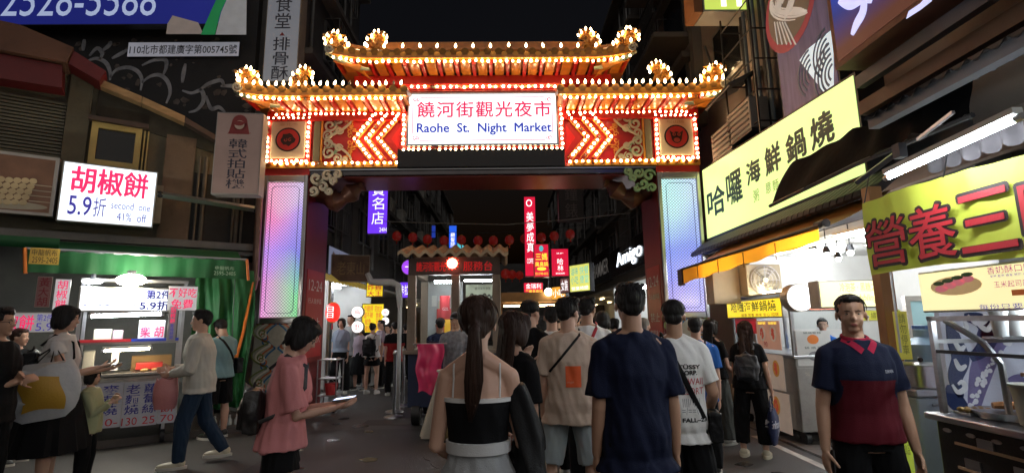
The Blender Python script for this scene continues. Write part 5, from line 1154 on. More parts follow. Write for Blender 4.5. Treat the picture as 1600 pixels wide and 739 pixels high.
ribbon(mb, Cf, smooth_curve([P_(1312, 2), P_(1330, 8), P_(1350, -2), P_(1365, 2)]), .05, .012); ribbon(mb, Cf, smooth_curve([P_(1352, -10), P_(1350, 18), P_(1340, 38), P_(1333, 55)]), .05, .014)
mb.build('brush_stroke', pw, t)
mb = MB(); mb.prism(Cf, [P_(1418, 30), P_(1422, 18), P_(1440, 6), P_(1452, -8), P_(1458, 2), P_(1440, 16)], .007, .012); mb.build('brush_stroke', pw, t)
# lime sign at the very top, facing the camera
FT = FY(8.0); a0, zz0 = FT.at(1100, 18); a1, _ = FT.at(1192, 22)
t = thing('top_light_box', FT.pt((a0+a1)/2, zz0, -.2), 'cropped lime light box with white lettering at the top edge', 'sign')
MB().fb(FT, a0, zz0, -.45, a1, zz0+1.2, 0).build('frame', mat('white box side', (.5, .5, .5), .5), t)
MB().fb(FT, a0+.02, zz0+.03, .001, a1-.02, zz0+1.17, .008).build('face', lit('lime light box', (.6, .75, .12), .8), t)
MB().fb(FT, a0-.16, zz0, -.45, a0-.01, zz0+1.2, -.02).build('orange_side', mat('orange side', (.4, .16, .06), .6), t)
text(FT, a0+.3, zz0+.08, a1-.35, zz0+.55, 'H', mat('white film', (.8, .8, .8)), t, c=.01, bold=.03)
# eaves, beams and black awnings
t = thing('shop_canopy', (3.2, 4, 2.9), 'dark corrugated canopy over the right hand stalls', 'canopy')
dkc = mat('sooty corrugated sheet', (.05, .045, .05), .6, .2, var=.4, dirt=.3)
mb = MB(); mb.grid(lambda u, v: V((4.1-1.35*v, (5.2-1.5*v)*(1-u)-1.2*u, 3.6-.55*v+.02*sin(u*2*pi*40))), 320, 5); mb.build('corrugated_sheet', dkc, t, smooth=True)
brw = mat('stained brown beam', (.17, .11, .08), .6, .2, var=.3, dirt=.4)
for x, z0, z1, m_ in ((3.79, 2.80, 2.99, brw), (3.68, 3.62, 3.76, brw), (3.5, 3.8, 3.92, mat('slate beam', (.12, .12, .13), .5)), (2.78, 2.98, 3.06, mat('slate beam', (.12, .12, .13)))):
    MB().fb(FR(x), {3.79: -9.3, 3.68: -5.0, 3.5: -4.75, 2.78: -3.7}[x], z0, -.08, 1, z1, 0).build('long_beam', m_, t)
mb = MB()
for i in range(40): y = 9.2-i*.12; mb.prism(Fr((3.7, y, 0), 0), [(0, 2.98), (-.28, 2.78), (-.3, 2.72), (-.26, 2.7), (0, 2.9)], -.1, 0)
mb.build('eave_ribs', dkc, t, kind='stuff')
MB().fb(FR(3.72), -9.3, 2.74, -.5, -5, 2.78, .06).build('eave_soffit', dkc, t)
t = thing('black_awning', (3.3, 5.2, 2.8), 'black tarpaulin awning sagging across the lime sign', 'awning')
blk = mat('black tarpaulin', (.006, .006, .007), .85, bump=.5, bscale=12, spec=.12)
Af = FR(3.45); q = [Af.at(*p) for p in ((1237, 258), (1335, 205), (1420, 165), (1520, 120))]; r_ = [Af.at(*p, .27) for p in ((1203, 322), (1335, 258), (1425, 212), (1520, 180))]
def af(u, v):
    k = min(2.999, u*3); i = int(k); w_ = k-i; p = V((*q[i], 0)).lerp(V((*q[i+1], 0)), w_); s = V((*r_[i], 0)).lerp(V((*r_[i+1], 0)), w_); z = p.lerp(s, v)
    return Af.pt(z.x, z.y+.015*sin(u*40), .02+.25*v+.02*sin(u*23+v*4))
mb = MB(); mb.grid(af, 40, 6); mb.build('tarpaulin', blk, t, smooth=True)
q2, r2 = Af.at(1210, 300, .3), Af.at(1338, 240, .3)
MB().tube([Af.pt(*r_[0], .27), Af.pt(*r_[1], .27), Af.pt(*r_[3], .27)], .02, 6).build('front_rail', dgrey, t)
# orange roller awning
OF = FR(2.9)
def transl(name, col):
    m = bpy.data.materials.new(name); m.use_nodes = True; nt = m.node_tree; L = nt.links.new; b_ = nt.nodes['Principled BSDF']; b_.inputs['Base Color'].default_value = (*col, 1); b_.inputs['Roughness'].default_value = .5
    tr = nd(nt, 'ShaderNodeBsdfTranslucent'); tr.inputs[0].default_value = (*[min(1, c*1.2) for c in col], 1); x = nd(nt, 'ShaderNodeMixShader'); x.inputs[0].default_value = .55
    L(b_.outputs[0], x.inputs[1]); L(tr.outputs[0], x.inputs[2]); L(x.outputs[0], nt.nodes['Material Output'].inputs[0]); MATS[name] = m; return m
of_ = transl('orange canvas', (.85, .33, .02))
t = thing('orange_awning', OF.pt(-6.5, 2.3, -.4), 'glowing orange canvas awning slanting over the noodle cart', 'awning')
zb = lambda a: 2.16+.03*(a+8.4)
mb = MB(); mb.grid(lambda u, v: OF.pt(-8.4+3.74*u, (2.38+.02*u)*(1-v)+zb(-8.4+3.74*u)*v-.01*sin(u*30)*v, .01*sin(u*18)), 60, 3); mb.build('valance', of_, t, smooth=True)
mb = MB(); mb.grid(lambda u, v: OF.pt(-8.4+3.74*u, 2.38+.38*v-.04*sin(pi*v), -.75*v), 30, 5); mb.build('canopy', mat('orange canopy top', (.5, .2, .03), .5), t, smooth=True)
for k in range(1, 5): MB().tube([OF.pt(-8.4+3.74*k/5, 2.37, .012), OF.pt(-8.4+3.74*k/5, 2.19, .012)], .006, 4).build('seam', mat('dark stitching', (.15, .05, .01), .6), t)
MB().tube([OF.pt(-8.42, 2.39, 0), OF.pt(-4.62, 2.41, 0)], .02, 8).build('front_rail', dgrey, t)
MB().fb(OF, -8.5, 2.13, -.02, -8.3, 2.39, .03).build('end_patch', mat('navy patch', (.03, .03, .06), .5), t)
MB().tube([OF.pt(-4.75, 2.43, -.05), OF.pt(-4.6, 2.43, -.05)], .04, 10).build('roller_end', dgrey, t)
for k in range(2): MB().tube([OF.pt(-7.6+2*k, 2.27, -.09), OF.pt(-6.4+2*k, 2.28, -.09)], .014, 8).build('awning_tube', mat('dim amber tube', (1, 1, 1), .3, emit=8, ecol=(1, .8, .5), var=0, bump=0), t)
# noodle shop interior
shop(1, 4.4, 9.1, 4.3, 'white walled noodle shop interior behind the carts', tubeD, depth=2.2, h=2.74, ntube=3)
sf = FR(3.9)
lamp_tube(FR(3.4).pt(-5.2, 2.38), FR(3.4).pt(-4.35, 2.36), 'bright tube at the end of the orange awning', r=.02)
for i, (px, py, yy) in enumerate(((1270, 392, 5.6), (1292, 398, 5.6), (1329, 395, 5.2), (1310, 405, 6.2))):
    f = FY(yy); p = f.pt(*f.at(px, py)); t = thing('spot_lamp', p, ['leftmost', 'second', 'rightmost', 'third'][i]+' small shop spot lamp hanging under the ceiling beside the yellow banner', 'lamp', 'spot lamps of the noodle shop')
    MB().sph(p, (.03, .03, .03), 10, 8).build('lamp_globe', mat('spot glow', (1, 1, 1), .3, emit=14, ecol=(1, .97, .9), var=0, bump=0), t, smooth=True); MB().tube([p+V((0, 0, .02)), p+V((0, 0, .09))], [.045, .025], 10).build('shade', black, t); MB().tube([p+V((0, 0, .09)), p+V((0, 0, .3))], .006, 4).build('cord', black, t)
# wall fan box
f = FY(7.6); t = thing('exhaust_fan', f.pt(*f.at(1200, 470)), 'cream boxed exhaust fan mounted above the noodle cart', 'fan')
r = rect(f, (1167, 418, 1222, 462)); cm = mat('cream casing', (.5, .45, .34), .5, var=.1, dirt=.3)
MB().fb(f, r[0], r[1], -.3, r[2], r[3]+.05, 0).build('casing', cm, t, bev=.015)
cx, cz = (r[0]+r[2])/2, (r[1]+r[3])/2+.02; R_ = (r[2]-r[0])*.42
MB().disc(f, cx, cz, R_, .001, .01, 24).build('dark_throat', mat('grey throat', (.3, .27, .22), .5), t)
for k in range(5):
    a = 2*pi*k/5; MB().prism(f, [(cx+.03*cos(a), cz+.03*sin(a)), (cx+R_*.9*cos(a), cz+R_*.9*sin(a)), (cx+R_*.85*cos(a+.9), cz+R_*.85*sin(a+.9))], .012+.002*k, .016+.002*k).build('blade', mat('fan blade', (.45, .42, .34), .4), t)
mb = MB()
for k in range(4): mb.tube([f.pt(cx+R_*(.3+.22*k)*cos(u), cz+R_*(.3+.22*k)*sin(u), .035) for u in [j*2*pi/20 for j in range(21)]], .004, 4)
for k in range(8): mb.tube([f.pt(cx, cz, .035), f.pt(cx+R_*cos(k*pi/4), cz+R_*sin(k*pi/4), .03)], .004, 4)
mb.build('guard', steel, t); MB().disc(f, cx, cz, R_*.18, .03, .045, 14).build('hub', mat('white hub', (.65, .6, .5), .4), t)
MB().fb(f, r[0]-.42, r[1]-.1, -.5, r[0]-.02, r[3]+.15, -.2).build('duct', cm, t)
# noodle cart
NF = FR(3.7)
cart = thing('noodle_cart', (4.2, 7.4, 0), 'noodle cart with yellow lit sign, bowl photos and steel body on right', 'food cart')
y1, y0 = 8.5, 6.75
MB().box((4.15, (y0+y1)/2, .62), (.86, y1-y0, .9)).build('body', stl, cart, bev=.01)
MB().box((4.15, (y0+y1)/2, 1.09), (.92, y1-y0+.05, .04)).build('worktop', steel, cart, bev=.008)
for (x, y) in ((3.74, y0+.03), (3.74, y1-.03), (4.56, y0+.03), (4.56, y1-.03)): MB().box((x, y, 1.5), (.04, .04, .78)).build('post', steel, cart)
ysn = lit('yellow light box 2', (.98, .72, .03), .85)
sign(FR(3.68), (1136, 467, 1222, 497), 'noodle_cart_sign', 'yellow lit sign board with black brush characters on the noodle cart', 'sign', ysn, alu, [('哈囉海鮮鍋燒', .1, .12, .92, .66, ink, dict(bold=.008)), ('健康 營養 美味 安心 招牌', .3, .74, .95, .92, mat('maroon print', (.2, .01, .02)), {})], depth=.12)
def bowl_panel(f, r, label_parent, cols, bowls, base):
    q = rect(f, r) if len(r) == 4 and r[0] > 20 else r
    o = MB().fb(f, q[0], q[1], .001, q[2], q[3], .012).build('photo_panel', base, label_parent); W, H = q[2]-q[0], q[3]-q[1]
    for (bx, by, br, c1, c2) in bowls:
        x, z, R = q[0]+bx*W, q[3]-by*H, br*H; MB().disc(f, x, z, R*.8, .0125, .014, 18, ry=R).build('bowl', c1, o); m_ = MB(); random.seed(int(bx*100))
        for k in range(7): m_.disc(f, x+R*.4*cos(k*2.4)*random.random(), z+R*.5*sin(k*2.4), R*.24, .0142+.0003*k, .0144+.0003*k, 8)
        m_.build('bowl_food', c2, o, kind='stuff')
    return o, q
soup = mat('soup print', (.6, .3, .06), .5, emit=.1); meat = mat('red food print', (.6, .1, .06), .5, emit=.1); wp = mat('warm white panel', (.6, .5, .42), .5, emit=.12)
o, q = bowl_panel(NF, (1184, 501, 1220, 545), cart, 0, [(.25, .45, .28, wp, meat), (.72, .45, .28, wp, meat)], mat('salmon panel', (.6, .35, .26), .5, emit=.15))
for x in (.08, .55): text(NF, q[0]+x*(q[2]-q[0]), q[3]-.13*(q[3]-q[1]), q[0]+(x+.35)*(q[2]-q[0]), q[3]-.04*(q[3]-q[1]), '海鮮粥', yf_, o, c=.014)
text(NF, q[0]+.3*(q[2]-q[0]), q[1]+.03, q[0]+.45*(q[2]-q[0]), q[1]+.1, '90', red_t, o, c=.014)
bowl_panel(NF, (1187, 553, 1226, 606), cart, 0, [(.28, .36, .24, soup, wp), (.72, .4, .24, soup, meat)], wp)
bowl_panel(NF, (1203, 613, 1236, 672), cart, 0, [(.4, .36, .24, soup, meat)], wp)
t2 = NF.at(1165, 510); text(NF, NF.at(1152, 510)[0], t2[1]-.06, NF.at(1182, 510)[0], t2[1]+.08, '新開幕', mat('red film', (.5, .02, .04)), cart, c=.012)
MB().fb(NF, NF.at(1150, 510)[0], t2[1]-.1, 0, NF.at(1183, 510)[0], t2[1]+.12, .008).build('red_banner', mat('red banner', (.5, .04, .05), .5, emit=.1), cart)
NE = FY(y0)   # near end faces the camera
e, q = bowl_panel(NE, (3.75, 1.0-.02, 4.2, 1.42), cart, 0, [], mat('white panel', (.6, .6, .58), .5, emit=.05))
mb = MB(); mb.disc(NE, 3.97, 1.31, .075, .013, .015, 20, ry=.06); mb.build('pot_drawing', mat('orange line', (.75, .22, .04), .5), e)
mb = MB(); mb.disc(NE, 3.97, 1.1, .08, .013, .015, 20, ry=.06)
mb.build('bowl_drawing', mat('grey line', (.25, .25, .27), .5), e); text(NE, 3.85, 1.38, 4.08, 1.405, '鍋燒意麵', ink, e, c=.014); text(NE, 3.85, 1.19, 4.08, 1.22, '鍋 燒 粥', ink, e, c=.014)
MB().fb(NE, 3.73, .18, .001, 4.57, .95, .012).build('end_plate', stl, cart)
text(NE, 3.82, .85, 4.1, .91, '% 外帶', mat('pale print', (.5, .45, .4)), cart, c=.014)
for (x, y) in ((3.82, y0+.1), (3.82, y1-.1), (4.48, y0+.1), (4.48, y1-.1)): MB().tube([(x-.03, y, .085), (x+.03, y, .085)], .084, 14).build('castor', black, cart, smooth=True)
MB().tube([NF.pt(-y0+.0, 1.95, -.12), NF.pt(-y1, 1.95, -.12)], .02, 8).build('cart_tube', tubeY, cart)
MB().tube([(3.8, y0-.02, 1.86), (4.5, y0-.02, 1.86)], .018, 8).build('cart_tube', tubeD, cart)
MB().box((4.15, (y0+y1)/2, 1.92), (.9, y1-y0, .03)).build('cart_roof', stl, cart)
MB().fb(NE, 3.76, 1.44, -.01, 4.54, 1.82, -.004).build('end_glass', glassm('clear glass'), cart)
mb = MB(); mb.tube([(4.4, y0-.05, 1.2), (4.35, y0-.05, 1.45), (4.5, y0-.05, 1.7), (4.8, y0-.05, 1.82)], .02, 8); mb.build('bent_rail', steel, cart, smooth=True)
# food poster behind the round lamp
f = FY(6.9); sign(f, (1222, 462, 1306, 486), 'food_photo_strip', 'strip of printed hotpot ingredients above the cart end', 'poster', mat('busy food print', (.3, .08, .04), .5, emit=.15, var=.8, scale=14), dgrey, [], depth=.05,
     extra=lambda f, a0, b0, a1, b1, t: [MB().disc(f, a0+(a1-a0)*(.1+.2*k), (b0+b1)/2, .07, .0065+.0003*k, .008+.0003*k, 12, ry=.05).build('printed_bowl', [meat, soup, grn][k % 3], t) for k in range(5)])
# round white lamp sign
f = FY(6.3); r = rect(f, (1228, 443, 1273, 487)); cx, cz, R_ = (r[0]+r[2])/2, (r[1]+r[3])/2, (r[3]-r[1])/2
t = thing('round_lamp_sign', f.pt(cx, cz, -.1), 'round white drum lamp sign with small smiling face print', 'sign')
MB().disc(f, cx, cz, R_, -.16, 0, 36).build('drum', alu, t, smooth=True); MB().disc(f, cx, cz, R_*.93, .001, .01, 36).build('face', lit('white round light', (1, .98, .95), 1.6, var=.03), t)
text(f, cx-R_*.3, cz-R_*.25, cx+R_*.3, cz+R_*.2, 'ö ö\nV', mat('olive line', (.25, .2, .1), .5, emit=.3), t, c=.012)
# milk tea light box and posts
cream_l = lit('cream light box', (.95, .93, .5), .95)
f = Fr((0, 5.6, 0), -8); gold_t = mat('olive gold film', (.4, .38, .1), .5, emit=.45)
sign(f, (1279, 437, 1392, 481), 'tea_light_box', 'cream rectangular light box with faint gold writing behind man in polo', 'sign', cream_l, alu, [('冷泡茶 ‧ 黑糖之米飲', .3, .1, .95, .42, gold_t, {}), ('bubbling tea', .45, .52, .95, .82, gold_t, dict(shear=.3))], depth=.22, rim=.015)
sign(Fr((0, 5.45, 0), -8), (1340, 484, 1408, 501), 'yellow_strip_sign', 'yellow strip sign reading flower handmade below the tea box', 'sign', mat('lime yellow film', (.6, .6, .08), .5, emit=.35), alu, [('繡花手作', .3, .2, .8, .8, mat('olive print', (.25, .24, .05), .5), {})], depth=.04, rim=.006)
t = thing('timber_post', (3.2, 4.3, 0), 'tan timber post with papers at the corner of the tea stall', 'post')
f = FY(4.2); wdp = mat('tan wood', (.42, .2, .08), .5, var=.25, scale=5, bump=.3, stretch=(1, 1, .2))
r = rect(f, (1408, 560, 1440, 739)); MB().fb(f, f.at(1410, 650)[0], 0, -.12, f.at(1438, 650)[0], 1.22, 0).build('lower_post', wdp, t, bev=.006)
MB().fb(f.shift(0, 0, -.13), f.at(1398, 470)[0], 1.2, -.1, f.at(1420, 470)[0], 2.7, 0).build('upper_post', wdp, t, bev=.006)
ps = MB().fb(f, f.at(1404, 540)[0], 1.24, -.02, f.at(1422, 540)[0], 1.62, .01).build('paper_strip', mat('yellow paper', (.7, .65, .1), .6, emit=.12), t)
text(f, f.at(1408, 540)[0], 1.28, f.at(1418, 540)[0], 1.6, '請勿停車', mat('olive print', (.25, .24, .05)), ps, c=.012, vert=True)
MB().tube([f.pt(f.at(1441, 480)[0], 0, -.3), f.pt(f.at(1441, 480)[0], 2.7, -.3)], .015, 6).build('steel_post', steel, t)
MB().tube([f.pt(f.at(1384, 480)[0], 1.3, .1), f.pt(f.at(1384, 480)[0], 2.4, .1)], .008, 6).build('thin_rod', steel, t)
# lime cloth banner low down
f = FY(3.7); t = thing('lime_floor_banner', f.pt(f.at(1400, 640)[0], 0, 0), 'tall lime roll banner standing behind the man in polo', 'banner')
a0, a1 = f.at(1383, 650)[0], f.at(1418, 650)[0]
mb = MB(); mb.grid(lambda u, v: f.pt(a0+(a1-a0)*u, .04+1.2*v, .01*sin(u*9)), 10, 8); mb.build('cloth', mat('lime cloth', (.5, .62, .05), .6, emit=.2, ecol=(.6, .75, .1)), t, smooth=True)
MB().fb(f, a0, 0, -.08, a1, .04, .08).build('base', steel, t); MB().tube([f.pt(a0, 1.25, 0), f.pt(a1, 1.25, 0)], .012, 6).build('top_rail', steel, t)
text(f, a0+.06, .65, a1-.03, .72, '手作飲品', mat('olive print', (.25, .24, .05)), t, c=.02)
# white fridge and shelf items
t = thing('chest_fridge', (3.5, 4.0, 0), 'pale blue chest fridge beside the timber post', 'fridge')
f = FY(3.95); a0, a1 = f.at(1436, 650)[0], f.at(1485, 650)[0]
MB().fb(f, a0, .02, -.6, a1, .98, 0).build('cabinet', mat('pale blue enamel', (.4, .48, .55), .35, var=.08), t, bev=.015)
MB().fb(f, a0-.01, .985, -.62, a1+.01, 1.04, .02).build('lid', mat('steel lid', (.45, .47, .5), .3, .6), t, bev=.01); MB().tube([f.pt(a0+.1, .93, .02), f.pt(a1-.1, .93, .02)], .01, 6).build('handle', steel, t)
for i, (px, w_) in enumerate(((1436, .1), (1456, .13))):
    p = f.pt(f.at(px+6, 560)[0], 1.045, -.25+.1*i); t = thing('stock_pot', p, ['small', 'large'][i]+' steel pot standing on the chest fridge', 'pot')
    MB().tube([p, p+V((0, 0, .16))], w_, 16).build('pot_body', steel, t, smooth=True); MB().tube([p+V((0, 0, .165)), p+V((0, 0, .18))], [w_*1.04, w_*.6], 16).build('lid', steel, t, smooth=True); MB().sph(p+V((0, 0, .2)), .02, 6, 5).build('knob', black, t)
p = f.pt(f.at(1450, 520)[0]+.1, 1.1, -.5); t = thing('water_jug', (p.x+.25, p.y, 1.045), 'pale blue water jug behind the stock pots', 'jug')
MB().tube([(p.x+.25, p.y, 1.045+z) for z in (0, .05, .3, .36, .42)], [.12, .14, .14, .06, .06], 14).build('jug_body', mat('pale blue jug', (.3, .45, .6), .2), t, smooth=True)
MB().tube([(p.x+.25, p.y, 1.47), (p.x+.25, p.y, 1.5)], .065, 12).build('cap', mat('blue cap', (.1, .2, .5), .4), t)
# glass door of the room behind
f = FY(6.2); t = thing('glass_door', f.pt(f.at(1455, 560)[0], 0, 0), 'glass shop door with grey frame in the back room', 'door')
r = rect(f, (1420, 462, 1480, 560)); mb = MB()
MB().fb(f, r[0], .05, -.05, r[0]+.06, r[3], 0).build('jamb', alu, t); MB().fb(f, r[2]-.06, .05, -.05, r[2], r[3], 0).build('jamb', alu, t); MB().fb(f, r[0]+.06, r[3]-.06, -.05, r[2]-.06, r[3], 0).build('head', alu, t)
MB().fb(f, r[0]+.061, .05, -.03, r[2]-.061, r[3]-.061, -.02).build('glazing', mat('teal lit glass', (.25, .4, .42), .2, emit=.15), t)
# ------------------------------------------------------------------ nearest stall: yellow banner, menu board, counter
BF = FR(2.6)
t = thing('yellow_banner', BF.pt(-3, 2.1, 0), 'yellow cloth banner with giant red characters outlined in black', 'banner')
a0, a1 = -3.62, -1.6
mb = MB(); mb.grid(lambda u, v: BF.pt(a0+(a1-a0)*u, 1.865+(.52-.02*u)*v+.012*sin(u*7), .012*sin(u*26+v*3)+.006*sin(u*61)), 60, 6); mb.build('cloth', mat('lime yellow cloth', (.42, .46, .05), .6, emit=.06, ecol=(.75, .8, .08), bump=.3, bscale=20), t, smooth=True)
dr = mat('deep red paint', (.42, .02, .03), .5, emit=.03)
for ch, r in (('營', (1358, 338, 1424, 416)), ('養', (1424, 318, 1502, 406)), ('三', (1502, 294, 1596, 394)), ('明', (1600, 270, 1720, 380))):
    q = rect(BF, r); text(BF, q[0], q[1], q[2], q[3], ch, mat('black outline paint', (.02, .01, .01), .5), t, c=.022, heavy=.013); text(BF, q[0]+.01, q[1]+.01, q[2]-.01, q[3]-.01, ch, dr, t, c=.026, heavy=.002)
for a in (a0+.02, a0+.7, a0+1.3, a1-.05): MB().tube([BF.pt(a, 2.38, 0), BF.pt(a+.03, 2.62, -.05)], .004, 4).build('tie_cord', black, t)
lamp_tube(FR(2.35).pt(*FR(2.35).at(1386, 278)), FR(2.35).pt(*FR(2.35).at(1592, 184)), 'long cold fluorescent tube above the yellow banner', r=.016)
t = thing('support_arm', BF.pt(-3.6, 2.6, 0), 'white folding awning arm beside the cold tube', 'bracket')
p0, p1, p2 = BF.pt(*BF.at(1350, 285), .05), BF.pt(*BF.at(1430, 236), .1), BF.pt(*BF.at(1532, 175), .15)
MB().tube([p0, p1], .022, 4, up=(0, 0, 1)).build('lower_arm', steel, t); MB().tube([BF.pt(*BF.at(1465, 218), .12), p2], .012, 4).build('upper_arm', steel, t)
MB().box(p1, (.05, .06, .09)).build('joint', dgrey, t)
# scalloped dusty valance above the banner
t = thing('scalloped_valance', BF.pt(-2.8, 2.6, -.1), 'dusty grey scalloped awning edge above the yellow banner', 'awning')
mb = MB(); g0, g1 = BF.at(1420, 262)[0], BF.at(1640, 150)[0]
mb.grid(lambda u, v: BF.pt(g0+(g1-g0)*u, 2.58-(.07+.05*abs(sin(u*22)))*v, -.12+.02*sin(u*44)), 90, 3); mb.build('cloth', mat('dusty grey cloth', (.1, .09, .1), .8, var=.4), t, smooth=True)
MB().tube([BF.pt(g0, 2.6, -.12), BF.pt(g1, 2.6, -.12)], .015, 6).build('rail', dgrey, t)
# menu board
MF = FR(2.75)
ml = lit('warm menu light', (1., .85, .45), .85, var=.15); mg = mat('magenta print', (.45, .05, .3), .5, emit=.3); 
def menu(f, a0, b0, a1, b1, t):
    W, H = a1-a0, b1-b0
    mb = MB(); mb.disc(f, a0+W*.2, b0+H*.6, W*.13, .0065, .009, 20, ry=H*.22); mb.build('printed_roll', mat('roll crust print', (.6, .4, .2), .5, emit=.3), t)
    mb = MB(); [mb.disc(f, a0+W*(.13+.045*k), b0+H*(.55+.06*k), W*.035, .009, .011, 10, ry=H*.08) for k in range(4)]; mb.build('printed_filling', mat('pink filling print', (.7, .2, .25), .5, emit=.3), t)
    mb = MB(); [mb.disc(f, a0+W*(.12+.05*k), b0+H*(.68+.05*k), W*.03, .011, .012, 10, ry=H*.05) for k in range(4)]; mb.build('printed_herbs', mat('dark herb print', (.05, .12, .04), .5, emit=.05), t)
    mb = MB(); mb.fb(f, a0+W*.45, b0+H*.3, .0065, a0+W*.74, b0+H*.42, .01); mb.build('printed_sausage', mat('sausage print', (.5, .12, .03), .5, emit=.25), t)
bsx = BF.shift(0, 0, -.15)
q = rect(MF, (1437, 416, 1600, 484))
sign(MF, (q[0], 1.60, -2.0, 1.86), 'menu_board', 'warm backlit menu board with sandwich picture under the yellow banner', 'menu', ml, alu,
     [('香奶酥口味60元', .36, .06, .62, .22, mg, {}), ('草莓 藍莓 蜂蜜 鮮奶 花生 芋泥 抹茶', .37, .24, .6, .3, ind, {}), ('玉米起司口味 60元', .38, .38, .62, .52, mg, {}), ('招牌燻雞潛艇堡', .68, .06, .98, .22, mg, {}), ('起司 火腿 生菜 番茄', .68, .26, .95, .33, ind, {}), ('泰式辣醬口味', .68, .42, .96, .58, mg, {}), ('每份只要60元 酥脆爽口 買三送一', .3, .85, .98, .97, ind, {}), ('60', .84, .68, .95, .8, pink, {})], px=False, depth=.1, rim=.012, extra=menu)
# glass display case on black counter
cn = thing('display_counter', (3.1, 2.8, 0), 'black stall counter with steel top, drawers and vent holes at right', 'counter')
blkc = mat('black laminate', (.025, .022, .022), .3, var=.3, dirt=.2)
CF = FR(2.66)
MB().box((3.1, 2.2, .47), (.84, 2.26, .94)).build('cabinet', blkc, cn, bev=.01)
MB().box((3.1, 2.2, .965), (.92, 2.34, .04)).build('worktop', steel, cn, bev=.008)
for k, z in enumerate((.825, .69)): MB().fb(FR(2.68), -3.2, z, .001, -1.1, z+.015, .012).build('trim_strip', mat('worn tan edge', (.5, .35, .22), .5), cn)
for i in range(9): a = -3.15+i*.16; MB().disc(FR(2.68), a-.1, .895, .03, .001, .006, 12, ry=.012).build('vent_hole', mat('pale vent', (.35, .33, .32), .4), cn)
for i, (a, z) in enumerate(((-3.0, .85), (-2.8, .75), (-2.6, .85), (-3.1, .72))): MB().fb(FR(2.68), a-.05, z-.02, .001, a+.05, z+.04, .01).build('drawer_latch', steel, cn)
MB().fb(FY(3.335), 2.7, .05, .001, 3.5, .92, .01).build('end_panel', blkc, cn)
dcs = thing('display_case', (2.9, 2.6, .99), 'steel framed glass display case standing on the black counter', 'display case')
for (x, y) in ((2.7, 3.28), (3.3, 3.28), (2.7, 1.3), (3.3, 1.3)): MB().box((x, y, 1.28), (.03, .03, .58)).build('case_post', steel, dcs)
MB().box((3.0, 3.28, 1.42), (.62, .025, .025)).build('case_rail', steel, dcs)
for x in (2.7, 3.3): MB().box((x, 2.3, 1.56), (.03, 2.0, .03)).build('case_rail', steel, dcs); MB().box((x, 2.3, 1.36), (.02, 1.95, .02)).build('case_rail', dgrey, dcs)
MB().fb(FR(2.7), -3.26, 1.0, -.002, -1.3, 1.55, .002).build('front_glass', glassm('clear glass'), dcs)
MB().tube([(2.72, 3.2, 1.55), (2.8, 3.05, 1.42), (2.84, 3.0, 1.3), (2.84, 3.0, 1.0)], .018, 8).build('bent_bar', steel, dcs, smooth=True)
MB().box((3.1, 3.0, 1.24), (.3, .02, .02)).build('inner_rail', mat('copper rail', (.5, .25, .15), .4, .7), dcs)
for i in range(2):
    MB().tube([(3.15+.05*i, 2.9-.25*i, 1.0), (3.05+.05*i, 2.95-.25*i, 1.56)], .01, 6).build('white_rod', mat('white rod', (.7, .7, .7), .4), dcs)
# octopus style backdrop: generic waves and dots
KF = FY(3.6); t = thing('wave_backdrop', KF.pt(*KF.at(1530, 560)), 'printed backdrop of navy curls, violet bands and white dots behind the case', 'backdrop')
r = rect(KF, (1478, 482, 1640, 650)); MB().fb(KF, r[0], .8, -.04, r[2]+.5, r[3]+.12, 0).build('board', mat('pale lilac print', (.55, .56, .68), .5, emit=.1), t)
K = lambda *p: KF.at(*p); nv = mat('navy curl print', (.03, .05, .16), .5); vi = mat('violet print', (.24, .2, .42), .5); wt = mat('white print', (.75, .75, .8), .5, emit=.08)
for nm, m_, w_, c_, cs in (('violet_band', vi, .08, .004, [[(1520, 645), (1528, 600), (1540, 560), (1560, 530), (1600, 505)], [(1590, 640), (1585, 610), (1600, 590)]]),
                           ('navy_curl', nv, .06, .007, [[(1483, 500), (1490, 530), (1500, 560), (1492, 590), (1500, 620)], [(1505, 495), (1530, 500), (1545, 520), (1535, 545), (1515, 560)], [(1560, 490), (1548, 510), (1530, 530)], [(1485, 600), (1492, 625), (1510, 640)]]),
                           ('white_curl', wt, .018, .011, [[(1486, 497), (1496, 515), (1508, 512), (1506, 500)], [(1510, 492), (1524, 505), (1538, 500), (1536, 490)], [(1486, 600), (1495, 612), (1506, 606), (1502, 596), (1495, 600)], [(1520, 500), (1540, 515), (1550, 500)], [(1490, 560), (1498, 575), (1508, 570)], [(1488, 530), (1498, 545), (1506, 540)]])):
    mb = MB(); [ribbon(mb, KF, smooth_curve([K(*p) for p in c]), w_, c_) for c in cs]; mb.build(nm, m_, t)
mb = MB(); random.seed(2)
for i in range(46):
    u = random.random(); x, z = K(1516+25*u+40*u*u+random.uniform(-6, 6), 635-110*u); mb.disc(KF, x, z, random.uniform(.008, .02), .012, .014, 8)
mb.build('white_dots', wt, t, kind='stuff')
# things in the case
p = V((2.92, 2.55, 1.0)); t = thing('hot_plate', (2.93, 3.08, .99), 'round steel hot plate with a sausage on the counter', 'hot plate')
MB().tube([(2.93, 3.08, .99), (2.93, 3.08, 1.03)], [.17, .19], 28).build('plate', steel, t, smooth=True)
o = MB().tube([(2.86, 3.12, 1.055), (2.93, 3.09, 1.06), (3.0, 3.05, 1.055)], [.018, .024, .018], 8).build('sausage', mat('grilled sausage', (.5, .2, .06), .4, coat=.4), smooth=True); tag(o, 'browned sausage lying on the round hot plate', 'sausage')
p = V((2.86, 2.84, .99)); t = thing('white_bucket', p, 'white plastic tub at the right edge of the counter', 'tub'); MB().tube([p, p+V((0, 0, .2))], [.09, .11], 20).build('tub_body', mat('white plastic', (.6, .58, .5)), t, smooth=True); MB().tube([p+V((0, 0, .2)), p+V((0, 0, .215))], .118, 20).build('rim', mat('white plastic', (.6, .58, .5)), t, smooth=True)
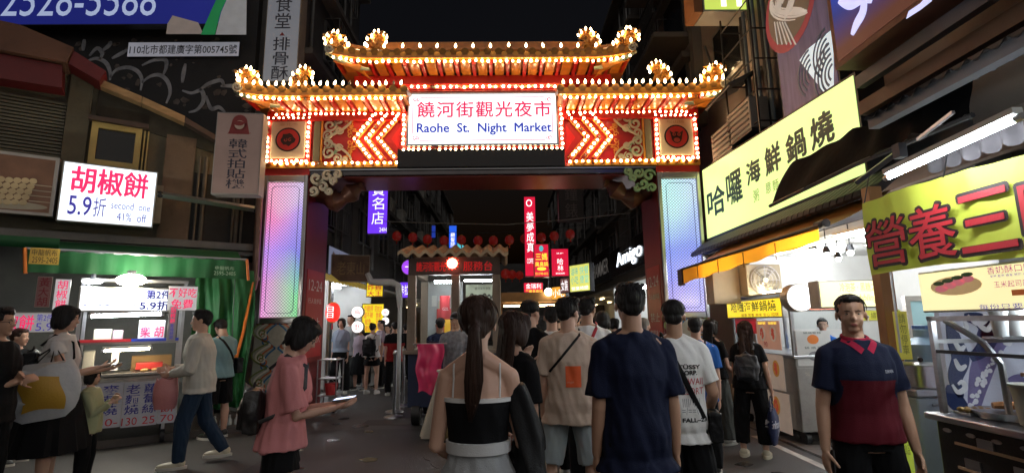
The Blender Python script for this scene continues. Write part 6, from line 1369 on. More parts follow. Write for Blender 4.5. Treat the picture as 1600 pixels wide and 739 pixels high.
for i in range(3):
    p = V((3.04+.1*i, 3.18, 1.45)); t = thing('paper_cups', p, ['left', 'middle', 'right'][i]+' stack of white paper cups on the case shelf', 'cups'); MB().tube([p, p+V((0, 0, .14+.02*i))], [.035, .045], 12).build('cup_stack', mat('paper cup', (.7, .7, .7), .5), t, smooth=True); MB().tube([p+V((0, 0, .14+.02*i)), p+V((0, 0, .15+.02*i))], .048, 12).build('cup_rim', mat('paper cup', (.7, .7, .7)), t)
MB().box((3.15, 3.18, 1.44), (.34, .14, .015)).build('case_shelf', steel, dcs)
lamp_tube((3.2, 3.3, 1.6), (3.2, 2.3, 1.6), 'short tube lighting the display case', r=.012, holder=False)

for y in (1.6, -.6): lamp_tube((2.45, y, 2.62), (2.42, y-1.25, 2.62), ['second', 'third'][y < 0]+' cold tube in the row hung under the right hand canopy', r=.016)  # tubes out of view, added to brighten the crowd

tp = mat('steel tray', (.5, .5, .52), .3, .9)
for i, (x, y, c_, nm) in enumerate(((2.82, 3.2, (.5, .3, .1), 'golden fritters'), (3.2, 3.12, (.35, .06, .04), 'red glazed sausages'), (3.08, 2.95, (.15, .25, .05), 'green vegetables'))):
    t = thing('food_tray', (x, y, .99), 'steel tray of '+nm+' inside the display case', 'tray')
    MB().box((x, y, 1.0), (.17, .12, .015)).build('tray', tp, t, bev=.004)
    for k in range(8):
        m_ = MB(); m_.sph((x-.06+.04*(k % 4), y-.025+.05*(k//4), 1.02), (.02, .022, .015), 7, 5, Matrix.Rotation(k, 3, 'Z')); m_.build('morsel', mat('morsel '+nm, c_, .5, var=.3), t, smooth=True)
# ------------------------------------------------------------------ people
from mathutils.bvhtree import BVHTree
skins = [mat('light skin', (.6, .36, .26), .48, var=.06, scale=9, bump=.05), mat('tan skin', (.46, .26, .17), .5, var=.06, scale=9, bump=.05)]
def cloth(name, col, rough=.85, var=.1, emit=0, bump=.25): return mat(name, col, rough, var=var, scale=4, bump=bump, bscale=180, emit=emit, spec=.2)
def hairm(name, col):
    return mat(name, col, .6, var=.35, scale=30, bump=.5, spec=.3, bscale=60, stretch=(2.2, 2.2, .12))
h_blk = hairm('black hair', (.012, .01, .01)); h_brn = hairm('dark brown hair', (.035, .016, .01)); h_gry = hairm('grey hair', (.2, .18, .16))
eye_w = mat('eye white', (.3, .27, .25), .2); eye_d = mat('iris', (.015, .01, .008), .15); lip_m = mat('lips', (.38, .11, .09), .4)
sole_w = mat('white sole', (.55, .53, .48), .6)
def fractal(p, s): return noise.noise(p*s)
def remesh(mb, vox, name, mats, parent, it=3, disp=None, paint=None, fac=.5):
    me0 = mb.mesh('tmp', [mats[0] if isinstance(mats, (list, tuple)) else mats])
    o = bpy.data.objects.new('tmp', me0); COL.objects.link(o)
    r = o.modifiers.new('r', 'REMESH'); r.mode = 'VOXEL'; r.voxel_size = vox; r.use_smooth_shade = True
    if it: s = o.modifiers.new('s', 'SMOOTH'); s.factor = fac; s.iterations = it
    me = bpy.data.meshes.new_from_object(o.evaluated_get(bpy.context.evaluated_depsgraph_get()))
    bpy.data.objects.remove(o); bpy.data.meshes.remove(me0)
    n = len(me.vertices)
    if n and disp:
        co = np.zeros(n*3); me.vertices.foreach_get('co', co); co = co.reshape(-1, 3)
        no = np.zeros(n*3); me.vertices.foreach_get('normal', no); no = no.reshape(-1, 3)
        d = np.array([disp(V(c)) for c in co]); co += no*d[:, None]
        me.vertices.foreach_set('co', co.ravel())
    me.materials.clear()
    mats = mats if isinstance(mats, (list, tuple)) else [mats]
    for m in mats: me.materials.append(m)
    if paint: me.polygons.foreach_set('material_index', [paint(p.center) for p in me.polygons])
    me.polygons.foreach_set('use_smooth', [True]*len(me.polygons)); me.update(); me.name = name
    ob = bpy.data.objects.new(name, me); COL.objects.link(ob); ob.parent = parent; WM[ob] = wm(parent); return ob
def ering(c, rx, ry, n=16, tw=0.): return [V((c[0]+rx*cos(2*pi*k/n+tw), c[1]+ry*sin(2*pi*k/n+tw), c[2])) for k in range(n)]
def lerp_chain(ps, rs, n=4):
    P, R = [], []
    for i in range(len(ps)-1):
        for k in range(n):
            t = k/n; P.append(V(ps[i]).lerp(V(ps[i+1]), t)); R.append(rs[i]+(rs[i+1]-rs[i])*t)
    return P+[V(ps[-1])], R+[rs[-1]]
class Person: pass
def folds(seed, amp, sc=(9, 9, 3.2)):
    o = V((seed*3.1, seed*1.7, seed*.9))
    def f(p):
        q = V((p.x*sc[0]+p.z*2.2, p.y*sc[1], p.z*sc[2]+p.x*1.5))+o
        a = noise.noise(q); b = noise.noise(q*2.1+V((4, 2, 1)))
        return 1.35*amp*((1-abs(a)*2.2)*.7+b*.8-.3)
    return f
DN = lambda s: ((s*.1, .02, -1), (s*.03, .12, -1))
def person(label, px, pyt, Y, face, sex='m', arms=None, legs=None, lean=0, head=(0, 0), hair='short', hairm_=None, top=None, bottom=None, shoes=None, skin=0, vox=.012, girth=1., group='people in the night market', H=None, x=None, seed=1, facial=True, z0=0.):
    if H is None or x is None:
        a, z = FY(Y).at(px, pyt); x = a if x is None else x; H = (z-z0) if H is None else H
    p = Person(); p.H = H; root = thing('person', (x, Y, z0), label, 'person', group, radians(face)); p.root = root; p.M = wm(root); p.vox = vox; p.sex = sex
    m = sex == 'm'; ch = sex == 'c'
    sw = H*(.096 if m else .084); g = girth
    hipw = H*(.05 if m else .053)
    pelvis = V((0, 0, .52*H))
    Rl = Matrix.Rotation(radians(-lean), 3, 'X')
    T = lambda q: pelvis+Rl @ (V(q)-pelvis) if V(q).z > .5*H else V(q)
    # leg joints
    legs = legs or (((-.11, .0, -1), (-.0, -.03, -1)), ((.09, .05, -1), (.0, -.06, -1)))
    LJ = []
    for s, (th, sh) in zip((-1, 1), legs):
        h = V((s*hipw, 0, .515*H)); k = h+V(th).normalized()*.235*H; a = k+V(sh).normalized()*.24*H; LJ.append([h, k, a])
    low = min(j[2].z for j in LJ)-.04*H
    drop = V((0, 0, -low))
    TT = lambda q: T(q)+drop
    LJ = [[q+drop for q in j] for j in LJ]
    # arms
    arms = arms or (DN(-1), DN(1)); AJ = []
    for s, a_ in zip((-1, 1), arms):
        u, f = a_[0], a_[1]; sh = TT((s*sw, -.005*H, .79*H)); e = sh+(Rl @ V(u)).normalized()*.175*H; w_ = e+(Rl @ V(f)).normalized()*.148*H; AJ.append([sh, e, w_, (a_[2] if len(a_) > 2 else None)])
    p.AJ, p.LJ, p.TT = AJ, LJ, TT
    p.world = lambda q: p.M @ V(q)
    skm = skins[skin]
    # ---- head frame
    hh = .132*H; piv = TT((0, -.012*H, .865*H))
    HR = Matrix.Rotation(radians(head[0]), 3, 'Z') @ Matrix.Rotation(radians(head[1]-lean*.6), 3, 'X')
    HP = lambda a, b, c: piv+HR @ V((a*hh, b*hh+.012*H, c*hh+.003*H))
    p.HP = HP; p.hh = hh; p.HR = HR
    def hs(mb, c, r, n=16, mm=12): mb.sph(HP(*c), (r[0]*hh, r[1]*hh, r[2]*hh), n, mm, HR)
    p.hs = hs
    B = MB()
    if m: tr = [(.47, .07, .055), (.5, .09, .065), (.545, .094, .068), (.6, .083, .06), (.66, .088, .062), (.72, .1, .068), (.765, .1, .066), (.795, .092, .056), (.82, .062, .045), (.85, .038, .038)]
    elif ch: tr = [(.47, .07, .06), (.5, .085, .07), (.55, .085, .07), (.62, .08, .066), (.7, .084, .064), (.76, .088, .06), (.795, .08, .05), (.82, .05, .04), (.845, .035, .034)]
    else: tr = [(.47, .075, .058), (.5, .098, .07), (.54, .1, .072), (.6, .072, .054), (.66, .076, .057), (.715, .087, .066), (.76, .085, .06), (.79, .078, .05), (.82, .048, .04), (.85, .033, .033)]
    p.tr = tr
    B.ring([[TT(q) for q in ering((0, 0, z*H), a*H*g, b*H*g)] for z, a, b in tr])
    nk = .033 if m else .028
    for s in (-1, 1): B.tube([TT((s*.012*H, -.012*H, .838*H)), TT((s*sw*.92, -.008*H, .802*H))], [.03*H, .022*H], 10)
    B.tube([TT((0, -.004*H, .82*H)), piv, HP(0, -.1, .3)], [nk*1.15*H, nk*H, nk*H], 14)
    hs(B, (0, -.06, .64), (.335, .42, .37)); hs(B, (0, .09, .4), (.265, .27, .37)); hs(B, (0, .22, .1), (.13, .12, .1)); hs(B, (0, .02, .25), (.235, .26, .2))
    hs(B, (0, .385, .4), (.055, .075, .075), 10, 8); hs(B, (0, .345, .5), (.036, .05, .12), 10, 8); hs(B, (0, .27, .605), (.2, .08, .05)); hs(B, (0, .325, .23), (.09, .045, .055), 10, 8)
    for s in (-1, 1): hs(B, (s*.345, -.03, .46), (.04, .09, .125), 10, 8); hs(B, (s*.13, .2, .37), (.1, .12, .1), 10, 8)
    arm_r = [.033, .029, .024, .0235, .016] if m else [.028, .024, .02, .019, .0135]
    for (sh, e, w_, hd), s in zip(AJ, (-1, 1)):
        B.tube([sh, sh.lerp(e, .5), e, e.lerp(w_, .35), w_], [r*H*g for r in arm_r], 12)
        B.sph(sh, arm_r[0]*H*g, 12, 8); B.sph(e, arm_r[2]*H*g*.97, 10, 8)
        B.add(*[]) if False else None
        # hand
        d = (w_-e).normalized(); nrm = V(hd) if hd else V((-s, .0, 0))
        if hd: nrm = Rl @ nrm
        nrm = (nrm-d*nrm.dot(d)); nrm = nrm.normalized() if nrm.length > .05 else d.orthogonal()
        wd_ = d.cross(nrm); hl = .1*H
        fwdside = 1 if wd_.dot(V((0, 1, 0))+V((-s*.3, 0, .3))) > 0 else -1; th_ = wd_*fwdside     # thumb side
        R3 = Matrix((wd_, nrm, d)).transposed()
        pc = w_+d*hl*.3; B.sph(pc, (.024*H, .011*H, .033*H), 10, 8, R3); B.sph(w_, (arm_r[4]*H*1.05, arm_r[4]*H*.85, arm_r[4]*H), 8, 6, R3)
        for k, (off, ln) in enumerate(((.0175, .4), (.006, .46), (-.006, .43), (-.0165, .34))):
            b0 = w_+d*hl*.48+th_*off*H; cu = .45+.12*k; L1 = ln*hl
            q1 = b0+(d*cos(cu*.4)+nrm*sin(cu*.4))*L1*.45; q2 = q1+(d*cos(cu)+nrm*sin(cu))*L1*.33; q3 = q2+(d*cos(cu*1.8)+nrm*sin(cu*1.8))*L1*.25
            B.tube([b0-d*.008*H, b0, q1, q2, q3], [.0056*H, .0055*H, .0052*H, .0047*H, .0036*H], 8)
        t0 = w_+d*hl*.12+th_*.014*H; B.tube([t0, t0+(d*.6+th_*.7+nrm*.3)*hl*.25, t0+(d*.95+th_*.75+nrm*.55)*hl*.42], [.0075*H, .0065*H, .0045*H], 8)
        if not hasattr(p, 'palm'): p.palm = []
        p.palm.append((pc+nrm*.014*H, d, nrm, th_))
    for (h, k, a) in LJ:
        c = k.lerp(a, .3)+V((0, -.008*H, 0))
        lr = [.055, .045, .031, .034, .021] if m else [.058, .046, .03, .0325, .0195]
        B.tube([h, h.lerp(k, .5), k, c, a], [r*H*g for r in lr], 14); B.sph(k, .031*H*g, 10, 8)
        B.tube([a+V((0, 0, .01*H)), a+V((0, .0, -.02*H))], [.021*H, .024*H], 10); B.sph(a+V((0, .045*H, -.024*H)), (.023*H, .07*H, .016*H), 10, 8)
    p.body = remesh(B, vox, 'body', skm, root, 2, fac=.4)
    # eyes, brows, lips
    if facial:
        for s in (-1, 1):
            e = MB(); hs(e, (s*.125, .285, .51), (.055, .036, .019), 10, 6); e.build_l('eye', eye_w, root)
            e = MB(); hs(e, (s*.125, .31, .51), (.023, .014, .019), 8, 6); e.build_l('iris', eye_d, root)
            e = MB(); e.tube([HP(s*.055, .345, .585), HP(s*.13, .335, .605), HP(s*.2, .285, .585)], [.008*hh, .014*hh, .006*hh], 6, up=(0, 1, 0)); e.build_l('eyebrow', hairm_ or h_blk, root)
        e = MB(); hs(e, (0, .362, .245), (.085, .022, .018), 10, 6); hs(e, (0, .36, .218), (.07, .022, .018), 10, 6); e.build_l('lips', lip_m, root)
    # hair
    hm = hairm_ or h_blk; Hm = MB(); hv = max(.0075, vox*.9)
    if hair in ('short', 'crop', 'ponytail', 'bob', 'long', 'bun'):
        k = .97 if hair == 'crop' else 1.0
        if hair == 'crop': hs(Hm, (0, -.14, .71), (.36, .41, .345))
        elif hair == 'ponytail': hs(Hm, (0, -.14, .66), (.42, .46, .42)); hs(Hm, (0, -.34, .42), (.28, .2, .26))
        else: hs(Hm, (0, -.12, .67), (.375, .435, .385))
        hs(Hm, (0, .1, .86 if hair != 'crop' else .9), (.29 if hair != 'crop' else .25, .25, .16 if hair != 'crop' else .12)); hs(Hm, (0, -.3, .45), (.27, .2, .22))
        for s in (-1, 1): hs(Hm, (s*.29, .02, .64), (.05 if hair == 'crop' else .08, .14, .12))
    if hair == 'short': hs(Hm, (.08, .14, .93), (.26, .22, .13)); hs(Hm, (-.1, .05, .97), (.22, .24, .11))
    if hair in ('bob', 'long'):
        for s in (-1, 1): hs(Hm, (s*.3, -.02, .42), (.13, .27, .4)); hs(Hm, (s*.26, .2, .66), (.12, .14, .24))
        hs(Hm, (0, -.25, .38), (.36, .28, .38)); hs(Hm, (.05, .2, .83), (.3, .2, .16))
    if hair == 'long':
        back = [HP(0, -.3, .5), TT((0, -.05*H, .85*H)), TT((0, -.062*H, .78*H)), TT((.01*H, -.07*H, .72*H)), TT((.01*H, -.07*H, .67*H))]
        Hm.tube(back, [.35*hh, .36*hh, .4*hh, .36*hh, .2*hh], 16, sq=.45, up=(HR @ V((0, 1, 0))))
    if hair == 'bun': hs(Hm, (0, -.45, .9), (.2, .2, .2))
    if hair == 'ponytail':
        hs(Hm, (0, -.52, .42), (.13, .1, .13))
        tail = [HP(0, -.5, .46), HP(.0, -.62, .3), TT((-.0*H, -.085*H, .84*H)), TT((-.002*H, -.082*H, .79*H)), TT((-.006*H, -.08*H, .74*H)), TT((-.012*H, -.075*H, .695*H))]
        Hm.tube(tail, [.1*hh, .12*hh, .16*hh, .17*hh, .12*hh, .02*hh], 14)
    sd = seed*1.3
    def hd_(q): return .0045*H*(noise.noise(V((q.x*70, q.y*70, q.z*9+sd)))*.6+noise.noise(V((q.x*22+sd, q.y*22, q.z*6)))*.8)*(1 if vox < .01 else .8)
    if Hm.v:
        p.hair = remesh(Hm, hv, 'hair', hm, root, 2, disp=hd_)
        if hair == 'short':
            random.seed(seed); sp = MB()
            for i in range(26):
                a = random.uniform(0, 2*pi); r = random.random()**.5*.3; x_, y_ = r*cos(a), -.08+r*sin(a)*1.1; q0 = HP(x_, y_, .95); q1 = HP(x_*1.35+.05, y_*1.25+.06, 1.06-.2*r); sp.tube([q0, q0.lerp(q1, .6)+V((0, 0, .006)), q1], [.028*hh*2, .03*hh, .006*hh], 5)
            sp.build_l('hair_tufts', hm, root, kind='stuff')
        if vox <= .01: strands(p, hair, hm, seed, TT, H)
    if top: top(p)
    if bottom: bottom(p)
    if shoes: shoes(p)
    return p
def strands(p, hair, hm, seed, TT, H):
    random.seed(seed*7+1); hh, HP = p.hh, p.HP; st = MB()
    for i in range(150):
        az = random.uniform(-pi, pi); front = abs(az-pi/2) < .75
        t0 = random.uniform(.05, 1.1 if not front else .5); t1 = t0+random.uniform(.35, .7); t1 = min(t1, .8 if front else 1.75)
        if t1 <= t0: continue
        k = 1.0+random.uniform(.0, .035); pts = []
        for j in range(5):
            t = t0+(t1-t0)*j/4; q = k+(.05*random.random() if (j == 4 and hair in ('short', 'crop')) else 0); pts.append(HP((.42 if hair == 'ponytail' else .375)*q*sin(t)*cos(az+.12*j/4), -.12+(.46 if hair == 'ponytail' else .435)*q*sin(t)*sin(az+.12*j/4), .67+(.41 if hair == 'ponytail' else .385)*q*cos(t)))
        st.tube(pts, [.008*hh, .014*hh, .014*hh, .011*hh, .003*hh], 4, cap=False)
    if hair in ('ponytail', 'long', 'bob'):
        for i in range(60):
            dx, dy = random.uniform(-1, 1), random.uniform(-1, .2)
            if hair == 'ponytail': path = [(HP(0, -.5, .46), .09), (HP(0, -.62, .3), .12), (TT((0, -.085*H, .84*H)), .16), (TT((-.002*H, -.082*H, .79*H)), .18), (TT((-.006*H, -.08*H, .74*H)), .14), (TT((-.012*H, -.075*H, (.685+.03*random.random())*H)), .03)]
            elif hair == 'long': path = [(HP(0, -.3, .8), .33), (HP(0, -.32, .4), .36), (TT((0, -.055*H, .83*H)), .36), (TT((.005*H, -.065*H, .76*H)), .38), (TT((.01*H, -.07*H, (.65+.04*random.random())*H)), .3)]
            else: path = [(HP(0, -.2, .9), .3), (HP(0, -.28, .5), .36), (HP(0, -.28, .02+.1*random.random()), .34)]
            ph = random.uniform(0, 2*pi); pts = [q+V((cos(ph)*r*hh*1.02, -abs(sin(ph))*r*hh*(.95 if hair == 'ponytail' else .5), 0)) for q, r in path]
            st.tube(pts, [.01*hh]*(len(pts)-1)+[.003*hh], 4, cap=False)
    st.build_l('hair_strands', hm, p.root, kind='stuff')
def build_l(s, name, mats, parent, smooth=True, kind=None, label=None):
    """verts are already in the person's own frame"""
    me = s.mesh(name, mats, None, smooth); o = bpy.data.objects.new(name, me); COL.objects.link(o); o.parent = parent; WM[o] = wm(parent)
    return tag(o, label, kind=kind)
MB.build_l = build_l
def bvh_of(o): return BVHTree.FromPolygons([v.co[:] for v in o.data.vertices], [tuple(q.vertices) for q in o.data.polygons])
def proj(bv, x, z, side, off=.004, y0=0.):
    h = bv.ray_cast(V((x, y0+side*1.0, z)), V((0, -side, 0)))
    return (h[0]+V((0, side*off, 0))) if h[0] else V((x, y0+side*.12, z))
def decal(p, s, x0, z0, x1, z1, m, side=-1, name='print', heavy=0.):
    """writing laid on the back (-1) or chest (+1) of the shirt; x to the reader's right"""
    fr = Fr((0, 0, 0)); t = text(fr, x0, z0, x1, z1, s, m, None, c=0, heavy=heavy, name=name)
    me = t.data; k = 1 if side < 0 else -1
    for i, v in enumerate(me.vertices): v.co = proj(p.bv, v.co.x*k, v.co.z, side, .004+.0002*(i % 7 == 0))
    t.parent = p.root; WM[t] = p.M; return t
def decal_quad(p, x0, z0, x1, z1, m, side=-1, name='print_patch'):
    mb = MB(); mb.grid(lambda u, v: proj(p.bv, (x0+(x1-x0)*u)*(1 if side < 0 else -1), z0+(z1-z0)*v, side, .003), 8, 10); return mb.build_l(name, m, p.root)
def tee(m, hem=.47, sl=.6, loose=1.0, name='shirt', amp=.007, paint=None, collar=None, flare=.0, neck=.845, sleeve_w=1.0):
    def f(p):
        H = p.H; e = .012*H*loose; S = MB(); tr = [t for t in p.tr if t[0] > hem+.02 and t[0] < neck-.015]
        lo = p.tr[2]; rings = [(hem, max(lo[1], .106)+flare, lo[2]+flare*.8)]+[(z, max(a, .088 if loose > .8 else a), b) for z, a, b in tr]+[(neck, .034, .034)]
        S.ring([[p.TT(q) for q in ering((0, -.0*H, z*H), a*H+e*(1.25 if z < .7 else 1), b*H+e*(1.3 if z < .75 else 1), 20)] for z, a, b in rings])
        base = (.036 if p.sex == 'm' else .031)
        for sh, el, w_, _ in p.AJ:
            S.sph(sh, (base*H+e*.15), 12, 8); S.tube([p.TT((0, -.008*H, .835*H)), sh+V((0, 0, .006*H))], [.036*H, (base-.006)*H+e*.15], 12)
            if sl > 1: P_, R_ = lerp_chain([sh, el, el.lerp(w_, sl-1)], [base*H+e*.2, base*.85*H+e*.35, base*.6*H+e*.35], 4)
            else: P_, R_ = lerp_chain([sh, sh.lerp(el, sl)], [base*H+e*.2, (base*.98*H+e*.6)*sleeve_w], 3)
            S.tube(P_, R_, 14)
        o = remesh(S, max(p.vox, .008), name, m, p.root, 2, disp=folds(p.H*7+hem, amp), paint=paint); p.shirt = o; p.bv = bvh_of(o)
        if collar: MB_c = MB(); MB_c.tube([p.TT((.038*H*cos(a)*(1.05), -.004*H+.04*H*sin(a), (.852-.01*sin(a))*H)) for a in [i*2*pi/20 for i in range(21)]], .006*H, 8, sq=1.5, up=(0, 0, 1)); MB_c.build_l('collar', collar, p.root)
    return f
def legw(m, length=2.0, loose=1.0, name='trousers', waist=.6, amp=.006, band=None, flare=0.):
    """length 1 = knee, 2 = ankle"""
    def f(p):
        H = p.H; e = .009*H*loose; S = MB()
        S.ring([[p.TT(q) for q in ering((0, 0, z*H), a*H+e*.3, b*H+e*.4, 20)] for z, a, b in [(.478, .085, .062)]+[t for t in p.tr if .49 < t[0] < waist-.01]+[(waist, p.tr[3][1]+.006, p.tr[3][2]+.008)]])
        for h, k, a in p.LJ:
            if length <= 1: pts, rs = [h, h.lerp(k, length)], [.052*H+e*.3, (.042*H+e*1.6)*(1+flare)]
            else: pts, rs = [h, k, k.lerp(a, length-1)], [.053*H+e*.4, .037*H+e*1.3, (.027+.012*loose+flare*.03)*H]
            P_, R_ = lerp_chain(pts, rs, 5); S.tube(P_, R_, 14)
        p.pants = remesh(S, max(p.vox, .008), name, m, p.root, 2, disp=folds(p.H*5, amp, (14, 14, 4)))
        if band:
            Bd = MB(); zt = waist; Bd.ring([[p.TT(q) for q in ering((0, 0, z*H), p.tr[3][1]*H+e*1.0, p.tr[3][2]*H+e*1.2, 28)] for z in (zt-.022, zt+.006)]); Bd.build_l('waistband', band, p.root)
    return f
def skirt(m, hem=.28, flare=.06, waist=.62, name='skirt'):
    def f(p):
        H = p.H; n = 40; S = MB(); R_ = []
        for j in range(9):
            t = j/8; z = (waist+(hem-waist)*t)*H; rr = .08+(.04+flare)*t**.7
            R_.append([p.TT((rr*H*cos(2*pi*k/n)*(1+.06*t*sin(k*2.4)), rr*.8*H*sin(2*pi*k/n)*(1+.06*t*sin(k*2.4)), z)) if z > .5*H else V((rr*H*cos(2*pi*k/n)*(1+.06*t*sin(k*2.4)), rr*.8*H*sin(2*pi*k/n)*(1+.06*t*sin(k*2.4)), z)) for k in range(n)])
        S.ring(R_); S.build_l(name, m, p.root)
    return f
def both(*fs):
    def f(p):
        for g in fs: g(p)
    return f
def shoe(m, sole=sole_w, th=.018, high=0, sock=None):
    def f(p):
        H = p.H
        for h, k, a in p.LJ:
            o = MB(); o.sph(a+V((0, .04*H, -.018*H)), (.03*H, .082*H, .024*H), 14, 10); o.sph(a+V((0, -.008*H, -.004*H)), (.028*H, .034*H, .03*H), 12, 8)
            sh_ = remesh(o, max(p.vox, .008), 'shoe', m, p.root, 2)
            s_ = MB(); s_.ring([[V((a.x+(.032+.004*(z > 0))*H*cos(q)*(1-.12*sin(q)*-1*(sin(q) < 0)), a.y+.036*H+.088*H*sin(q), a.z-.04*H+z*H)) for q in [2*pi*i/24 for i in range(24)]] for z in (.001, th)]); o2 = s_.build_l('sole', sole, sh_)
            if sock: s2 = MB(); s2.tube([a+V((0, 0, -.01*H)), a.lerp(k, .22)], [.026*H, .026*H], 12); s2.build_l('sock', sock, p.root)
    return f
def local_thing(p, name, label, cat, q, group=None):
    """a thing held or worn: its own top-level object placed in the person's frame"""
    t = thing(name, p.world(q), label, cat, group, p.M.to_euler().z); return t
def wbuild(p, mb, name, m, parent, smooth=True, **k):
    mb.v = [tuple(p.M @ V(v)) for v in mb.v]; return mb.build(name, m, parent, smooth, **k)
def wremesh(p, mb, name, m, parent, vox=.01, it=2, disp=None):
    inv = wm(parent).inverted(); M2 = inv @ p.M; mb.v = [tuple(M2 @ V(v)) for v in mb.v]
    return remesh(mb, vox, name, m, parent, it, disp)
def crossbody(p, label, m, s=1, bag=True, size=(.16, .05, .12), drop=.5, w=.011, cat='bag', bagside=None, backbag=False):
    """strap over the shoulder -s to the hip +s, laid on the shirt; the bag hangs at the hip"""
    H = p.H; bx, bz = s*.115*H, drop*H; st = MB(); N = 12
    back = [proj(p.bv, -s*.05*H+(bx+s*.05*H)*i/N*.9, (.83*H)+(bz-.83*H)*i/N, -1, .004) for i in range(N)]
    fro = [proj(p.bv, -s*.05*H+(bx+s*.05*H)*i/N*.9, (.83*H)+(bz-.83*H)*i/N, 1, .004) for i in range(N)]
    t = local_thing(p, 'crossbody_bag', label, cat, (bx, 0, bz))
    pts = back[::-1]+[p.TT((-s*.05*H, 0, .862*H))]+fro
    st.tube(pts, w, 6, sq=.35, up=(0, 1, 0)); wbuild(p, st, 'strap', m, t)
    if bag:
        b = MB(); c = V((bx+s*.02*H, -.07*H if backbag else .0, bz-.02)); b.box(c, (size[1], size[0], size[2])); b.sph(c, (size[1]*.62, size[0]*.5, size[2]*.5), 14, 10)
        wremesh(p, b, 'bag_body', m, t, .009, 4, folds(2, .005, (14, 14, 14)))
    return t
def backpack(p, label, m, w=.26, h=.36, d=.13, z=.66, m2=None):
    H = p.H; t = local_thing(p, 'backpack', label, 'backpack', (0, -.1*H, z*H)); b = MB(); c = p.TT((0, -.075*H-d*.5, z*H))
    b.box(c, (w*.86, d*.7, h*.86)); b.sph(c, (w*.52, d*.6, h*.5), 18, 12); b.box(c+V((0, -d*.45, -h*.15)), (w*.6, d*.35, h*.4))
    wremesh(p, b, 'pack_body', m, t, .01, 5, folds(3, .007, (12, 12, 9)))
    for s in (-1, 1):
        st = MB(); pts = [p.TT((s*.05*H, -.075*H, .79*H)), p.TT((s*.055*H, -.02*H, .845*H)), proj(p.bv, s*.06*H, .8*H, 1, .01), proj(p.bv, s*.068*H, .72*H, 1, .01), p.TT((s*.1*H, .0, .64*H)), p.TT((s*.09*H, -.08*H, .6*H))]
        st.tube(pts, .014, 6, sq=.5); wbuild(p, st, 'strap', m, t)
    z_ = MB(); z_.tube([c+V((-w*.3, -d*.55, h*.05)), c+V((0, -d*.66, h*.06)), c+V((w*.3, -d*.55, h*.05))], .004, 5); wbuild(p, z_, 'zip', m2 or dgrey, t)
    hd = MB(); hd.tube([c+V((-.03, 0, h*.48)), c+V((0, 0, h*.56)), c+V((.03, 0, h*.48))], .008, 6); wbuild(p, hd, 'handle', m, t)
    return t
def phone(p, label, i=1, glow=False):
    c, d, n, th = p.palm[i]; t = local_thing(p, 'phone', label, 'phone', c); R = Matrix((th, n, d)).transposed()
    b = MB(); b.box(c+d*.02+n*.006, (.072, .008, .15), R); wbuild(p, b, 'phone_body', black, t, False)
    if glow: s_ = MB(); s_.box(c+d*.02+n*.0115, (.064, .002, .138), R); wbuild(p, s_, 'screen', mat('phone screen', (.5, .6, .8), .2, emit=1.2), t, False)
    return t
def sagbag(p, name, label, m, i, w, h, d, cat='bag', handle=.16, mh=None):
    """a carrier bag hanging from hand i"""
    c, dd, n, th = p.palm[i]; Mi = p.M; t = local_thing(p, name, label, cat, c-V((0, 0, handle+h*.5)))
    top = c-V((0, 0, handle)); R_ = []; k_ = 24
    for j in range(9):
        v = j/8; ww = w*.5*(.9+.18*sin(pi*v)); dd_ = d*.5*(.35+.65*sin(pi*min(1, v*.9+.08))); R_.append([top+V((dd_*cos(q), ww*sin(q), -h*v+.012*sin(q*5)*(1-v))) for q in [2*pi*x/k_ for x in range(k_)]])
    b = MB(); b.ring(R_); b.v = [tuple(V(v)+V((.012*noise.noise(V(v)*14), .01*noise.noise(V(v)*11+V((3, 0, 0))), 0))) for v in b.v]; wbuild(p, b, 'bag_body', m, t)
    for s in (-1, 1): hd = MB(); hd.tube([top+V((s*.015, -w*.22, 0)), c+V((s*.006, -.012, -.0)), c+V((s*.006, .012, 0)), top+V((s*.015, w*.22, 0))], .005, 5); wbuild(p, hd, 'handle', mh or m, t)
    return t, top, R_
def glasses(p):
    g = MB(); hh = p.hh
    for s in (-1, 1):
        g.tube([p.HP(s*.13+.085*cos(a), .345, .505+.065*sin(a)) for a in [i*2*pi/14 for i in range(15)]], .006*hh*1.5, 5); g.tube([p.HP(s*.215, .33, .52), p.HP(s*.37, -.02, .5)], .009*hh, 5)
    g.tube([p.HP(-.045, .36, .52), p.HP(.045, .36, .52)], .009*hh, 5); o = g; t = local_thing(p, 'eyeglasses', 'thin framed glasses worn by the '+' '.join(p.root['label'].split(' ')[:9]), 'glasses', p.HP(0, .35, .5))
    wbuild(p, g, 'frame', black, t); return t
def cap(p, m, label_=None, logo=None, back=0):
    c = MB(); p.hs(c, (0, -.08, .72), (.4, .45, .36), 20, 14); o = remesh(c, max(.008, p.vox), 'cap', m, p.root, 2)
    b = MB(); p_ = p.HP; b.add([p_(-.3, .22, .72), p_(-.2, .5, .68), p_(0, .62, .67), p_(.2, .5, .68), p_(.3, .22, .72), p_(0, .3, .76), p_(-.3, .22, .69), p_(-.2, .5, .65), p_(0, .62, .64), p_(.2, .5, .65), p_(.3, .22, .69)], [(0, 5, 2, 1), (5, 4, 3, 2), (6, 7, 8), (6, 8, 10), (8, 9, 10), (0, 1, 7, 6), (1, 2, 8, 7), (2, 3, 9, 8), (3, 4, 10, 9)]); b.build_l('visor', m, o, smooth=False)
navy_c = cloth('navy cotton', (.007, .01, .03)); blackc = cloth('black cotton', (.005, .005, .006)); whitec = cloth('white cotton', (.78, .77, .75)); beigec = cloth('beige cotton', (.55, .42, .33)); lden = cloth('pale denim', (.35, .4, .42)); greyc = cloth('heather grey jersey', (.34, .35, .36))
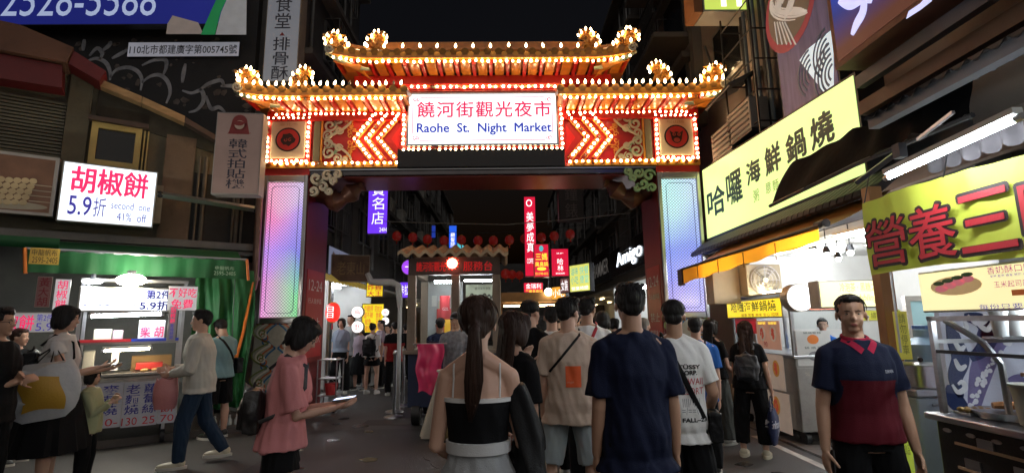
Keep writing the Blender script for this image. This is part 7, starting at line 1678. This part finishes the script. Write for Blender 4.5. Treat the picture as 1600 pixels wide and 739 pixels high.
den = cloth('blue denim', (.018, .035, .065)); blackk = cloth('black nylon', (.008, .008, .009), .5); pinkc = cloth('dusty pink cotton', (.62, .24, .24)); tealc = cloth('pale teal cotton', (.2, .33, .36)); slate = cloth('slate blue blouse', (.25, .3, .38)); maroon = cloth('maroon knit', (.085, .005, .011)); redcol = cloth('red collar knit', (.35, .015, .05)); limec = cloth('pale olive jacket', (.4, .42, .25)); darkden = cloth('washed black denim', (.06, .065, .06))
redsh = mat('red leather', (.4, .03, .03), .5); tan_l = mat('cream leather', (.55, .5, .38), .5); blk_l = mat('black leather', (.02, .02, .02), .4); wht_l = mat('white leather', (.6, .6, .58), .5)
UPF = lambda s, a=.25, b=1.: ((s*a, .25, -1), (-s*.35, b, .35), (0, -.4, 1))      # forearm forward, palm up
# --- central queue
p = person('woman with long ponytail in black camisole and grey jogger trousers, centre foreground', 747, 467, 2.45, -4, 'w', hair='ponytail', hairm_=h_brn, vox=.0065, seed=1, head=(0, -4),
           arms=(((-.16, -.05, -1), (.3, .75, -.4)), ((.2, .05, -1), (-.15, .85, -.25))), shoes=shoe(wht_l), bottom=legw(greyc, 1.95, 1.7, waist=.625, band=cloth('white elastic', (.6, .6, .6))))
H = p.H; S = MB(); S.ring([[p.TT(q) for q in ering((0, -.002*H, z*H), a*H, b*H, 24)] for z, a, b in ((.615, .079, .06), (.66, .082, .063), (.7, .09, .07), (.725, .093, .071), (.738, .093, .068))])
p.shirt = remesh(S, .008, 'camisole', blackc, p.root, 1, disp=folds(4, .004)); 
tr_ = MB(); tr_.ring([[p.TT(q) for q in ering((0, -.002*H, z*H), .0965*H, .0715*H, 28)] for z in (.732, .742)]); tr_.build_l('white_trim', whitec, p.root)
bvb = bvh_of(p.body)
for s in (-1, 1):
    st = MB(); pts = [proj(bvb, s*.062*H+(s*.0)*i, (.742+(.825-.742)*i/7)*H, -1, .003) for i in range(8)]+[p.TT((s*.06*H, .0, .836*H))]+[proj(bvb, s*.06*H, (.82-(.82-.742)*i/6)*H, 1, .003) for i in range(7)]
    st.tube(pts, .0045, 5); st.build_l('shoulder_strap', whitec, p.root)
t = local_thing(p, 'black_jacket', 'black jacket bundled over the right arm of the ponytail woman', 'jacket', (.2*H, .06*H, .6*H))
j = MB(); e = p.AJ[1][1]; w_ = p.AJ[1][2]; a0 = p.AJ[1][0]
j.tube([a0+V((.025, 0, -.04)), e+V((.03, 0, .02)), e+V((.035, -.02, -.12)), e+V((.02, -.03, -.42)), e+V((.0, -.03, -.62))], [.045, .075, .085, .07, .05], 12, sq=.8); j.tube([e+V((.01, .02, -.02)), w_+V((0, 0, -.02)), w_+V((.0, 0, -.35))], [.07, .07, .06], 12)
wremesh(p, j, 'jacket_cloth', blackk, t, .009, 3, folds(5, .016, (8, 8, 2.5)))
f = MB(); f.box(e+V((.0, -.115, -.13)), (.022, .004, .05)); wbuild(p, f, 'care_label', whitec, t, False)

p = person('woman with long brown hair in black top raising her hand behind the ponytail woman', 806, 487, 3.35, -55, 'w', hair='long', hairm_=h_brn, vox=.009, seed=2, arms=(((-.15, .5, -.8), (-.05, .3, 1)), DN(1)), top=tee(blackc, .5, .7, 1.2), bottom=skirt(cloth('beige skirt', (.42, .38, .28)), .18, .03), shoes=shoe(wht_l))
p = person('man in beige tee with orange square on the back and pale denim shorts', 886, 465, 4.25, -8, 'm', hair='short', vox=.008, seed=3, skin=0, head=(-38, 0), legs=(((-.2, 0, -1), (-.04, -.03, -1)), ((.16, .04, -1), (.04, -.06, -1))), top=tee(beigec, .455, .75, 1.5, flare=.004, amp=.01), bottom=legw(lden, .98, 1.2, 'shorts'), shoes=shoe(wht_l), arms=(((-.12, -.05, -1), (-.03, .25, -1)), ((.12, -.02, -1), (0, .2, -1))))
H = p.H; decal_quad(p, -.015*H, .61*H, .052*H, .7*H, mat('orange print', (.8, .12, .03), .6)); decal(p, 'urge', -.01*H, .625*H, .02*H, .635*H, mat('faint print', (.85, .4, .3), .6)); glasses(p)
crossbody(p, 'black crossbody strap bag of the man with the orange square print', blackk, s=-1, size=(.18, .05, .1), drop=.66, bag=False)
p = person('tall man in plain navy oversized tee, back to the camera', 982, 445, 3.05, 3, 'm', hair='short', vox=.0075, seed=5, skin=1, girth=.93, head=(0, -3), top=tee(navy_c, .43, .8, 1.3, flare=.01, amp=.011), bottom=legw(blackc, 2, 1.4), shoes=shoe(blk_l), arms=(((-.13, -.05, -1), (-.04, .2, -1)), ((.15, -.02, -1), (.06, .15, -1))))
p = person('man in white tee with printed lettering on the back and black shorts', 1050, 470, 3.85, -10, 'm', hair='crop', vox=.008, seed=6, skin=1, head=(-12, -2), top=tee(whitec, .43, .75, 1.4, flare=.0, amp=.011), bottom=legw(blackc, .95, 2.0, 'shorts'), shoes=shoe(wht_l), arms=(((-.12, 0, -1), (0, .2, -1)), ((.25, -.05, -1), (.05, .75, -.5))))
H = p.H; pk_ = mat('black print', (.03, .03, .03), .7); pr = mat('red print', (.5, .06, .08), .7)
decal(p, 'STÜSSY', -.02*H, .722*H, .085*H, .74*H, pk_, heavy=.002); decal(p, 'CORP.', .0, .698*H, .07*H, .715*H, pk_, heavy=.002); decal(p, 'HAWAII\nRESORT', -.01*H, .62*H, .095*H, .685*H, pr); decal(p, '||||/\\||||\n=/==\\=', 0, .545*H, .08*H, .605*H, mat('grey print', (.25, .25, .26), .7)); decal(p, 'FALL–23', .0, .515*H, .1*H, .53*H, pk_, heavy=.002)
crossbody(p, 'wide black strap and bag across the white printed tee', blackk, s=1, size=(.2, .08, .2), drop=.5, w=.022)
p = person('man in black cap and black tee looking right over the queue', 830, 470, 5.2, -50, 'm', hair='crop', vox=.01, seed=7, top=tee(blackc, .46, .7, 1.6), bottom=legw(darkden, 2, 1.2), shoes=shoe(blk_l)); cap(p, blackk)

p = person('man in loose white tee behind the beige shirted man', 861, 479, 5.7, 5, 'm', hair='short', vox=.01, seed=8, top=tee(whitec, .46, .7, 1.9), bottom=legw(blackc, 2, 1.2), shoes=shoe(wht_l))
p = person('man with white tee and red shoulder strap, middle of the crowd', 916, 465, 5.3, -12, 'm', hair='short', vox=.01, seed=9, skin=1, top=tee(whitec, .46, .7, 1.8), bottom=legw(blackc, 2, 1.2), shoes=shoe(wht_l), head=(-20, 0))
crossbody(p, 'red strap slung over the white tee in mid crowd', mat('red nylon', (.5, .02, .03), .5), s=-1, bag=False, w=.018, cat='strap')
p = person('person in black hooded top standing past the red strap man', 941, 486, 6.4, -10, 'w', hair='bob', vox=.011, seed=10, top=tee(blackc, .46, 1.8, 2), bottom=legw(blackc, 2, 1.3), shoes=shoe(blk_l))
p = person('grey haired man in beige shirt between the navy and white tee men', 1006, 497, 6.9, -30, 'm', hair='crop', hairm_=h_gry, vox=.011, seed=11, top=tee(beigec, .46, .7, 1.4), bottom=legw(darkden, 2, 1.2), shoes=shoe(blk_l))
p = person('person in blue tee behind the white printed tee', 1085, 496, 5.7, -20, 'm', hair='crop', vox=.011, seed=12, top=tee(cloth('cobalt cotton', (.02, .1, .35)), .46, .7, 1.4), bottom=legw(blackc, 2, 1.2), shoes=shoe(blk_l)); backpack(p, 'small black backpack on the blue tee person', blackk)
for i, (lb, px, py, Y, m_, hr, sx) in enumerate((('short haired man in dark tee far ahead in the queue', 870, 487, 8.2, blackc, 'crop', 'm'), ('woman in grey top ahead of the queue beside the timber kiosk', 846, 494, 9.5, greyc, 'long', 'w'), ('man in white shirt far ahead between two dark heads', 900, 488, 9.0, whitec, 'crop', 'm'), ('woman in dark dress near the clothes shop', 960, 497, 10.4, blackc, 'bob', 'w'), ('man in teal shirt far down the street centre', 812, 497, 12.5, tealc, 'crop', 'm'), ('person in pale shirt by the right hand food shop', 930, 498, 12.0, whitec, 'crop', 'm'))):
    person(lb, px, py, Y, [0, 15, -10, -60, 170, 30][i], sx, hair=hr, vox=.014, seed=20+i, top=tee(m_, .46, .7, 1.4), bottom=legw(blackc, 2, 1.2), shoes=shoe(blk_l))
# --- right side
p = person('woman in black tee and washed wide jeans carrying a brown paper bag', 1110, 499, 7.0, -60, 'w', hair='long', vox=.009, seed=31, top=tee(blackc, .52, .6, 1.2), bottom=legw(darkden, 1.95, 2.4, flare=.5), shoes=shoe(wht_l), arms=(DN(-1), ((.15, .2, -1), (-.1, .7, -.4))))
sagbag(p, 'paper_bag', 'brown paper carrier held by the woman in wide jeans', mat('brown kraft paper', (.3, .17, .09), .7, bump=.3), 1, .26, .22, .12, handle=.1)
p = person('woman in black with small backpack, cropped trousers and cream platform shoes', 1163, 502, 6.3, -30, 'w', hair='long', hairm_=h_brn, vox=.008, seed=32, head=(25, 0), top=tee(blackc, .5, .55, 1.5), bottom=legw(blackc, 1.75, 1.8), shoes=shoe(tan_l, mat('cream sole', (.6, .55, .42), .6), .026), arms=(DN(-1), ((.25, -.05, -1), (.12, .2, -1))))
backpack(p, 'small charcoal backpack on the woman with the navy tote', mat('charcoal nylon', (.035, .037, .042), .55, bump=.3), w=.27, h=.33)
t, top, R_ = sagbag(p, 'tote_bag', 'navy shopping bag with white handwritten lettering by the noodle cart', mat('navy tote', (.02, .03, .09), .4, bump=.2), 1, .36, .38, .14, handle=.14)
# lettering on the bag's outer side
bag_o = [c for c in t.children if c.name.startswith('bag_body')][0]; bvt = BVHTree.FromPolygons([(wm(t) @ v.co)[:] for v in bag_o.data.vertices], [tuple(q.vertices) for q in bag_o.data.polygons])
Mi = p.M.to_3x3(); ff = Fr((0, 0, 0), math.degrees(p.M.to_euler().z)-90+180 if False else 0); ctr = p.M @ (top-V((0, 0, .19)))
def bag_text(s, x0, z0, x1, z1, heavy=.002):
    o = text(Fr(ctr, 0), x0, z0, x1, z1, s, mat('white bag print', (.6, .6, .65), .6), None, c=0, shear=.3, heavy=heavy)
    for v in o.data.vertices:
        h = bvt.ray_cast(V((v.co.x, ctr.y-1, v.co.z)), V((0, 1, 0)))
        if h[0]: v.co = h[0]-V((0, .004, 0))
    Minv = wm(t).inverted(); o.data.transform(Minv); o.parent = t
bag_text('Enhance', -.12, 0.0, .1, .08); bag_text('Live', -.0, -.1, .1, -.02)
p = person('vendor in blue top with pinned up hair behind the noodle cart glass', 1284, 497, 7.9, 150, 'w', hair='bun', vox=.011, seed=33, top=tee(cloth('cobalt cotton', (.02, .1, .35)), .5, .6, 1.1), bottom=legw(blackc, 2, 1), shoes=shoe(blk_l))
p = person('man facing us in navy and maroon polo shirt with red collar, right foreground', 1328, 462, 3.2, 172, 'm', hair='crop', vox=.0062, seed=34, skin=1, head=(-18, 0), girth=.95,
           top=tee([navy_c, maroon], .505, .68, 1.2, amp=.006, name='polo_shirt', collar=redcol, paint=None), bottom=legw(blackc, 2, 1.3), shoes=shoe(blk_l), arms=(((-.2, .0, -1), (-.1, .15, -1)), ((.2, -.02, -1), (.1, .15, -1))))
H = p.H
for q in p.shirt.data.polygons:
    c = q.center; ax = abs(c.x)
    q.material_index = 1 if (c.z < .71*H and ax < .125*H and not any((V(c)-(sh.lerp(el, .6))).length < .07*H for sh, el, w_, _ in p.AJ)) else 0
pk = MB(); pk.add([p.TT((-.02*H, .09*H, .85*H)), p.TT((.02*H, .09*H, .85*H)), p.TT((0, .1*H, .76*H))], []) if False else None
pl = MB(); pl.grid(lambda u, v: proj(p.bv, (-.016+.032*u)*H, (.77+.07*v)*H, 1, .004), 4, 8); pl.build_l('placket', navy_c, p.root)
for s in (-1, 1):
    cl = MB(); cl.grid(lambda u, v: (lambda A, B_: proj(p.bv, s*(A[0]*(1-v)+B_[0]*v)*H, (A[1]*(1-v)+B_[1]*v)*H, 1, .006))((.005+.036*u, .814+.04*u), (.02+.036*u, .798+.042*u)), 6, 5); cl.build_l('collar_flap', redcol, p.root)
decal(p, 'DERIVEN', .045*H, .735*H, .078*H, .745*H, mat('faint white print', (.5, .5, .55), .6), side=1)
c, d, n, th = p.palm[0]; phone(p, 'dark phone hanging in the right hand of the man in polo', 1)
t = local_thing(p, 'earbud', 'white wireless earbud in the ear of the man in polo', 'earbud', p.HP(-.38, .0, .42)); e = MB(); e.sph(p.HP(-.375, .02, .44), .009, 8, 6); e.tube([p.HP(-.38, .03, .42), p.HP(-.37, .06, .3)], .003, 6); wbuild(p, e, 'bud', wht_l, t)
# --- left foreground and stall customers
p = person('woman in dusty pink blouse and black shorts looking at her phone', 450, 492, 3.5, -72, 'w', hair='bob', vox=.007, seed=41, girth=.93, head=(-6, -30), lean=5, top=tee(pinkc, .5, .85, 1.25, flare=.01, amp=.012, sleeve_w=1.35, name='blouse'), bottom=legw(blackc, .4, 2.0, 'shorts'), shoes=shoe(wht_l), arms=(((-.02, .3, -1), (.3, 1, .22), (0, -.3, 1)), ((.02, .3, -1), (-.3, 1, .22), (0, -.3, 1))))
phone(p, 'phone held in both hands by the woman in pink', 0, True); glasses(p)
backpack(p, 'small black leather backpack on the woman in pink', mat('black pleather', (.02, .018, .018), .35, var=.3, bump=.6, bscale=25), w=.26, h=.3, d=.13, z=.63)
ps = p
p = person('man in white sweatshirt and blue jeans striding left past the stall', 322, 483, 6.4, 108, 'm', hair='short', vox=.008, seed=42, head=(10, 0), top=tee(cloth('cream fleece', (.5, .48, .43)), .47, 1.85, 1.8, name='sweatshirt'), bottom=legw(den, 2, .9), shoes=shoe(tan_l), legs=(((-.05, .3, -1), (-.02, .02, -1)), ((.05, -.16, -1), (.02, -.6, -1))), arms=(((-.2, .25, -1), (.5, .8, -.1)), ((.1, .3, -1), (-.4, .9, .05))), lean=4)
decal_quad(p, -.05*p.H, .68*p.H, .05*p.H, .76*p.H, mat('dark photo print', (.05, .05, .045), .7, var=.6, scale=20), side=1)
sagbag(p, 'pink_plastic_bag', 'translucent pink carrier bag carried by the striding man', mat('pink film bag', (.55, .22, .22), .35, bump=.3), 0, .24, .34, .12, handle=.05)
p = person('man in teal tee and black shorts by the green tarpaulin looking down', 350, 497, 7.9, 62, 'm', hair='short', vox=.01, seed=43, head=(0, -35), top=tee(tealc, .5, .6, 1.4), bottom=legw(blackc, .98, 1.8, 'shorts'), shoes=shoe(blk_l), arms=(((-.1, .25, -1), (.3, 1, .1)), ((.1, .25, -1), (-.3, 1, .1))))
crossbody(p, 'black sling bag on the man in teal tee', blackk, s=1, size=(.26, .1, .22), drop=.6, w=.018)
p = person('woman in white sleeveless blouse and long black skirt looking at food stall', 104, 478, 5.3, -62, 'w', hair='bob', vox=.0075, seed=44, head=(-5, -8), top=tee(cloth('ivory blouse', (.55, .53, .52)), .56, .3, 1.6, name='blouse'), bottom=skirt(blackc, .24, .09), shoes=shoe(wht_l, sock=redsh), arms=(((-.05, .35, -1), (.3, 1, .15), (0, -.3, 1)), ((.1, .3, -1), (-.25, 1, .3), (0, -.3, 1))))
phone(p, 'phone in the hand of the woman in white blouse', 0)
H = p.H; t = local_thing(p, 'shopping_bag', 'large white shopping bag with mustard panel on the arm of the blouse woman', 'bag', (.16*H, .05*H, .6*H))
bb_ = MB(); c = V((.17*H, -.02*H, .56*H)); R2 = Matrix.Rotation(radians(8), 3, 'X')
R_ = []
for j in range(9):
    v = j/8; R_.append([c+R2 @ V((.075*sin(pi*min(1, .15+v*.8))*cos(q), (.19+.1*sin(pi*(.1+.8*v)))*(1 if v < .8 else 1-3.5*(v-.8)**1.5)*sin(q), .24-.5*v-.03*cos(q*2)*(1-v)+.02*sin(5*q)*(1-v))) for q in [2*pi*x/28 for x in range(28)]])
bb_.ring(R_); bb_.v = [tuple(V(v)+V((.03*noise.noise(V(v)*9), .015*noise.noise(V(v)*7), .015*noise.noise(V(v)*9)))) for v in bb_.v]; ob = wbuild(p, bb_, 'bag_body', mat('white woven plastic', (.5, .5, .5), .4, bump=.4, bscale=20), t)
pn = MB(); pn.grid(lambda u, v: c+R2 @ V((.073*sin(pi*min(1, .15+(.9-.72*v)*.8))*(1-(2*u-1)**2*.35)+.028, -.14+.3*u+.02*sin(v*5), -.17+.3*v+.02*sin(u*4))), 10, 8); wbuild(p, pn, 'mustard_panel', mat('mustard print', (.5, .28, .03), .5), t)
for dy in (-.1, .12): hd = MB(); hd.tube([c+R2 @ V((.0, dy-.05, .24)), p.AJ[1][0]+V((.03, -.0, .0)), c+R2 @ V((.0, dy+.05, .24))], .008, 5); wbuild(p, hd, 'handle', blackk, t)
backpack(p, 'slouchy black backpack on the woman in white blouse', blackk, w=.3, h=.4, d=.14, z=.66)
p = person('small child in pale olive jacket and red shoes eating beside the cart', 147, 577, 5.6, -70, 'c', hair='bob', vox=.008, seed=45, girth=1.12, head=(-5, 0), top=tee(limec, .46, 1.9, 2.0, name='jacket'), bottom=legw(blackc, 2, 1.6), shoes=shoe(redsh), arms=(((-.05, .35, -1), (.3, .7, .75)), ((.05, .35, -1), (-.2, .8, .6))))
c, d, n, th = p.palm[1]; t = local_thing(p, 'bun_bag', 'small paper cup held up by the child', 'cup', c); cu = MB(); cu.tube([c+V((0, .01, -.03)), c+V((0, .01, .05))], [.02, .028], 12); wbuild(p, cu, 'cup', mat('kraft cup', (.5, .33, .2), .7), t)
p = person('man in black tee and glasses at the far left edge', 6, 482, 4.6, -75, 'm', hair='short', vox=.009, seed=46, skin=1, top=tee(blackc, .46, .7, 1.5), bottom=legw(blackc, 2, 1.3), shoes=shoe(blk_l), arms=(((-.05, .0, -1), (.6, .6, .3)), ((.05, .0, -1), (-.6, .6, .2)))); glasses(p)
p = person('woman with tied hair behind the man at the left edge', 34, 513, 6.6, -80, 'w', hair='bun', hairm_=h_brn, vox=.011, seed=47, top=tee(blackc, .5, .7, 1.4), bottom=legw(blackc, 2, 1.3), shoes=shoe(blk_l))
# --- beyond the gate
F_ = 'people beyond the gate'
p = person('woman in slate blouse and black wide trousers walking towards us beyond the gate', 534, 497, 12.6, 176, 'w', hair='bob', vox=.011, seed=51, group=F_, top=tee(slate, .55, .6, 1.3), bottom=legw(blackc, 1.97, 1.8, flare=.4), shoes=shoe(wht_l))
person('tall man in grey tee behind the slate blouse woman', 548, 492, 13.4, 150, 'm', hair='crop', vox=.013, seed=52, group=F_, top=tee(greyc, .46, .7, 1.3), bottom=legw(darkden, 2, 1.2), shoes=shoe(blk_l))
person('woman in pale top and dark midi skirt beyond the gate', 564, 509, 13.2, 165, 'w', hair='long', vox=.013, seed=53, group=F_, top=tee(cloth('mauve knit', (.35, .28, .33)), .52, .7, 1.2), bottom=skirt(blackc, .25, .05), shoes=shoe(blk_l))
p = person('woman in white top with big black backpack and short black shorts', 583, 505, 12.5, -8, 'w', hair='bun', vox=.011, seed=54, group=F_, top=tee(whitec, .52, .6, 1.4), bottom=legw(blackc, .5, 1.6, 'shorts'), shoes=shoe(wht_l)); backpack(p, 'big black backpack beyond the gate on the woman in shorts', blackk, w=.32, h=.44, d=.16)
person('man in navy tee at the chicken stall', 571, 503, 14.2, 30, 'm', hair='crop', vox=.013, seed=55, group=F_, top=tee(navy_c, .46, .7, 1.3), bottom=legw(blackc, 2, 1.2), shoes=shoe(blk_l))
person('man in mauve tee with dark hair queuing at the chicken stall', 595, 500, 13.6, 120, 'm', hair='crop', vox=.013, seed=56, group=F_, top=tee(cloth('mauve knit', (.35, .28, .33)), .46, .7, 1.3), bottom=legw(blackc, 2, 1.2), shoes=shoe(blk_l))
person('woman in white shirt raising one arm at the chicken stall', 606, 507, 14.0, 170, 'w', hair='bun', vox=.013, seed=57, group=F_, top=tee(whitec, .5, .6, 1.3), bottom=legw(blackc, 2, 1.3), shoes=shoe(wht_l), arms=(((-.3, .3, -.3), (.1, .4, 1)), DN(1)))
person('person in black and red top left of the barrier posts', 617, 503, 12.2, 20, 'm', hair='crop', vox=.013, seed=58, group=F_, top=tee([blackc, cloth('crimson cotton', (.3, .02, .02))], .46, .7, 1.3, paint=lambda c: 1 if c.z < 1.15 else 0), bottom=legw(blackc, 2, 1.2), shoes=shoe(wht_l))
person('dark haired person further down past the barrier posts', 634, 507, 15, 10, 'm', hair='crop', vox=.014, seed=59, group=F_, top=tee(blackc, .46, .7, 1.3), bottom=legw(blackc, 2, 1.2), shoes=shoe(blk_l))
person('woman in orange top deep in the left hand crowd', 643, 512, 16.5, 160, 'w', hair='long', vox=.014, seed=60, group=F_, top=tee(cloth('rust cotton', (.4, .12, .05)), .46, .7, 1.3), bottom=legw(blackc, 2, 1.2), shoes=shoe(blk_l))
# --- at the booth
p = person('guard in black cap and grey camouflage shirt in front of the booth', 712, 489, 8.05, 170, 'm', hair='crop', vox=.009, seed=61, skin=1, top=tee(mat('grey camouflage', (.2, .2, .22), .8, var=.6, scale=16, bump=.3), .46, .6, 1.3), bottom=legw(blackc, 2, 1.2), shoes=shoe(blk_l), arms=(((-.25, .2, -1), (.2, .5, -.8)), ((.25, .1, -1), (.1, .4, -1)))); cap(p, blackk)
person('man in navy tee with his back to us inside the booth window', 688, 497, 9.05, 10, 'm', hair='crop', vox=.01, seed=62, skin=1, girth=1.1, top=tee(navy_c, .46, .7, 1.6), bottom=legw(blackc, 2, 1.2), shoes=shoe(blk_l))
t = thing('red_hanging_banner', (-1.0, 8.9, 1.7), 'small red banner hanging inside the booth window', 'banner')
f = FY(8.9); r = rect(f, (687, 462, 703, 496)); mb = MB(); mb.grid(lambda u, v: f.pt(r[0]+(r[2]-r[0])*u, r[1]+(r[3]-r[1])*v, .01*sin(u*8)), 8, 4); mb.build('cloth', mat('red banner', (.5, .04, .05)), t, smooth=True); text(f, r[0]+.05, r[1]+.12, r[2]-.02, r[1]+.17, 'G2L', wht_l, t, c=.02)
